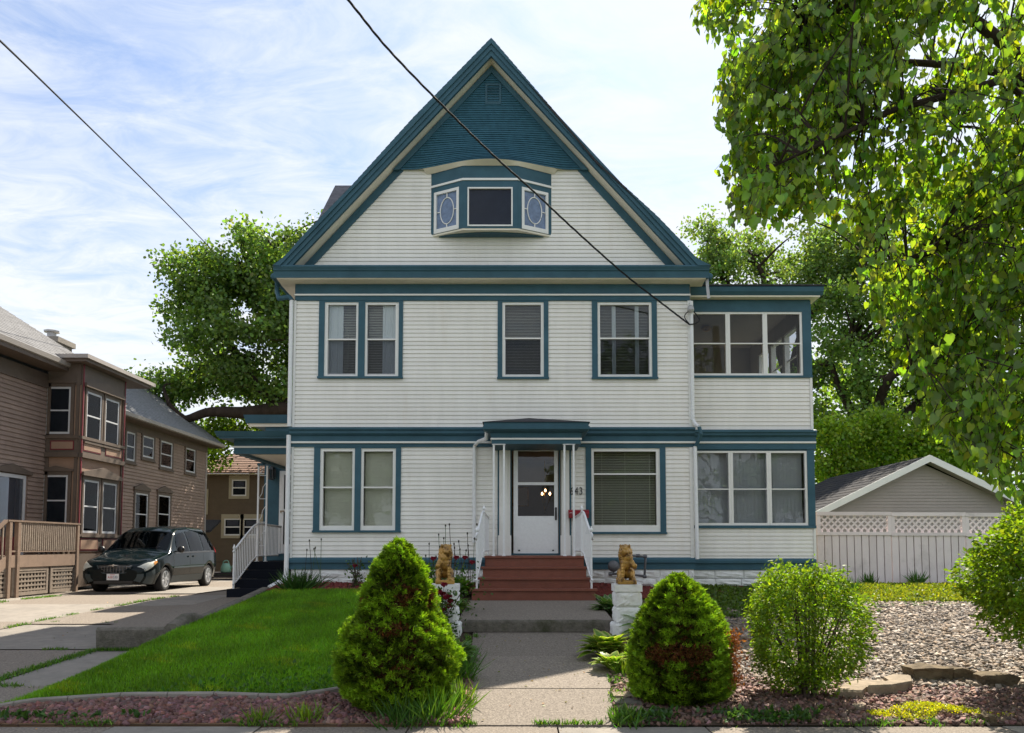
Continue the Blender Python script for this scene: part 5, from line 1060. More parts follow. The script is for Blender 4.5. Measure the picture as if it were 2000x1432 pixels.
# ------------------------------------------------------------------ garage and fence on the right
GS = mat('taupe_vinyl_siding', (.37, .325, .305), .6, .05, 2, .05, 60, .3); GY = 24.0; FG = Fr((0, GY, 0), (1, 0, 0), (0, -1, 0)); gar = thing('garage', 'taupe sided garage with white-edged dark shingle gable behind the white fence', 'garage', (11, GY, .4))
GR = mat('charcoal_shingles', (.030, .030, .034), .95, .4, 10, .5, 50, .15, stretch=(1, .4, 1), col2=(.055, .05, .046), c2=(.5, .7), c2scale=3)
pa, p0, p1 = at(1815, 890, GY - .35), at(1594, 1000, GY - .35), at(2040, 1003, GY - .35); zwb = Z_(1003, GY)
slp = (pa.z - p0.z) / (pa.x - p0.x); ex0, ex1 = pa.x - 4.6, pa.x + 4.6; zr0 = pa.z - 4.6 * slp
MB().prism([(ex0 + .35, GY, .3), (ex1 - .35, GY, .3), (ex1 - .35, GY, zr0 + .1), (pa.x, GY, pa.z - .22), (ex0 + .35, GY, zr0 + .1)], (0, 7, 0)).build('garage_body', GS, gar)
gsd = fb('siding', FG, ex0 + .4, ex0 + .5, .001, .003, .6, .61, GS, gar); siding(FG, 0, 0, .6, pa.z - .3, .092, GS, gsd, [], lambda z: (max(ex0 + .36, pa.x - (pa.z - .25 - z) / slp), min(ex1 - .36, pa.x + (pa.z - .25 - z) / slp)), seams=.1)
gable_roof('roof', GR, gar, ex0, zr0, pa.x, pa.z, GY - .36, GY + 7.2, 20); gable_roof('roof', GR, gar, ex1, zr0, pa.x, pa.z, GY - .36, GY + 7.2, 20)
for s_ in (-1, 1):
    x_ = pa.x + s_ * 4.62; MB().prism([(x_, GY - .40, zr0 - .18), (x_, GY - .40, zr0 + .02), (pa.x, GY - .40, pa.z + .02), (pa.x, GY - .40, pa.z - .18)], (0, .038, 0)).build('barge_board', TRIM, gar)
    MB().prism([(x_, GY - .36, zr0 - .16), (x_, GY - .36, zr0 - .13), (pa.x, GY - .36, pa.z - .13), (pa.x, GY - .36, pa.z - .16)], (0, .355, 0)).build('rake_soffit', GS, gar)
FNY = 17.5; FFN = Fr((0, FNY, 0), (1, 0, 0), (0, -1, 0)); fx0_ = X_(1594, 1075, FNY); VIN = mat('mauve_white_vinyl_fence', (.80, .70, .695), .45, .05, 2, .03, 60, .35, col2=(.47, .41, .40), c2=(.55, .8), c2scale=1.2, objvar=.07)
fe = thing('vinyl_fence', 'white vinyl privacy fence with lattice top between the house and the garage', 'fence', (8, FNY, .6))
zt1, zt2, zt3, zt4, zbt_ = Z_(1000, FNY), Z_(1007, FNY), Z_(1039, FNY), Z_(1045.5, FNY), .55
seg = X_(1741, 1020, FNY) - X_(1596, 1020, FNY); nb_ = 10
for s_ in range(3):
    x0 = fx0_ + .02 + s_ * seg; x1 = x0 + seg - .0; dz = -.012 * s_
    pw = .075
    for xx in (x0, x1 - pw): fb('fence_post', FFN, xx + .001, xx + pw - .001, -.04, .032, zt4 + dz, zt2 + dz - .001, VIN, fe)
    fb('top_rail', FFN, x0 + .002, x1 - .002, -.05, .045, zt2 + dz, zt1 + dz, VIN, fe); fb('middle_rail', FFN, x0 + .002, x1 - .002, -.045, .038, zt4 + dz, zt3 + dz - .002, VIN, fe); fb('bottom_rail', FFN, x0, x1, -.03, -.002, zbt_ - .12, zbt_ - .04, VIN, fe)
    bw = (x1 - x0) / nb_
    for k in range(nb_): fb('fence_board', FFN, x0 + k * bw + .009, x0 + (k + 1) * bw - .009, -.020 + random.uniform(-.003, .003), .012 + random.uniform(-.003, .003), zbt_ - .2, zt4 + dz - .002, VIN, fe)
    fb('tongue_panel', FFN, x0 + .01, x1 - .01, -.060, -.052, zbt_ - .1, zt3 + dz - .01, VIN, fe)
    la0, la1, lz0, lz1 = x0 + pw, x1 - pw, zt3 + dz, zt2 + dz; H_ = lz1 - lz0; m = MB(); sp_ = .142; k = -4
    while la0 + k * sp_ < la1:
        for sg, b in ((1, 0), (-1, -.008)):
            xa = la0 + k * sp_; xb = xa + H_; (pz, qz) = (lz0, lz1) if sg > 0 else (lz1, lz0)
            t0, t1 = max(0, (la0 - xa) / H_), min(1, (la1 - xa) / H_)
            if t1 - t0 > .05:
                P = FFN.pt; h_ = .025; A0, A1 = xa + H_ * t0, xa + H_ * t1; Z0, Z1 = pz + (qz - pz) * t0, pz + (qz - pz) * t1
                m.hexa([P(A0, b - .007, Z0 - h_), P(A1, b - .007, Z1 - h_), P(A1, b, Z1 - h_), P(A0, b, Z0 - h_), P(A0, b - .007, Z0 + h_), P(A1, b - .007, Z1 + h_), P(A1, b, Z1 + h_), P(A0, b, Z0 + h_)])
        k += 1
    m.build('lattice', VIN, fe, kind='stuff')
# ------------------------------------------------------------------ the van
VPAINT = mat('dark_green_car_paint', (.004, .009, .011), .10, .05, 3, 0, 1, .18, .0, .0); VGREY = mat('grey_green_bumper_plastic', (.035, .050, .056), .5, .06, 5, 0, 1, .4)
LENS = mat('hazy_headlight_lens', (.46, .47, .42), .25, .08, 14, 0, 1, .6, 0, .5); AMBER = mat('amber_lens', (.55, .24, .06), .3, .05, 10, 0, 1, .5); CHROME = mat('chrome', (.6, .62, .65), .18, .03, 10, 0, 1, .5, .9)
RUBB = mat('tyre_rubber', (.018, .018, .019), .85, .2, 30); RIM = mat('silver_wheel', (.42, .43, .45), .35, .08, 15, 0, 1, .5, .6); PLATE = mat('plate_white', (.72, .72, .74), .5, .03); PRED = mat('plate_red', (.45, .05, .06), .5, .05); PNAVY = mat('plate_navy', (.04, .05, .12), .5, .05); TAIL = mat('red_tail_lens', (.30, .01, .015), .25, .05, 5, 0, 1, .5)
VX, VY = -10.40, 21.15; VZ = .402
van = thing('minivan', 'dark green minivan parked nose out in the driveway beside the brown house', 'van', (VX, VY + 2.4, VZ))
ST = [(0.00, .32, .50, .42, .58, .54, .60, .585, .52, .60, .35, .605), (.06, .25, .70, .42, .80, .58, .80, .65, .72, .69, .45, .70), (.18, .22, .80, .45, .88, .66, .88, .76, .80, .80, .5, .82), (.40, .22, .84, .5, .93, .78, .91, .86, .82, .89, .5, .91),
      (.80, .22, .86, .55, .955, .88, .93, .95, .84, .98, .5, 1.0), (1.15, .22, .87, .58, .96, .95, .94, 1.01, .85, 1.045, .5, 1.07), (1.30, .22, .87, .6, .96, .98, .94, 1.10, .83, 1.15, .5, 1.17), (1.90, .22, .87, .6, .965, 1.0, .945, 1.49, .73, 1.555, .45, 1.58),
      (2.20, .22, .87, .6, .965, 1.0, .95, 1.58, .71, 1.655, .45, 1.69), (3.0, .22, .87, .6, .965, 1.01, .95, 1.63, .71, 1.71, .45, 1.74), (4.1, .22, .87, .6, .965, 1.02, .945, 1.61, .70, 1.69, .45, 1.72), (4.45, .25, .86, .6, .95, 1.02, .93, 1.53, .67, 1.60, .42, 1.62),
      (4.72, .28, .82, .6, .90, 1.0, .88, 1.15, .74, 1.19, .4, 1.21), (4.84, .34, .74, .55, .80, .75, .78, .82, .6, .84, .4, .85)]
ST = np.array(ST); ST[:, [5, 7, 9, 11]] = np.where(ST[:, [5, 7, 9, 11]] > .9, .9 + (ST[:, [5, 7, 9, 11]] - .9) * 1.08, ST[:, [5, 7, 9, 11]]); AX = (.96, 3.99)
def vsec(y):
    q = np.mean([[np.interp(y + d, ST[:, 0], ST[:, c]) for c in range(1, 12)] for d in (-.05, 0, .05)], 0) if .12 < y < 4.6 else np.array([np.interp(y, ST[:, 0], ST[:, c]) for c in range(1, 12)])
    zb = q[0]
    for a in AX:
        d = abs(y - a)
        if d < .375: zb = max(zb, .32 + math.sqrt(.375 ** 2 - d * d))
    pts = [(q[1], zb), (q[3], max(q[2], zb + .04)), (q[5], max(q[4], zb + .08)), (q[7], q[6]), (q[9], q[8]), (0, q[10])]
    return pts
def vpt(y, s, off=0.0, sx=1):
    p = vsec(y); s = min(max(s, 0), 5); i = min(int(s), 4); t = s - i; P = [p[0]] + p + [(-p[4][0], p[4][1])]; a, b, c, d = [np.array(P[k]) for k in range(i, i + 4)]
    if i in (1, 3): r = b + (c - b) * t if i == 1 else .5 * ((2 * b) + (c - a) * t + (2 * a - 5 * b + 4 * c - d) * t * t + (3 * b - a - 3 * c + d) * t ** 3)
    else: r = .5 * ((2 * b) + (c - a) * t + (2 * a - 5 * b + 4 * c - d) * t * t + (3 * b - a - 3 * c + d) * t ** 3)
    v = Vector((sx * r[0], y, r[1]))
    if off:
        n = Vector((r[0], 0, max(0, r[1] - .75) * 1.6)); n.normalize()
        if s > 3: n = Vector((r[0] * .5, -.55 if y < 2.1 else 0, .9)).normalized()
        v += Vector((sx * n.x, n.y, n.z)) * off
    return v + Vector((VX, VY, VZ))
YS = sorted(set([0, .03, .06, .1, .18, .28] + [round(.4 + .075 * k, 3) for k in range(56)] + [4.66, 4.72, 4.78, 4.84] + [a + d for a in AX for d in (-.374, -.36, -.33, .33, .36, .374)])); SS = [k / 5 for k in range(26)]
rows = [[vpt(y, s, 0, -1) for s in SS] + [vpt(y, s, 0, 1) for s in SS[::-1][1:]] for y in YS]
m = MB(); m.grid(rows); m.add(rows[0], [tuple(range(len(rows[0])))]); m.add(rows[-1], [tuple(range(len(rows[-1])))[::-1]]); body = m.build('body', VPAINT, van, True)
MB().box(VX - .80, VX + .80, VY + .5, VY + 4.6, VZ + .2, VZ + .6).build('underbody', BLACKM, van)
def patch(name, y0, y1, s0, s1, m_, sides=(-1, 1), off=.008, ny=10, ns=8, fy=None, par=None, sm_=True):
    o = None
    for sx in sides:
        mb = MB(); mb.grid([[vpt((fy(y, s) if fy else y), s, off, sx) for s in np.linspace(s0, s1, ns)] for y in np.linspace(y0, y1, ny)]); o = mb.build(name, m_, par or van, sm_)
    return o
mb = MB(); mb.grid([[vpt(y, s, .012, sx) for sx, s in [(-1, k) for k in np.linspace(3.08, 5, 9)] + [(1, k) for k in np.linspace(5, 3.08, 9)[1:]]] for y in np.linspace(1.27, 1.93, 10)]); mb.build('windshield', GLASSV, van, True)
patch('cabin_lining', 1.32, 1.9, 3.2, 5, mat('cabin_dark', (.03, .03, .03), .9), off=-.10) if False else None
patch('side_window', 1.72, 2.50, 2.10, 2.90, GLASSV, fy=lambda y, s: max(y, 1.42 + (s - 2.1) * .62)); patch('side_window', 2.58, 3.52, 2.10, 2.92, GLASSV); patch('side_window', 3.58, 4.42, 2.12, 2.92, GLASSV, fy=lambda y, s: min(y, 4.5 - (s - 2.12) * .28))
patch('belt_trim', 1.5, 4.45, 2.0, 2.08, BLACKM, off=.010, ny=24, ns=3); patch('side_moulding', 1.40, 3.55, 1.02, 1.13, VGREY, off=.014, ny=16, ns=3)
patch('rocker_panel', 1.38, 3.58, .02, .55, VGREY, off=.006, ny=16, ns=4)
for y in (1.44, 2.55, 3.55): patch('door_seam', y - .006, y + .006, .3, 2.0, BLACKM, off=.006, ny=2, ns=14)
for y in (2.36, 2.72): patch('door_handle', y, y + .16, 1.70, 1.80, BLACKM, off=.03, ny=3, ns=3)
patch('bumper', .0, .34, .06, 1.55, VGREY, off=.012, ny=10, ns=10)
hl = None
for sx in (-1, 1):
    mb = MB(); mb.grid([[vpt(.05 + .38 * f, 1.93 + (1.62 - 1.05 * f) * k / 9, .016, sx) for k in range(10)] for f in np.linspace(0, .8, 10)]); h = mb.build('headlight', LENS, van, True)
    mb = MB(); mb.grid([[vpt(.30 + .14 * f, 1.96 + (.62 - .3 * f) * k / 5, .022, sx) for k in range(6)] for f in np.linspace(0, 1, 4)]); mb.build('turn_signal', AMBER, h, True)
L_ = lambda x, y, z: Vector((VX + x, VY + y, VZ + z))
gpts = [(-.44, .70), (-.40, .715), (0, .725), (.40, .715), (.44, .70), (.36, .56), (.28, .52), (0, .505), (-.28, .52), (-.36, .56)]
m = MB(); m.prism([L_(x, -.012 + (abs(x) ** 2) * .28, z) for x, z in gpts], (0, .06, 0)); gr_ = m.build('grille', BLACKM, van)
for k in range(5):
    z = .54 + k * .037; hw = .31 + .12 * k / 4; m = MB(); m.tube([L_(x, -.018 + x * x * .28, z) for x in np.linspace(-hw, hw, 9)], .0055, 4); m.build('grille_bar', CHROME, gr_)
for k in range(9): x = -.32 + k * .08; MB().tube([L_(x, -.017 + x * x * .28, .53), L_(x, -.017 + x * x * .28, .70)], .004, 4).build('grille_bar', CHROME, gr_)
m = MB(); m.tube([L_(x, -.02 + x * x * .28, z) for x, z in [(-.45, .71), (-.37, .56), (-.28, .515), (0, .498), (.28, .515), (.37, .56), (.45, .71)]], .012, 6); m.build('grille_surround', VGREY, gr_)
m = MB(); m.prism([L_(-.16, -.03, .715), L_(-.03, -.04, .705), L_(-.03, -.04, .725), ], (0, .012, 0)); m.prism([L_(.16, -.03, .715), L_(.03, -.04, .725), L_(.03, -.04, .705)], (0, .012, 0)); m.lathe([(.03, -.012), (.03, .01)], L_(0, -.03, .715), 10, 'y'); m.build('winged_emblem', CHROME, gr_)
m = MB(); m.box(VX - .155, VX + .155, VY - .04, VY - .028, VZ + .34, VZ + .50); pt_ = m.build('licence_plate', PLATE, van); MB().box(VX - .17, VX + .17, VY - .03, VY + .02, VZ + .325, VZ + .515).build('plate_holder', BLACKM, van)
def text_mesh(s, size, ex=.002):
    cu = bpy.data.curves.new('lettering', 'FONT'); cu.body = s; cu.size = size; cu.extrude = ex; cu.align_x = 'CENTER'; o = bpy.data.objects.new('lettering', cu); C.objects.link(o)
    d = bpy.context.evaluated_depsgraph_get(); d.update(); me = bpy.data.meshes.new_from_object(o.evaluated_get(d)); bpy.data.objects.remove(o); return me
put_text(text_mesh('A30', .085), 'plate_lettering', (VX - .062, VY - .042, VZ + .385), .9, PRED, pt_); put_text(text_mesh('533', .085), 'plate_lettering', (VX + .07, VY - .042, VZ + .385), .9, PNAVY, pt_); MB().box(VX - .07, VX + .05, VY - .0425, VY - .041, VZ + .468, VZ + .482).build('plate_band', PRED, pt_)
m = MB(); m.box(VX - .5, VX + .5, VY - .012, VY + .1, VZ + .25, VZ + .315); m.build('air_intake', BLACKM, van)
for sx in (-1, 1):
    q = L_(sx * .93, 1.52, 1.06); m = MB(); m.tube([q, q + Vector((sx * .10, -.01, .02))], .02, 6); m.lathe([(.03, -.07), (.085, -.05), (.095, .0), (.08, .03), (.05, .035)], q + Vector((sx * .17, .02, .06)), 12, 'y'); m.build('wing_mirror', BLACKM, van, True)
    mb = MB(); mb.grid([[vpt(4.55 + .14 * f, 2.0 + .75 * k / 4, .012, sx) for k in range(5)] for f in np.linspace(0, 1, 4)]); mb.build('tail_light', TAIL, van, True)
    for a in AX:
        c = L_(sx * .83, a, .33); ax = []
        wv = MB().lathe([(.20, sx * -.11), (.32, sx * -.11), (.335, sx * -.08), (.335, sx * .06), (.315, sx * .095), (.235, sx * .105), (.22, sx * .08), (.2, sx * .0)], c, 28, 'x').build('wheel', RUBB, van, True)
        rm_ = MB().lathe([(.222, sx * .075), (.222, sx * .095), (.20, sx * .10), (.19, sx * .06), (.02, sx * .055)], c, 24, 'x').build('rim', BLACKM, wv, True)
        m = MB(); m.lathe([(.225, sx * .088), (.226, sx * .104), (.200, sx * .106), (.196, sx * .085)], c, 24, 'x'); m.lathe([(.06, sx * .05), (.06, sx * .095), (.045, sx * .105)], c, 12, 'x')
        for k in range(7):
            t = 2 * math.pi * k / 7; d1, d2 = Vector((0, math.cos(t), math.sin(t))), Vector((0, -math.sin(t), math.cos(t))); p0, p1 = c + d1 * .05, c + d1 * .205; e = Vector((sx * .1, 0, 0)); i_ = Vector((sx * .07, 0, 0))
            m.hexa([p0 - d2 * .02 + i_, p0 + d2 * .02 + i_, p1 + d2 * .045 + i_, p1 - d2 * .045 + i_, p0 - d2 * .02 + e, p0 + d2 * .02 + e, p1 + d2 * .04 + e, p1 - d2 * .04 + e])
        m.build('wheel_spokes', RIM, wv)
for x0 in (-.55, .1): MB().tube([L_(x0, 1.24, 1.13), L_(x0 + .5, 1.32, 1.19)], .010, 5).build('wiper', BLACKM, van)

# ------------------------------------------------------------------ stone piers with lions
def pier(x, y, lab):
    z = g(x, y) - .02; t = thing('stone_pier', lab, 'pier', (x, y, z), 'white stone piers beside the walk')
    def block(nm, w_, h, z0, rough=True, seed=0):
        r = random.Random(seed); mb = MB(); n = 9
        for (o, u, nn) in (((-w_ / 2, -w_ / 2), (1, 0), (0, -1)), ((w_ / 2, -w_ / 2), (0, 1), (1, 0)), ((w_ / 2, w_ / 2), (-1, 0), (0, 1)), ((-w_ / 2, w_ / 2), (0, -1), (-1, 0))):
            rows = []
            for i in range(n):
                row = []
                for k in range(n):
                    e = 0 if (not rough or i in (0, n - 1) or k in (0, n - 1)) else .010 + .032 * float(vnoise([[k * .55 + seed, i * .8, nn[0] * 3 + nn[1]]], 1.0, 4)[0]) * min(1, min(i, n - 1 - i, k, n - 1 - k) * .6) + r.uniform(0, .006)
                    row.append((x + o[0] + u[0] * w_ * k / (n - 1) + nn[0] * e, y + o[1] + u[1] * w_ * k / (n - 1) + nn[1] * e, z0 + h * i / (n - 1)))
                rows.append(row)
            mb.grid(rows)
        a = w_ / 2; mb.add([(x - a, y - a, z0), (x + a, y - a, z0), (x + a, y + a, z0), (x - a, y + a, z0)], [(0, 1, 2, 3)]); mb.add([(x - a, y - a, z0 + h), (x + a, y - a, z0 + h), (x + a, y + a, z0 + h), (x - a, y + a, z0 + h)], [(0, 1, 2, 3)])
        mb.build(nm, STONEW, t)
    s = int(x * 100)
    block('plinth', .39, .20, z, True, s); block('stone', .32, .21, z + .203, True, s + 1); block('stone', .32, .20, z + .416, True, s + 2); block('cap_stone', .372, .095, z + .619, False)
    return z + .714
def lion(x, y, z, mir, lab, yaw):
    bm = bmesh.new()
    def ell(cx, cy_, cz, rx, ry, rz):
        q = bmesh.ops.create_icosphere(bm, subdivisions=2, radius=1.0); bmesh.ops.scale(bm, vec=(rx, ry, rz), verts=q['verts']); bmesh.ops.translate(bm, vec=(cx, cy_, cz), verts=q['verts'])
    def cap(a, b, ra, rb, n=6):
        for k in range(n): f = k / (n - 1); r = ra + (rb - ra) * f; ell(*(Vector(a).lerp(Vector(b), f)), r, r, r)
    q = bmesh.ops.create_cube(bm, size=1.0); bmesh.ops.scale(bm, vec=(.25, .29, .05), verts=q['verts']); bmesh.ops.translate(bm, vec=(0, -.01, .025), verts=q['verts'])
    for s in (-1, 1): ell(s * .072, .035, .125, .054, .092, .085); ell(s * .088, -.075, .068, .034, .062, .026); cap((s * .08, -.02, .10), (s * .088, -.07, .07), .04, .03, 4)
    ell(0, .045, .20, .088, .085, .14); ell(0, .0, .29, .092, .085, .12); ell(0, -.035, .27, .07, .07, .10)
    cap((.048, -.07, .27), (.056, -.098, .075), .036, .027); ell(.058, -.122, .064, .034, .044, .022)
    cap((-.066, -.05, .285), (-.104, -.095, .215), .038, .032, 4); cap((-.104, -.095, .215), (-.098, -.145, .235), .032, .034, 4)
    hx, hy, hz = .018, -.055, .425; d = Vector((math.sin(.45), -math.cos(.45), 0)); sdv = Vector((math.cos(.45), math.sin(.45), 0)); H = Vector((hx, hy, hz))
    ell(hx, hy, hz, .066, .066, .068); ell(hx * .5, -.01, .405, .094, .080, .108); ell(0, -.04, .335, .085, .07, .085)
    mz = H + d * .062 + Vector((0, 0, -.022)); ell(*mz, .038, .038, .032); ch_ = H + d * .055 + Vector((0, 0, -.052)); ell(*ch_, .028, .03, .02); nb_ = H + d * .085 + Vector((0, 0, .0)); ell(*nb_, .017, .022, .02); br = H + d * .05 + Vector((0, 0, .028)); ell(*br, .045, .02, .016)
    for s in (-1, 1): e = H + sdv * (s * .062) + Vector((0, 0, .062)); ell(*e, .020, .016, .022); c_ = H + d * .045 + sdv * (s * .035) + Vector((0, 0, -.02)); ell(*c_, .026, .03, .026)
    rr = random.Random(3)
    for k in range(60):
        t = rr.uniform(0, 2 * math.pi); h = rr.uniform(.25, .50); r = .088 * (1 - max(0, h - .42) * 5) + .004
        p = Vector((hx * .4 + r * math.cos(t), -.012 + r * .9 * math.sin(t), h))
        if (p - (H + d * .06)).length > .062: cap(p, p + Vector((0, -.004, -.05)), .011, .006, 3)
    cap((.05, .11, .06), (.11, .06, .065), .018, .016); ell(.115, .03, .065, .022, .03, .02)
    me = bpy.data.meshes.new('lion_src'); bm.to_mesh(me); bm.free()
    o = bpy.data.objects.new('lion_src', me); C.objects.link(o); md = o.modifiers.new('r', 'REMESH'); md.mode = 'VOXEL'; md.voxel_size = .0075; sm2 = o.modifiers.new('s', 'SMOOTH'); sm2.factor = .5; sm2.iterations = 2
    dg = bpy.context.evaluated_depsgraph_get(); dg.update(); me2 = bpy.data.meshes.new_from_object(o.evaluated_get(dg)); bpy.data.objects.remove(o); me2.name = 'lion_statue'
    if mir:
        me2.transform(Matrix.Scale(-1, 4, (1, 0, 0))); me2.flip_normals()
    me2.polygons.foreach_set('use_smooth', [True] * len(me2.polygons)); me2.materials.clear()
    ob = link('lion_statue', me2, BRON, None, (x, y, z)); ob.rotation_euler.z = yaw; ob.scale = (1.02, 1.02, 1.06); tag(ob, lab, 'statue', 'lion statues on the piers')
zl_ = pier(-.99, 11.2, 'white rough-stone pier left of the walk, under the lion with red roses'); zr2 = pier(1.475, 11.2, 'white rough-stone pier right of the walk, beside the second spruce')
lion(-1.0, 11.2, zl_ + .002, False, 'bronze seated lion left of the steps, head turned right, among red roses', R(8)); lion(1.47, 11.2, zr2 + .002, True, 'bronze seated lion right of the steps, head turned left, in front of the gas pipe', R(-2))
# ------------------------------------------------------------------ plants
def spruce(cx, cy_, z0, prof, n, lab, seed, brown, bumpf, slim):
    t = thing('dwarf_spruce', lab, 'shrub', (cx, cy_, z0), 'conical dwarf spruces beside the walk'); r = np.random.default_rng(seed)
    zz = np.array([p[0] for p in prof]); rr = np.array([p[1] for p in prof]); H = zz[-1]
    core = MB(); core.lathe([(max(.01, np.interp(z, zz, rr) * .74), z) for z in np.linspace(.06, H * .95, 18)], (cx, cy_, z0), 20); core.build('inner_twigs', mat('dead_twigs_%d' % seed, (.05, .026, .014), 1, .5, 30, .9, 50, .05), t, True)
    MB().tube([(cx, cy_, z0 - .05), (cx, cy_, z0 + .3)], .05, 8).build('trunk', BARK, t)
    zs_ = r.uniform(0, 1, n * 3) * H; w_ = np.interp(zs_, zz, rr); keep = r.uniform(0, 1, n * 3) < (w_ + .08) / (rr.max() + .08); zs_ = zs_[keep][:n]; n = len(zs_)
    th = r.uniform(0, 2 * math.pi, n); dirs = np.stack([np.cos(th), np.sin(th), np.zeros(n)], 1)
    Q = np.stack([np.cos(th), np.sin(th), zs_ / .35], 1); lump = vnoise(Q, 2.7, seed) - .5; lump2 = vnoise(Q, 8.5, seed + 1) - .5
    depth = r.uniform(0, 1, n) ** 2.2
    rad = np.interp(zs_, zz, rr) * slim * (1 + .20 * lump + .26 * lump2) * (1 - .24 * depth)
    Cn = np.stack([cx + dirs[:, 0] * rad, cy_ + dirs[:, 1] * rad, z0 + zs_ + .03 * lump2], 1)
    bv = vnoise(Q * (1, 1, 2.2), 1.7, seed + 5) + .35 * depth - .55 * lump2 - .4 * lump + bumpf(zs_ / H, th); br = bv > np.quantile(bv, 1 - brown)
    k = 13; Cn = np.repeat(Cn, k, 0); D = dirs + r.normal(0, .28, dirs.shape); D[:, 2] += .55; D = np.repeat(D, k, 0); A = D + r.normal(0, .50, D.shape); Cn = Cn + r.normal(0, .007, Cn.shape)
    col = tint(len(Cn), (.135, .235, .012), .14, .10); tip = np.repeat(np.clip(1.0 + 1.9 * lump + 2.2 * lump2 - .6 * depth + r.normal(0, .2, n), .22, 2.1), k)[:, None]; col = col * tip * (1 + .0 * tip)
    bw = np.repeat(br, k) & (r.uniform(size=len(Cn)) < .85); col[bw] = tint(int(bw.sum()), (.15, .062, .026), .35, .15)
    s = r.uniform(.024, .046, len(Cn)); S = np.stack([s * .30, s, s], 1)
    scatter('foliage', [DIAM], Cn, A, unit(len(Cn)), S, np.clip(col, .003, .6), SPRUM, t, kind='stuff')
z0 = .06
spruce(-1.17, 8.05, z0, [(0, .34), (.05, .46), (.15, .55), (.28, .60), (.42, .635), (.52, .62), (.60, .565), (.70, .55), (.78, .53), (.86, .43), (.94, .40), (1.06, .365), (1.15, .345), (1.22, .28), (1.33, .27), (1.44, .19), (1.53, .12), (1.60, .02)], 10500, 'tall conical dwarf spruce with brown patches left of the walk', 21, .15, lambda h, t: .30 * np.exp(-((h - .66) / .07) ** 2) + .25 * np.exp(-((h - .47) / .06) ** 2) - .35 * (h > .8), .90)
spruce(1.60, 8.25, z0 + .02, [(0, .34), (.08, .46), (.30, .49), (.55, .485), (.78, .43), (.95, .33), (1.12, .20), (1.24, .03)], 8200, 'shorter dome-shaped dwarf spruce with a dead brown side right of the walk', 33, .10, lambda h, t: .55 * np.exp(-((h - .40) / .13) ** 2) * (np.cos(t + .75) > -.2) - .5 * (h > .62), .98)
P = np.column_stack([rng.normal(2.07, .07, 1500), rng.normal(8.2, .10, 1500), z0 + rng.uniform(.15, .72, 1500)])
dd_ = [o for o in bpy.data.objects if o.name.startswith('dwarf_spruce')][-1]
scatter('dead_sprays', [DIAM], P, unit(1500, -.2), unit(1500), np.stack([np.full(1500, .02), np.full(1500, .05), np.full(1500, .05)], 1), tint(1500, (.24, .085, .03), .3, .1), SPRUM, dd_, kind='stuff')
def bush(cx, cy_, z0, rx, ry, h, nl, lab, seed, stems=26, lift=.0, lf=(.035, .062), col=(.095, .20, .02)):
    t = thing('leafy_bush', lab, 'shrub', (cx, cy_, z0), 'leafy green bushes in the right yard'); r = np.random.default_rng(seed); st = MB(); tips = []
    for k in range(stems):
        a = r.uniform(0, 2 * math.pi); q = r.uniform(.15, .95); e = Vector((cx + math.cos(a) * rx * q, cy_ + math.sin(a) * ry * q, z0 + h * (.95 - .32 * q * q) * r.uniform(.75, 1))); b = Vector((cx + math.cos(a) * .07, cy_ + math.sin(a) * .07, z0 - .03))
        p = curve([b, b.lerp(e, .4) + Vector((0, 0, .08 * h)), b.lerp(e, .75) + Vector((0, 0, .05 * h)), e], 4); st.tube(p, [.011 * (1 - .8 * i / len(p)) + .002 for i in range(len(p))], 5, False); tips.append(p)
        for j in range(3):
            o_ = p[r.integers(4, len(p) - 2)]; d = Vector((math.cos(a + r.normal(0, 1)), math.sin(a + r.normal(0, 1)), r.uniform(-.1, .6))); e2 = o_ + d * r.uniform(.12, .3) * rx * 1.3; p2 = [o_, o_.lerp(e2, .5) + Vector((0, 0, .02)), e2]; st.tube(p2, [.005, .004, .002], 4, False); tips.append(curve(p2, 3))
    st.build('stems', BARK, t)
    u_ = unit(nl); rad = r.uniform(.55, 1.0, nl) ** .55; lum = vnoise(u_, 3.4, seed)[:, None]
    Pn = u_ * rad[:, None] * (.66 + .66 * lum); keepz = r.uniform(size=nl) < np.where(Pn[:, 2] < -.62, .8, 1); Pn = Pn[keepz]; n = len(Pn)
    Cn = np.stack([cx + Pn[:, 0] * rx, cy_ + Pn[:, 1] * ry, z0 + lift + (h - lift) * .52 + Pn[:, 2] * (h - lift) * .5], 1)
    A = Pn * (1, 1, .2) + r.normal(0, .5, Pn.shape); A[:, 2] -= .12; Nn = unit(n, 1.3); s = r.uniform(*lf, n); k = 3
    Cn = np.repeat(Cn, k, 0) + r.normal(0, .022, (n * k, 3)); A = np.repeat(A, k, 0) + r.normal(0, .45, (n * k, 3)); Nn = np.repeat(Nn, k, 0) + r.normal(0, .3, (n * k, 3)); s = np.repeat(s, k)
    c = tint(n * k, col, .24, .14) * np.clip(.55 + .55 * np.repeat(vnoise(Pn, 4, seed + 2), k) + .0, .45, 1.4)[:, None]
    scatter('foliage', [LEAF6], Cn, A, Nn, np.stack([s * .85, s, s], 1), c, LEAFM, t, kind='stuff')
bush(2.90, 8.35, .10, .545, .54, 1.34, 5200, 'round light green bush between the second spruce and the flat stones', 41, 20, 0, (.026, .050), (.20, .33, .018))
bush(5.66, 8.3, .10, 1.12, 1.05, 1.98, 9000, 'tall light green bush cut off by the right edge, in front of the white fence', 43, 30, .42, (.036, .066), (.20, .33, .018))
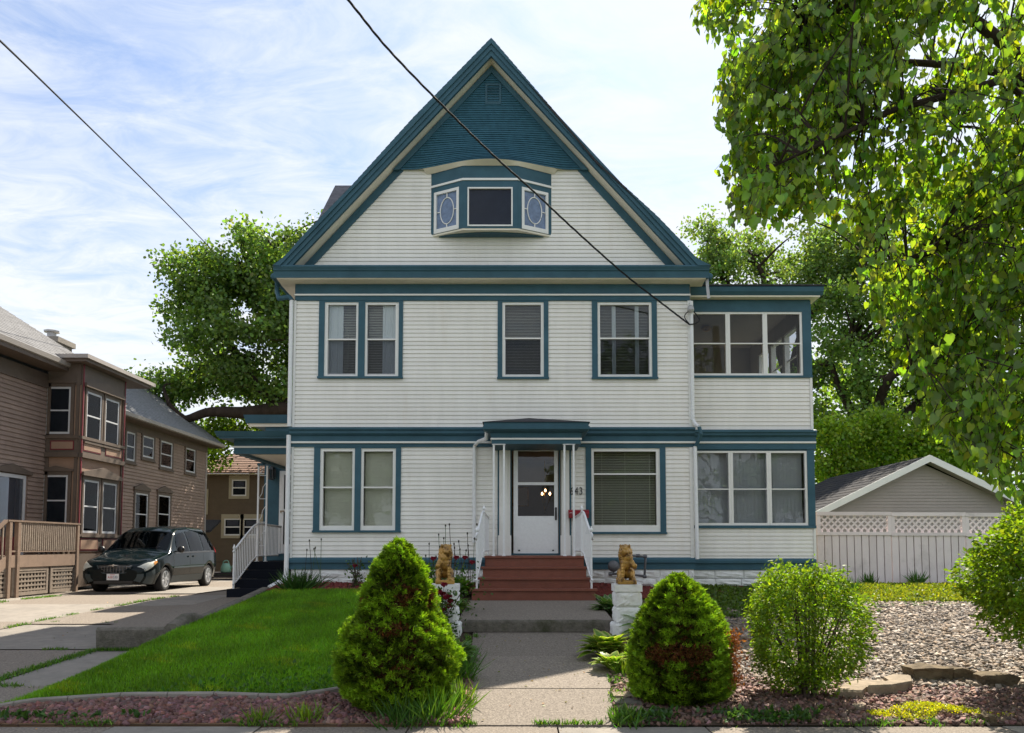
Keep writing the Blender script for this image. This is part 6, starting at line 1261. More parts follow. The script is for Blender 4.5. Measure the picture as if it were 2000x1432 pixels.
# hostas: every leaf its own part
def hleaf(seed, L_=1.0, w_=.42, var=True, base=(.06, .14, .03), edge=(.42, .46, .20), arch=.5):
    r = random.Random(seed); n = 7; V_, F_, Cc = [], [], []
    for i in range(n):
        f = i / (n - 1); hw = w_ * .5 * math.sin(math.pi * min(.98, .06 + f * .94)) ** .75; z = arch * (f - 1.25 * f * f) + .0
        for k, q in enumerate((-1, -.62, 0, .62, 1)): V_.append((q * hw, f, z + .10 * abs(q) * hw / .2 * .3)); Cc.append(edge if (abs(q) == 1 and var) else base)
    for i in range(n - 1):
        for k in range(4): a = i * 5 + k; F_.append((a, a + 1, a + 6, a + 5))
    me = bpy.data.meshes.new('leaf'); me.from_pydata(V_, [], F_); at_ = me.attributes.new('col', 'FLOAT_COLOR', 'POINT')
    for i, c in enumerate(Cc): at_.data[i].color = (*[x * r.uniform(.85, 1.15) for x in c], 1)
    me.polygons.foreach_set('use_smooth', [True] * len(me.polygons)); me.materials.append(LEAFM); return me
HL = [hleaf(k, base=(.17, .29, .03), edge=(.70, .66, .22), w_=.52) for k in range(3)]; HG = [hleaf(k, var=True, base=(.10, .20, .06), edge=(.45, .52, .33), w_=.38) for k in range(3)]; HD = [hleaf(k, var=False, base=(.12, .25, .02), w_=.22, arch=.7) for k in range(3)]
def hosta(x, y, n, s, lab, meshes=HL, seed=1, name='hosta', grp='hostas beside the walk'):
    r = random.Random(seed); z = g(x, y); t = thing(name, lab, 'plant', (x, y, z), grp)
    for k in range(n):
        ring = k / n; a = k * 2.4 + r.uniform(-.3, .3); up = .95 - .75 * ring + r.uniform(-.1, .1); A = Vector((math.cos(a) * (1 - .5 * up), math.sin(a) * (1 - .5 * up), up)).normalized(); side_ = A.cross(Vector((0, 0, 1))).normalized(); nn = side_.cross(A)
        o = bpy.data.objects.new('leaf', meshes[k % 3]); C.objects.link(o); o.parent = t; sc = s * r.uniform(.75, 1.15)
        Mx = Matrix((side_, A, nn)).transposed().to_4x4(); o.matrix_local = Matrix.Translation(Vector((math.cos(a) * .03, math.sin(a) * .03, .02))) @ Mx @ Matrix.Scale(sc, 4)
hosta(1.06, 9.9, 90, .34, 'bright yellow-edged hosta at the right edge of the walk', HL, 2); hosta(1.05, 9.35, 40, .22, 'small yellow-edged hosta in front of the larger one', HL, 6)
hosta(1.42, 12.7, 70, .34, 'grey-green hosta between the steps and the right pier', HG, 3); hosta(-.76, 9.75, 80, .30, 'dark green hosta with pale edges behind the tall spruce', HG, 4); hosta(-.93, 10.3, 50, .24, 'dark green hosta at the foot of the left pier', HG, 5); hosta(-1.0, 12.75, 70, .30, 'fresh green daylily clump left of the landing slab', HD, 8, 'daylily', 'daylilies')
hosta(-1.0, 14.4, 50, .45, 'tall daylily clump beside the left stair railing', HD, 9, 'daylily', 'daylilies'); hosta(1.74, 10.95, 60, .46, 'dark green leafy plant at the foot of the right pier', HD, 12, 'daylily', 'daylilies')
# ornamental tufts
def tuft(x, y, n, h, w_, lab, col=(.06, .15, .02), sp=.06, lean=.35, name='grass_tuft'):
    P = np.column_stack([rng.normal(x, sp, n), rng.normal(y, sp, n)]); P = np.column_stack([P, G(P[:, 0], P[:, 1])]); d = P - P.mean(0); A = np.column_stack([d[:, 0] * 3 + rng.normal(0, lean, n), d[:, 1] * 3 + rng.normal(0, lean, n), np.ones(n)])
    hh = h * rng.uniform(.5, 1.15, n); tag(scatter(name, [BLADE], P, A, unit(n), np.stack([np.full(n, w_), hh, hh * 1.6], 1), tint(n, col, .25, .15), GRASSM), lab, 'grass clump', 'grass clumps')
tuft(-4.05, 15.15, 260, .42, .28, 'spiky grass clump at the left corner of the house by the downspout', (.04, .10, .02), .13); tuft(-.66, 8.9, 160, .42, .16, 'long arching grass clump between the tall spruce and the walk', (.06, .16, .02), .07, .4)
tuft(-.62, 8.05, 150, .30, .2, 'yellow-green grass clump at the left walk edge', (.13, .24, .025), .08, .5); tuft(-.75, 7.62, 170, .34, .2, 'grass clump at the left walk corner by the sidewalk', (.09, .20, .02), .10, .5); tuft(-1.05, 7.5, 110, .30, .18, 'dark grass tuft under the front of the tall spruce', (.05, .13, .02), .09, .5)
tuft(-1.9, 7.56, 84, .2, .2, 'yellowish grass tuft in the lava rock beside the sidewalk', (.14, .23, .02), .06, .6); tuft(-2.35, 7.52, 75, .17, .2, 'small yellow-green grass tuft in the lava rock', (.13, .22, .02), .06, .6); tuft(1.0, 7.55, 90, .17, .3, 'leafy weed tuft at the right walk corner', (.10, .21, .025), .07, .6)
tuft(1.15, 9.2, 80, .22, .2, 'yellow-green tuft beside the small hosta', (.12, .22, .02), .06, .4); tuft(6.1, 15.3, 130, .32, .3, 'spiky plant in front of the white fence', (.06, .14, .02), .08, .4)
# roses
ROSE = mat('rose_petal', (.20, .006, .022), .6, .3, 40); SEED = mat('seed_head', (.045, .04, .03), .9)
def rosebush(x, y, rx, ry, h, nl, spots, lab, seed):
    z = g(x, y); t = thing('rose_bush', lab, 'rose bush', (x, y, z), 'rose bushes'); r = np.random.default_rng(seed); st = MB()
    for k in range(14): e = Vector((x + r.normal(0, rx * .6), y + r.normal(0, ry * .6), z + h * r.uniform(.5, 1))); st.tube(curve([(x + r.normal(0, .08), y + r.normal(0, .08), z - .02), ((x + e.x) / 2, (y + e.y) / 2, z + h * .5), e], 4), .006, 5, False)
    st.build('stems', BARK, t)
    P = np.column_stack([r.normal(x, rx * .55, nl), r.normal(y, ry * .55, nl), z + h * np.clip(r.beta(1.6, 1.6, nl), .03, 1)]); 
    scatter('foliage', [LEAF6], P, unit(nl, .2), unit(nl, 1.2), r.uniform(.035, .065, nl), tint(nl, (.055, .115, .022), .28, .12), LEAFM, t, kind='stuff')
    for (u, v, Y) in spots:
        c = at(u, v, Y); m = MB()
        for k in range(9):
            a = k * 2.4; rr = .008 + .003 * k; o = c + Vector((math.cos(a) * rr, math.sin(a) * rr * .6, .012 - .0035 * k)); d = Vector((math.cos(a), math.sin(a), .4)); s_ = Vector((-math.sin(a), math.cos(a), 0)) * .026
            m.add([o - s_ * .7, o + s_ * .7, o + s_ + d * .02 + Vector((0, 0, .022)), o - s_ + d * .02 + Vector((0, 0, .022))], [(0, 1, 2, 3)])
        m.lathe([(.004, -.03), (.022, -.012), (.024, .008), (.012, .022)], c, 8); m.build('rose', ROSE, t)
        b = Vector((x + (c.x - x) * .5, y + (c.y - y) * .5, z + .1)); MB().tube([c - Vector((0, 0, .03)), c.lerp(b, .4) + Vector((0, 0, .0)), b], .004, 4, False).build('rose_stem', BARK, t)
rosebush(-1.10, 10.78, .30, .16, .72, 800, [(867, 1143, 10.8), (857, 1157, 10.75), (865, 1161, 10.8), (861, 1170, 10.8), (876, 1166, 10.8), (879, 1175, 10.8), (876, 1185, 10.8), (864, 1192, 10.8), (871, 1168, 10.7)], 'rose bush with dark red roses in front of the left pier', 3)
rosebush(-1.40, 12.3, .55, .5, .86, 2600, [(846, 1092, 12.2), (891, 1090, 12.4), (908, 1090, 12.6), (922, 1099, 12.4), (837, 1134, 11.9), (830, 1122, 12)], 'rose bush with red roses behind the left lion', 5)
rosebush(-3.0, 15.35, .18, .15, .58, 150, [(693, 1106, 15.2)], 'small straggly rose bush with a single red rose by the house wall', 7)
def tall_stems(x, y, n, h, sp, lab, seed):
    r = np.random.default_rng(seed); t = thing('seed_head_stems', lab, 'plant', (x, y, g(x, y)), 'tall perennials')
    for k in range(n):
        b = Vector((x + r.normal(0, sp), y + r.normal(0, .12), g(x, y))); e = b + Vector((r.normal(0, .07), 0, h * r.uniform(.6, 1))); MB().tube([b, b.lerp(e, .5) + Vector((.01, 0, 0)), e], .0055, 4, False).build('stem', BARKD if k % 2 else mat('stem_green_%s_%d' % (seed, k), (.05, .09, .02), .8), t); MB().lathe([(.004, -.02), (.014, 0), (.012, .02), (.003, .03)], e, 6).build('seed_head', SEED, t)
tall_stems(-1.02, 14.6, 14, 1.25, .20, 'tall thin stems with dark seed heads left of the stair railing', 4); tall_stems(-1.55, 14.6, 4, .95, .07, 'few thin seed-head stems against the siding', 5); tall_stems(-3.85, 15.4, 5, .95, .14, 'thin dry seed-head stems by the left corner of the house', 6)
# rocks
FLAG = mat('flagstone', (.27, .215, .155), .9, .25, 5, .6, 24, .2, col2=(.15, .12, .085), c2=(.45, .7), c2scale=6); ROCK = mat('brown_rock', (.155, .12, .075), .95, .3, 6, .9, 16, .15, col2=(.07, .055, .04), c2=(.45, .7), c2scale=5)
def flat_stone(pts, Y, h, lab, m_=FLAG, nm='flagstone', grp='flat stones along the gravel edge', z=None):
    poly = [];
    for u, v in pts:
        d = ray(u, v); # meet the ground plane at this bed
        zz = (z if z is not None else g(3.4, Y)) + h; k = (zz - EYE) / d.z; q = Vector((0, 0, EYE)) + d * k; poly.append(q)
    r = random.Random(int(pts[0][0])); n = len(poly); c = sum(poly, Vector()) / n; mb = MB(); rows = [[p + Vector((r.uniform(-.01, .01), r.uniform(-.01, .01), -h - .06)) for p in poly], [p + Vector((0, 0, -.02)) for p in poly], [p.lerp(c, .05) for p in poly], [p.lerp(c, .5) + Vector((0, 0, r.uniform(.0, .008))) for p in poly]]
    rows = [q + [q[0]] for q in rows]; mb.grid(rows); mb.add(rows[-1][:-1], [tuple(range(n))]); tag(mb.build(nm, m_), lab, 'stone', grp)
flat_stone([(1632, 1347), (1684, 1349), (1692, 1342), (1738, 1341), (1735, 1328), (1712, 1322), (1680, 1325), (1650, 1333)], 8.55, .06, 'large flat tan flagstone beside the round bush'); flat_stone([(1694, 1339), (1742, 1337), (1782, 1330), (1780, 1318), (1745, 1316), (1725, 1322), (1738, 1330)], 8.7, .08, 'second tan flagstone overlapping the large one'); flat_stone([(1668, 1368), (1690, 1366), (1692, 1376), (1680, 1382), (1664, 1378)], 7.7, .05, 'small tan stone in the mulch near the sidewalk')
def ground_y(u, v):
    d = ray(u, v); lo_, hi_ = 5.0, 40.0
    for _ in range(40):
        m_ = (lo_ + hi_) / 2; p = Vector((0, 0, EYE)) + d * (m_ / d.y); lo_, hi_ = (m_, hi_) if p.z > g(p.x, p.y) else (lo_, m_)
    return lo_
def rock(u0, u1, v0, v1, Y, dep, lab, seed):
    Y = ground_y((u0 + u1) / 2, v1); a, b = at(u0, v1, Y), at(u1, v0, Y); bm = bmesh.new(); q = bmesh.ops.create_cube(bm, size=1.0); bmesh.ops.subdivide_edges(bm, edges=bm.edges, cuts=3, use_grid_fill=True); r = random.Random(seed); V_ = []
    for p in bm.verts:
        x, y, z = p.co; k = 1 - .10 * (abs(x) * 2) ** 3; V_.append((a.x + (b.x - a.x) * (x * (1 + .06 * z) + .5) + r.uniform(-.012, .012), Y + dep * (y + .5) + r.uniform(-.02, .02), a.z - .05 + (b.z - a.z + .05) * ((z + .5) * (k if z > 0 else 1)) + r.uniform(-.012, .012)))
    mb = MB(); mb.v = V_; mb.f = [tuple(q.index for q in f.verts) for f in bm.faces]; bm.free(); tag(mb.build('rock', ROCK), lab, 'rock', 'brown rocks along the gravel edge')
rock(1787, 1860, 1303, 1331, 7.95, .28, 'long brown rock at the lower edge of the gravel', 1); rock(1863, 1902, 1307, 1330, 7.95, .22, 'square brown rock right of the long rock', 2); rock(1925, 1990, 1318, 1342, 7.9, .25, 'low dark rock at the right edge under the tall bush', 5); rock(1925, 1948, 1397, 1414, 7.45, .12, 'small grey rock in the mulch by the sidewalk', 7)
for k, (x, y, lab) in enumerate([(1.07, 8.32, 'brown paver beside the right walk edge, farthest from the sidewalk'), (1.06, 8.08, 'brown paver in the middle of the row of three by the right walk edge'), (1.06, 7.84, 'brown paver nearest the sidewalk by the right walk edge')]):
    z = g(x, y); m = MB(); m.hexa([(x - .13, y - .115, z - .04), (x + .13, y - .115, z - .04), (x + .13, y + .11, z - .04), (x - .13, y + .11, z - .04), (x - .125, y - .11, z + .03), (x + .125, y - .11, z + .03), (x + .125, y + .105, z + .035), (x - .125, y + .105, z + .035)]); tag(m.build('paver', CONCD if k == 1 else FLAG), lab, 'paver', 'row of pavers beside the walk')

# ------------------------------------------------------------------ trees
def crown(t, ells, ncl, per, rc, ls, col, seed, m=None, flat=.7, tpl=LEAF6, shell=.55):
    r = np.random.default_rng(seed); sub_ = []
    for e in ells:
        for k in range(8):
            d = r.normal(size=3); d /= np.linalg.norm(d); q = r.uniform(.30, .50); sub_.append((e[0] + d[0] * e[3] * .72, e[1] + d[1] * e[4] * .72, e[2] + d[2] * e[5] * .72, e[3] * q, e[4] * q, e[5] * q * .8))
    ells = sub_; w_ = np.array([e[3] * e[4] * e[5] for e in ells]) ** (2 / 3); idx = r.choice(len(ells), ncl, p=w_ / w_.sum()); E = np.array(ells)[idx]
    u_ = r.normal(size=(ncl, 3)); u_ /= np.linalg.norm(u_, axis=1, keepdims=True); rad = shell + (1 - shell) * r.uniform(0, 1, ncl) ** .6; Cc = E[:, :3] + u_ * E[:, 3:6] * rad[:, None]; fade = np.exp(r.normal(0, .18, len(ells)))[idx]
    P = np.repeat(Cc, per, 0) + np.clip(r.normal(0, 1, (ncl * per, 3)), -1.7, 1.7) * rc * (1, 1, flat); ct_ = np.exp(r.normal(0, .20, ncl)) * fade; cz = np.repeat(ct_, per)[:, None]
    n = len(P); A = unit(n, -.25) ; s = r.uniform(*ls, n)
    scatter('crown', [tpl], P, A, unit(n, .6), np.stack([s * 1.15, s, s], 1), np.clip(tint(n, col, .22, .13) * cz, .004, .5), m or LEAFM, t, kind='stuff'); return Cc
def tree(name, lab, base, ells, limbs, ncl, per, rc, ls, col, seed, bark=BARKD, trunk_r=.35, top=6, grp=None, twigs=40):
    t = thing(name, lab, 'tree', base, grp); b = Vector(base); tr = MB().tube(curve([b - Vector((0, 0, .2)), b + Vector((.1, 0, top * .4)), b + Vector((-.05, 0, top))], 5), [trunk_r * (1.25 - .6 * k / 10) for k in range(11)], 10).build('trunk', bark, t, True)
    for L0 in limbs:
        p = curve(L0[0], 6); n = len(p); MB().tube(p, [L0[1] * (1 - .78 * k / n) for k in range(n)], 8).build('limb', bark, t, True)
    Cc = crown(t, ells, ncl, per, rc, ls, col, seed); r = np.random.default_rng(seed); m = MB(); hub = [q for L0 in limbs for q in curve(L0[0], 6)[6:]] or [b + Vector((0, 0, top))]
    for k in r.choice(len(Cc), min(twigs, len(Cc)), replace=False):
        c = Vector(Cc[k]); o = min(hub, key=lambda q: (q - c).length + r.uniform(0, 1.5)); m.tube(curve([o, o.lerp(c, .5) + Vector((r.normal(0, .2), r.normal(0, .2), r.uniform(-.2, .4))), c], 4), [.06 * trunk_r / .35 * (1 - .1 * i) for i in range(9)], 5, False)
    m.build('branches', bark, t); return t
def e_at(u, v, Y, ru, rv, ry): c = at(u, v, Y); k = Y / F_PX; return (c.x, Y, c.z, ru * k, ry, rv * k)
# oak behind the left corner
YO = 35
oe = [e_at(520, 470, YO, 55, 38, 2), e_at(470, 520, YO, 85, 55, 2.5), e_at(400, 545, YO, 60, 48, 2.2), e_at(480, 600, YO, 120, 70, 3), e_at(360, 600, YO, 38, 25, 1.2), e_at(545, 560, YO, 60, 70, 2.5), e_at(450, 680, YO, 100, 55, 3), e_at(540, 690, YO, 60, 80, 3), e_at(400, 730, YO, 85, 50, 2.6), e_at(330, 760, YO, 52, 38, 2), e_at(300, 770, YO, 26, 22, 1.2), e_at(480, 760, YO, 90, 40, 2.6), e_at(600, 600, YO, 60, 90, 3), e_at(620, 480, YO, 40, 50, 2)]
lo = [([at(640, 1000, YO), at(620, 830, YO), at(560, 800, YO - .5), at(480, 806, YO - 1), at(410, 805, YO - 1.5), at(360, 818, YO - 1.5), at(330, 790, YO - 1.5)], .42), ([at(620, 830, YO), at(560, 790, YO), at(510, 762, YO), at(470, 700, YO), at(430, 640, YO)], .34), ([at(640, 900, YO), at(590, 740, YO), at(560, 600, YO), at(500, 560, YO), at(480, 500, YO)], .38), ([at(560, 600, YO), at(540, 520, YO), at(520, 460, YO)], .2)]
bq = at(645, 1095, YO)
tree('oak_tree', 'big spreading oak with dark limbs rising behind the left corner of the cream house', (bq.x, YO, .3), oe, lo, 900, 48, .38, (.12, .22), (.120, .205, .042), 51, BARKD, .55, 6.5, 'trees behind the houses', 60)
ue = [e_at(430, 850, 37, 55, 34, 2), e_at(500, 840, 37, 60, 30, 2), e_at(420, 885, 37, 26, 20, 1)]
uq = at(552, 1000, 37.2); tree('small_tree', 'yellow-green young tree between the brown houses, under the oak limb', (uq.x, 37.2, .3), ue, [([uq, at(530, 900, 37.2), at(480, 860, 37.2)], .1)], 170, 34, .35, (.11, .2), (.13, .22, .02), 52, BARK, .15, 2.5, 'trees behind the houses', 10)
# trees behind the sunroom and garage
YA = 40
ae = [e_at(1378, 470, YA, 40, 38, 1.6), e_at(1400, 540, YA, 55, 40, 2), e_at(1470, 500, YA, 70, 42, 2.2), e_at(1560, 490, YA, 80, 40, 2.6), e_at(1640, 500, YA, 70, 45, 2.6), e_at(1500, 560, YA, 90, 40, 2.6), e_at(1600, 570, YA, 100, 60, 3), e_at(1360, 560, YA, 40, 30, 2)]
aq = at(1540, 1000, YA); tree('ash_tree', 'tall airy tree with open crown behind the sunroom roof', (aq.x, YA, .3), ae, [([aq, at(1540, 760, YA), at(1500, 620, YA), at(1490, 540, YA), at(1460, 490, YA)], .3), ([at(1540, 760, YA), at(1570, 640, YA), at(1620, 560, YA), at(1650, 500, YA)], .26), ([at(1500, 640, YA), at(1420, 560, YA), at(1380, 470, YA)], .17)], 520, 40, .36, (.12, .21), (.155, .245, .065), 53, BARKD, .5, 7, 'trees behind the houses', 70)
YB = 36
be = [e_at(1770, 455, YB, 100, 70, 3.5), e_at(1900, 430, YB, 110, 80, 3.5), e_at(1650, 620, YB, 80, 60, 2.6), e_at(1640, 720, YB, 70, 70, 2.6), e_at(1730, 640, YB, 90, 70, 3), e_at(1740, 740, YB, 90, 70, 3), e_at(1660, 800, YB, 80, 50, 2.6), e_at(1830, 620, YB, 90, 80, 3), e_at(1850, 760, YB, 80, 80, 3), e_at(1780, 540, YB, 80, 60, 3), e_at(1900, 560, YB, 80, 90, 3), e_at(1960, 720, YB, 70, 110, 3)]
bq = at(1705, 1050, YB); tree('maple_tree', 'dense dark green tree with a bare horizontal limb right of the sunroom', (bq.x, YB, .3), be, [([bq, at(1700, 880, YB), at(1690, 780, YB), at(1660, 660, YB)], .42), ([at(1700, 850, YB), at(1735, 742, YB - 2), at(1790, 715, YB - 2.5), at(1850, 700, YB - 2.5)], .26), ([at(1700, 860, YB), at(1640, 760, YB), at(1620, 690, YB)], .25), ([at(1710, 850, YB), at(1800, 780, YB), at(1880, 680, YB)], .3)], 820, 46, .38, (.12, .22), (.130, .225, .045), 54, BARKD, .6, 7, 'trees behind the houses', 60)
ce = [e_at(1620, 870, 33, 60, 50, 1.6), e_at(1690, 850, 33, 70, 45, 1.8), e_at(1760, 870, 33, 80, 60, 2), e_at(1640, 930, 33, 60, 40, 1.5), e_at(1850, 860, 33, 80, 60, 2), e_at(1940, 880, 33, 80, 70, 2)]
cq = at(1680, 1050, 33.2); tree('understorey_tree', 'bright yellow-green bushy tree just behind the garage roof', (cq.x, 33.2, .3), ce, [([cq, at(1680, 950, 33.2), at(1640, 880, 33.2)], .12), ([at(1680, 950, 33.2), at(1760, 870, 33.2)], .12)], 620, 34, .32, (.10, .18), (.20, .33, .024), 55, BARK, .2, 3, 'trees behind the houses', 20)
de = [(17, 46, 7, 7, 4, 6), (27, 44, 7, 7, 5, 7), (4, 48, 5, 6, 4, 4), (-3, 48, 5, 6, 4, 4.5)]
tree('far_tree', 'dark tree mass standing behind the tall trees on the right', (24, 46, .3), [(18, 47, 5.5, 7, 3, 5), (26, 45, 6.5, 7, 4, 7), (33, 44, 7, 7, 4, 7), (16, 45, 3.5, 5, 2, 3.5), (22, 45, 4, 6, 2, 4), (21, 48, 11, 6, 3, 4)], [([(24, 46, .3), (24, 46, 5), (26, 46, 9)], .4)], 650, 30, .7, (.22, .4), (.15, .25, .045), 56, BARKD, .5, 6, 'trees behind the houses', 20)
tree('back_tree', 'distant green tree between the brown house and the porch', (-17, 50, .3), [(-17, 50, 6, 5, 3, 4), (-11, 50, 4.5, 4, 3, 3.5)], [([(-17, 50, .3), (-17, 50, 4), (-16, 50, 7)], .3)], 150, 26, .6, (.25, .4), (.06, .12, .025), 57, BARKD, .4, 4, 'trees behind the houses', 12)

# ------------------------------------------------------------------ the linden in front
lp = [(1345, -60), (1350, 60), (1392, 105), (1400, 215), (1362, 252), (1440, 285), (1393, 340), (1428, 452), (1500, 455), (1560, 442), (1640, 448), (1662, 510), (1640, 565), (1700, 590), (1690, 640), (1740, 660), (1742, 735), (1800, 770), (1792, 850), (1835, 880), (1870, 905), (1925, 965), (2010, 1010), (2250, 1010), (2250, -260), (1500, -260)]
LYY = 7.0; poly = np.array([[at(u, v, LYY).x, at(u, v, LYY).z] for u, v in lp])
def inside(P):
    x, z = P[:, 0], P[:, 1]; c = np.zeros(len(P), bool); j = len(poly) - 1
    for i in range(len(poly)):
        xi, zi = poly[i]; xj, zj = poly[j]; k = ((zi > z) != (zj > z)) & (x < (xj - xi) * (z - zi) / (zj - zi + 1e-12) + xi); c ^= k; j = i
    return c
ln = thing('linden_tree', 'linden with heart-shaped leaves hanging into the upper right of the view', 'tree', (6.6, 7.6, .0), 'street trees')
LBK = BARKD
MB().tube(curve([(6.6, 7.6, -.2), (6.55, 7.6, 2), (6.4, 7.5, 4.6), (6.2, 7.5, 8.5)], 6), [.30 - .011 * k for k in range(19)], 12).build('trunk', LBK, ln, True)
LBR = [([(6.45, 7.5, 4.2), (5.6, 7.4, 5.3), at(1930, 60, 7.3), at(1850, 28, 7.2), at(1780, 8, 7.1), at(1700, -6, 7.0), at(1560, 60, 6.8)], .075), ([(6.5, 7.5, 3.4), (5.3, 7.3, 4.9), at(1930, 130, 7.2), at(1885, 215, 7.1), at(1850, 268, 7.0)], .04), ([(6.5, 7.6, 3.0), (5.2, 7.2, 4.0), at(1900, 480, 7.1), at(1800, 500, 6.9), at(1700, 520, 6.8)], .045), ([(6.5, 7.6, 2.4), (5.4, 7.3, 3.2), at(1930, 720, 7.1), at(1840, 700, 7.0), at(1770, 720, 6.9)], .04),
       ([(6.3, 7.5, 5.0), (5.2, 7.0, 5.8), at(1800, 200, 6.5), at(1650, 260, 6.3), at(1500, 330, 6.2)], .05), ([(6.3, 7.5, 5.2), (5.0, 7.8, 6.2), at(1700, 120, 7.9), at(1560, 150, 7.9), at(1440, 160, 7.8)], .05), ([(6.5, 7.6, 2.1), (5.6, 7.2, 2.6), at(1980, 860, 7.1), at(1900, 880, 7.0)], .03)]
hubs = []
for q, r_ in LBR:
    p = curve(q, 7); hubs += p[5:]; MB().tube(p, [r_ * (1 - .85 * k / len(p)) for k in range(len(p))], 8).build('limb', LBK, ln, True)
r = np.random.default_rng(77); NT = 19500
T0 = np.column_stack([r.uniform(poly[:, 0].min(), 6.3, NT), r.normal(7.0, .75, NT), r.uniform(poly[:, 1].min(), 7.9, NT)])
D0 = np.column_stack([r.normal(-.25, .45, NT), r.normal(0, .45, NT), r.normal(-.75, .25, NT)]); D0 /= np.linalg.norm(D0, axis=1, keepdims=True); LN = r.uniform(.16, .36, NT); T1 = T0 + D0 * LN[:, None]
dens = vnoise(T0, 1.5, 5) * .65 + vnoise(T0, 3.4, 6) * .45
persp = LYY / T0[:, 1:2]
fl = lambda T: np.column_stack([T[:, 0] * LYY / T[:, 1], EYE + (T[:, 2] - EYE) * LYY / T[:, 1]]); tip_ = T1.copy(); tip_[:, 2] -= .05
ok = inside(fl(T0)) & inside(fl(tip_)) & (dens > .585) & ((T0[:, 0] < 4.9) | (r.uniform(size=NT) < .3))
T0, D0, LN, T1 = T0[ok], D0[ok], LN[ok], T1[ok]; print('twigs', len(T0))
tw = MB(); LC, LA, LNn, LS = [], [], [], []
for k in range(len(T0)):
    a, b = Vector(T0[k]), Vector(T1[k]); mid = a.lerp(b, .5) + Vector((0, 0, .035)); tw.tube([a, mid, b], [.0045, .0032, .0018], 4, False)
    if k % 7 == 0:
        h = min(hubs[::2], key=lambda q: (q - a).length); tw.tube(curve([h, h.lerp(a, .5) + Vector((0, 0, .10)), a], 3), [.010, .009, .008, .007, .006, .005, .0045], 4, False)
    for j in range(7):
        f = (j + .6) / 7; p = a.lerp(b, f) + Vector((0, 0, .035 * 4 * f * (1 - f))); s_ = 1 if j % 2 else -1; sdv = D0[k]; sd2 = np.array([-sdv[1], sdv[0], 0]) * s_
        pet = np.array(p) + sd2 * .03 + r.normal(0, .012, 3) + (0, 0, -.012); LC.append(pet); LA.append(np.array([sd2[0] * .45 + r.normal(0, .3), sd2[1] * .45 + r.normal(0, .3), -.85])); LNn.append(np.array([r.normal(0, .75), -.35 + r.normal(0, .6), .45 + r.normal(0, .35)])); LS.append(r.uniform(.036, .088))
tw.build('twigs', LBK, ln)
LC, LA, LNn, LS = map(np.array, (LC, LA, LNn, LS)); n = len(LC); print('linden leaves', n)
lcol = tint(n, (.150, .265, .026), .36, .18); LINM = leafmat('linden_leaf', .62, .04, (1.75, 1.55, .40), .35)
uu = U0 + F_PX * LC[:, 0] / LC[:, 1]; vv_ = 1068 - F_PX * (LC[:, 2] - EYE) / LC[:, 1]; inf = (uu < 1990) & (vv_ > 5) & (vv_ < 1400); score = np.where(inf, LS / LC[:, 1], 0); big = np.argsort(-score)[:298]; rest = np.setdiff1d(np.arange(n), big)
scatter('crown', [HEART], LC[rest], LA[rest], LNn[rest], LS[rest], lcol[rest], LINM, ln, kind='stuff')
lm = []
for k in range(6):
    me = bpy.data.meshes.new('leaf'); me.from_pydata(HEART[0], [], HEART[1]); a_ = me.attributes.new('col', 'FLOAT_COLOR', 'POINT'); c = lcol[big[k * 7]]
    for i in range(len(me.vertices)): a_.data[i].color = (*c, 1)
    me.materials.append(LINM); lm.append(me)
X3, A3, N3 = frames(LA, LNn)
for q, i in enumerate(big):
    o = bpy.data.objects.new('leaf', lm[q % 6]); C.objects.link(o); o.parent = ln; Mx = Matrix((Vector(X3[i]), Vector(A3[i]), Vector(N3[i]))).transposed().to_4x4(); o.matrix_local = Matrix.Translation(Vector(LC[i]) - Vector((6.6, 7.6, 0))) @ Mx @ Matrix.Scale(float(LS[i]), 4)
# pale flower bracts hanging among the leaves
bi = r.choice(n, 1500, replace=False); BR_ = ([(-.10, 0, 0), (.10, 0, 0), (.14, .5, .04), (.06, 1, 0), (-.06, 1, 0), (-.14, .5, .04)], [(0, 1, 2, 5), (5, 2, 3, 4)])
scatter('bracts', [BR_], LC[bi] + r.normal(0, .03, (1500, 3)), np.column_stack([r.normal(0, .25, 1500), r.normal(0, .25, 1500), -np.ones(1500)]), unit(1500), r.uniform(.06, .10, 1500), tint(1500, (.17, .22, .045), .2, .1), LINM, ln, kind='stuff')

# ------------------------------------------------------------------ overhead cables
cp = [(560, -140, 8.4), (680, 0, 9.6), (760, 98, 10.5), (870, 212, 11.7), (960, 300, 12.6), (1040, 372, 13.4), (1120, 447, 14.2), (1220, 536, 15.05), (1305, 602, 15.7), (1347, 634, 15.92)]
cpath = curve([at(*q) for q in cp], 16); cab = thing('service_cable', 'twisted black service cable running from the street to the right corner of the house', 'cable', tuple(cpath[-1]))
for k in range(3):
    pts = []
    for i, p in enumerate(cpath): a = i * .55 + k * 2.094; pts.append(p + Vector((math.cos(a) * .6, math.cos(a) * -.5, math.sin(a))) * .009)
    MB().tube(pts, .0105, 5, False).build('strand', CABLE, cab)
q0 = cpath[-1]; brk = at(1349, 604, 15.9)
MB().tube(curve([q0, at(1337, 618, 15.88), brk], 6), .010, 5).build('tail', CABLE, cab); MB().tube(curve([q0, at(1358, 632, 15.9), at(1366, 624, 15.95), at(1353, 606, 15.93)], 6), .012, 5).build('tail', CABLE, cab)
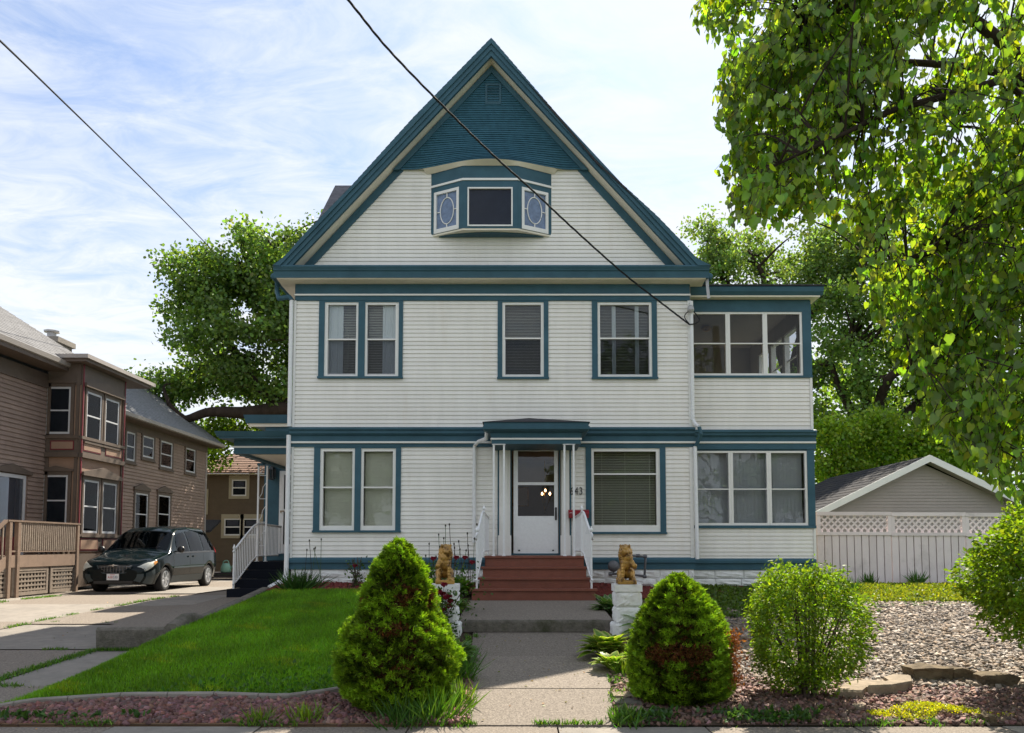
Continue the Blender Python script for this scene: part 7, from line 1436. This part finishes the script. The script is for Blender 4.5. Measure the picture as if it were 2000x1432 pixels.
MB().lathe([(.05, -.06), (.07, -.02), (.06, .05), (.03, .08)], brk, 10).build('weather_head', GREY, cab)
c2 = curve([at(-130, -40, 9.5), at(0, 80, 12), at(110, 186, 15), at(220, 293, 19), at(330, 402, 25), at(415, 489, 33), at(450, 525, 38)], 10)
t2 = MB().tube(c2, .018, 5).build('thin_cable', CABLE); tag(t2, 'thin single cable crossing the sky on the left down to the oak', 'cable')
# ------------------------------------------------------------------ trees across the street, mirrored in the windows
for (x, y, rr_, lab, sd_) in ((-9, -18, 3.6, 'leafy street tree across the road, mirrored in the left windows', 61), (6.5, -18, 3.4, 'leafy street tree across the road, mirrored in the upper right window', 62), (17, -18, 3.6, 'leafy street tree across the road, mirrored in the sunroom panes', 63)):
    tree('street_tree', lab, (x, y, -.1), [(x, y, 6.5, rr_, rr_, 3.6), (x + 1, y, 8.5, rr_ * .6, rr_ * .6, 2.6), (x - 1.5, y, 5, rr_ * .7, rr_ * .7, 2.4)], [([(x, y, -.1), (x, y, 3), (x + .5, y, 6)], .25)], 240, 26, .7, (.28, .45), (.06, .13, .025), sd_, BARK, .3, 4, 'trees across the road', 10)
# ------------------------------------------------------------------ small litter and fence-foot weeds
P = np.concatenate([on_ground(60, -.4, .9, 7.5, 11), on_ground(70, -5, 6, 6.4, 7.4), on_ground(60, -9, -5.2, 9, 18)]); inw = (P[:, 0] > -.5) & (P[:, 0] < 1) & (P[:, 1] > 7.46) & (P[:, 1] < 11.4); P[inw, 2] = .43 * (P[inw, 1] - 7.35) / 4.05; P[:, 2] += .010
tag(scatter('fallen_leaves', [LEAF6, DIAM], P, unit(len(P)) * (1, 1, .1), unit(len(P), 4), rng.uniform(.015, .04, len(P)), tint(len(P), (.22, .17, .06), .4, .25), LEAFM, kind='stuff'), 'small dry leaves and bits of litter lying on the concrete', 'litter')
tuft(7.35, 17.25, 60, .30, .35, 'small leafy weed at the foot of the middle fence boards', (.07, .16, .03), .05, .5); tuft(8.35, 17.25, 70, .36, .35, 'taller weed at the foot of the right fence boards', (.07, .16, .03), .05, .5)
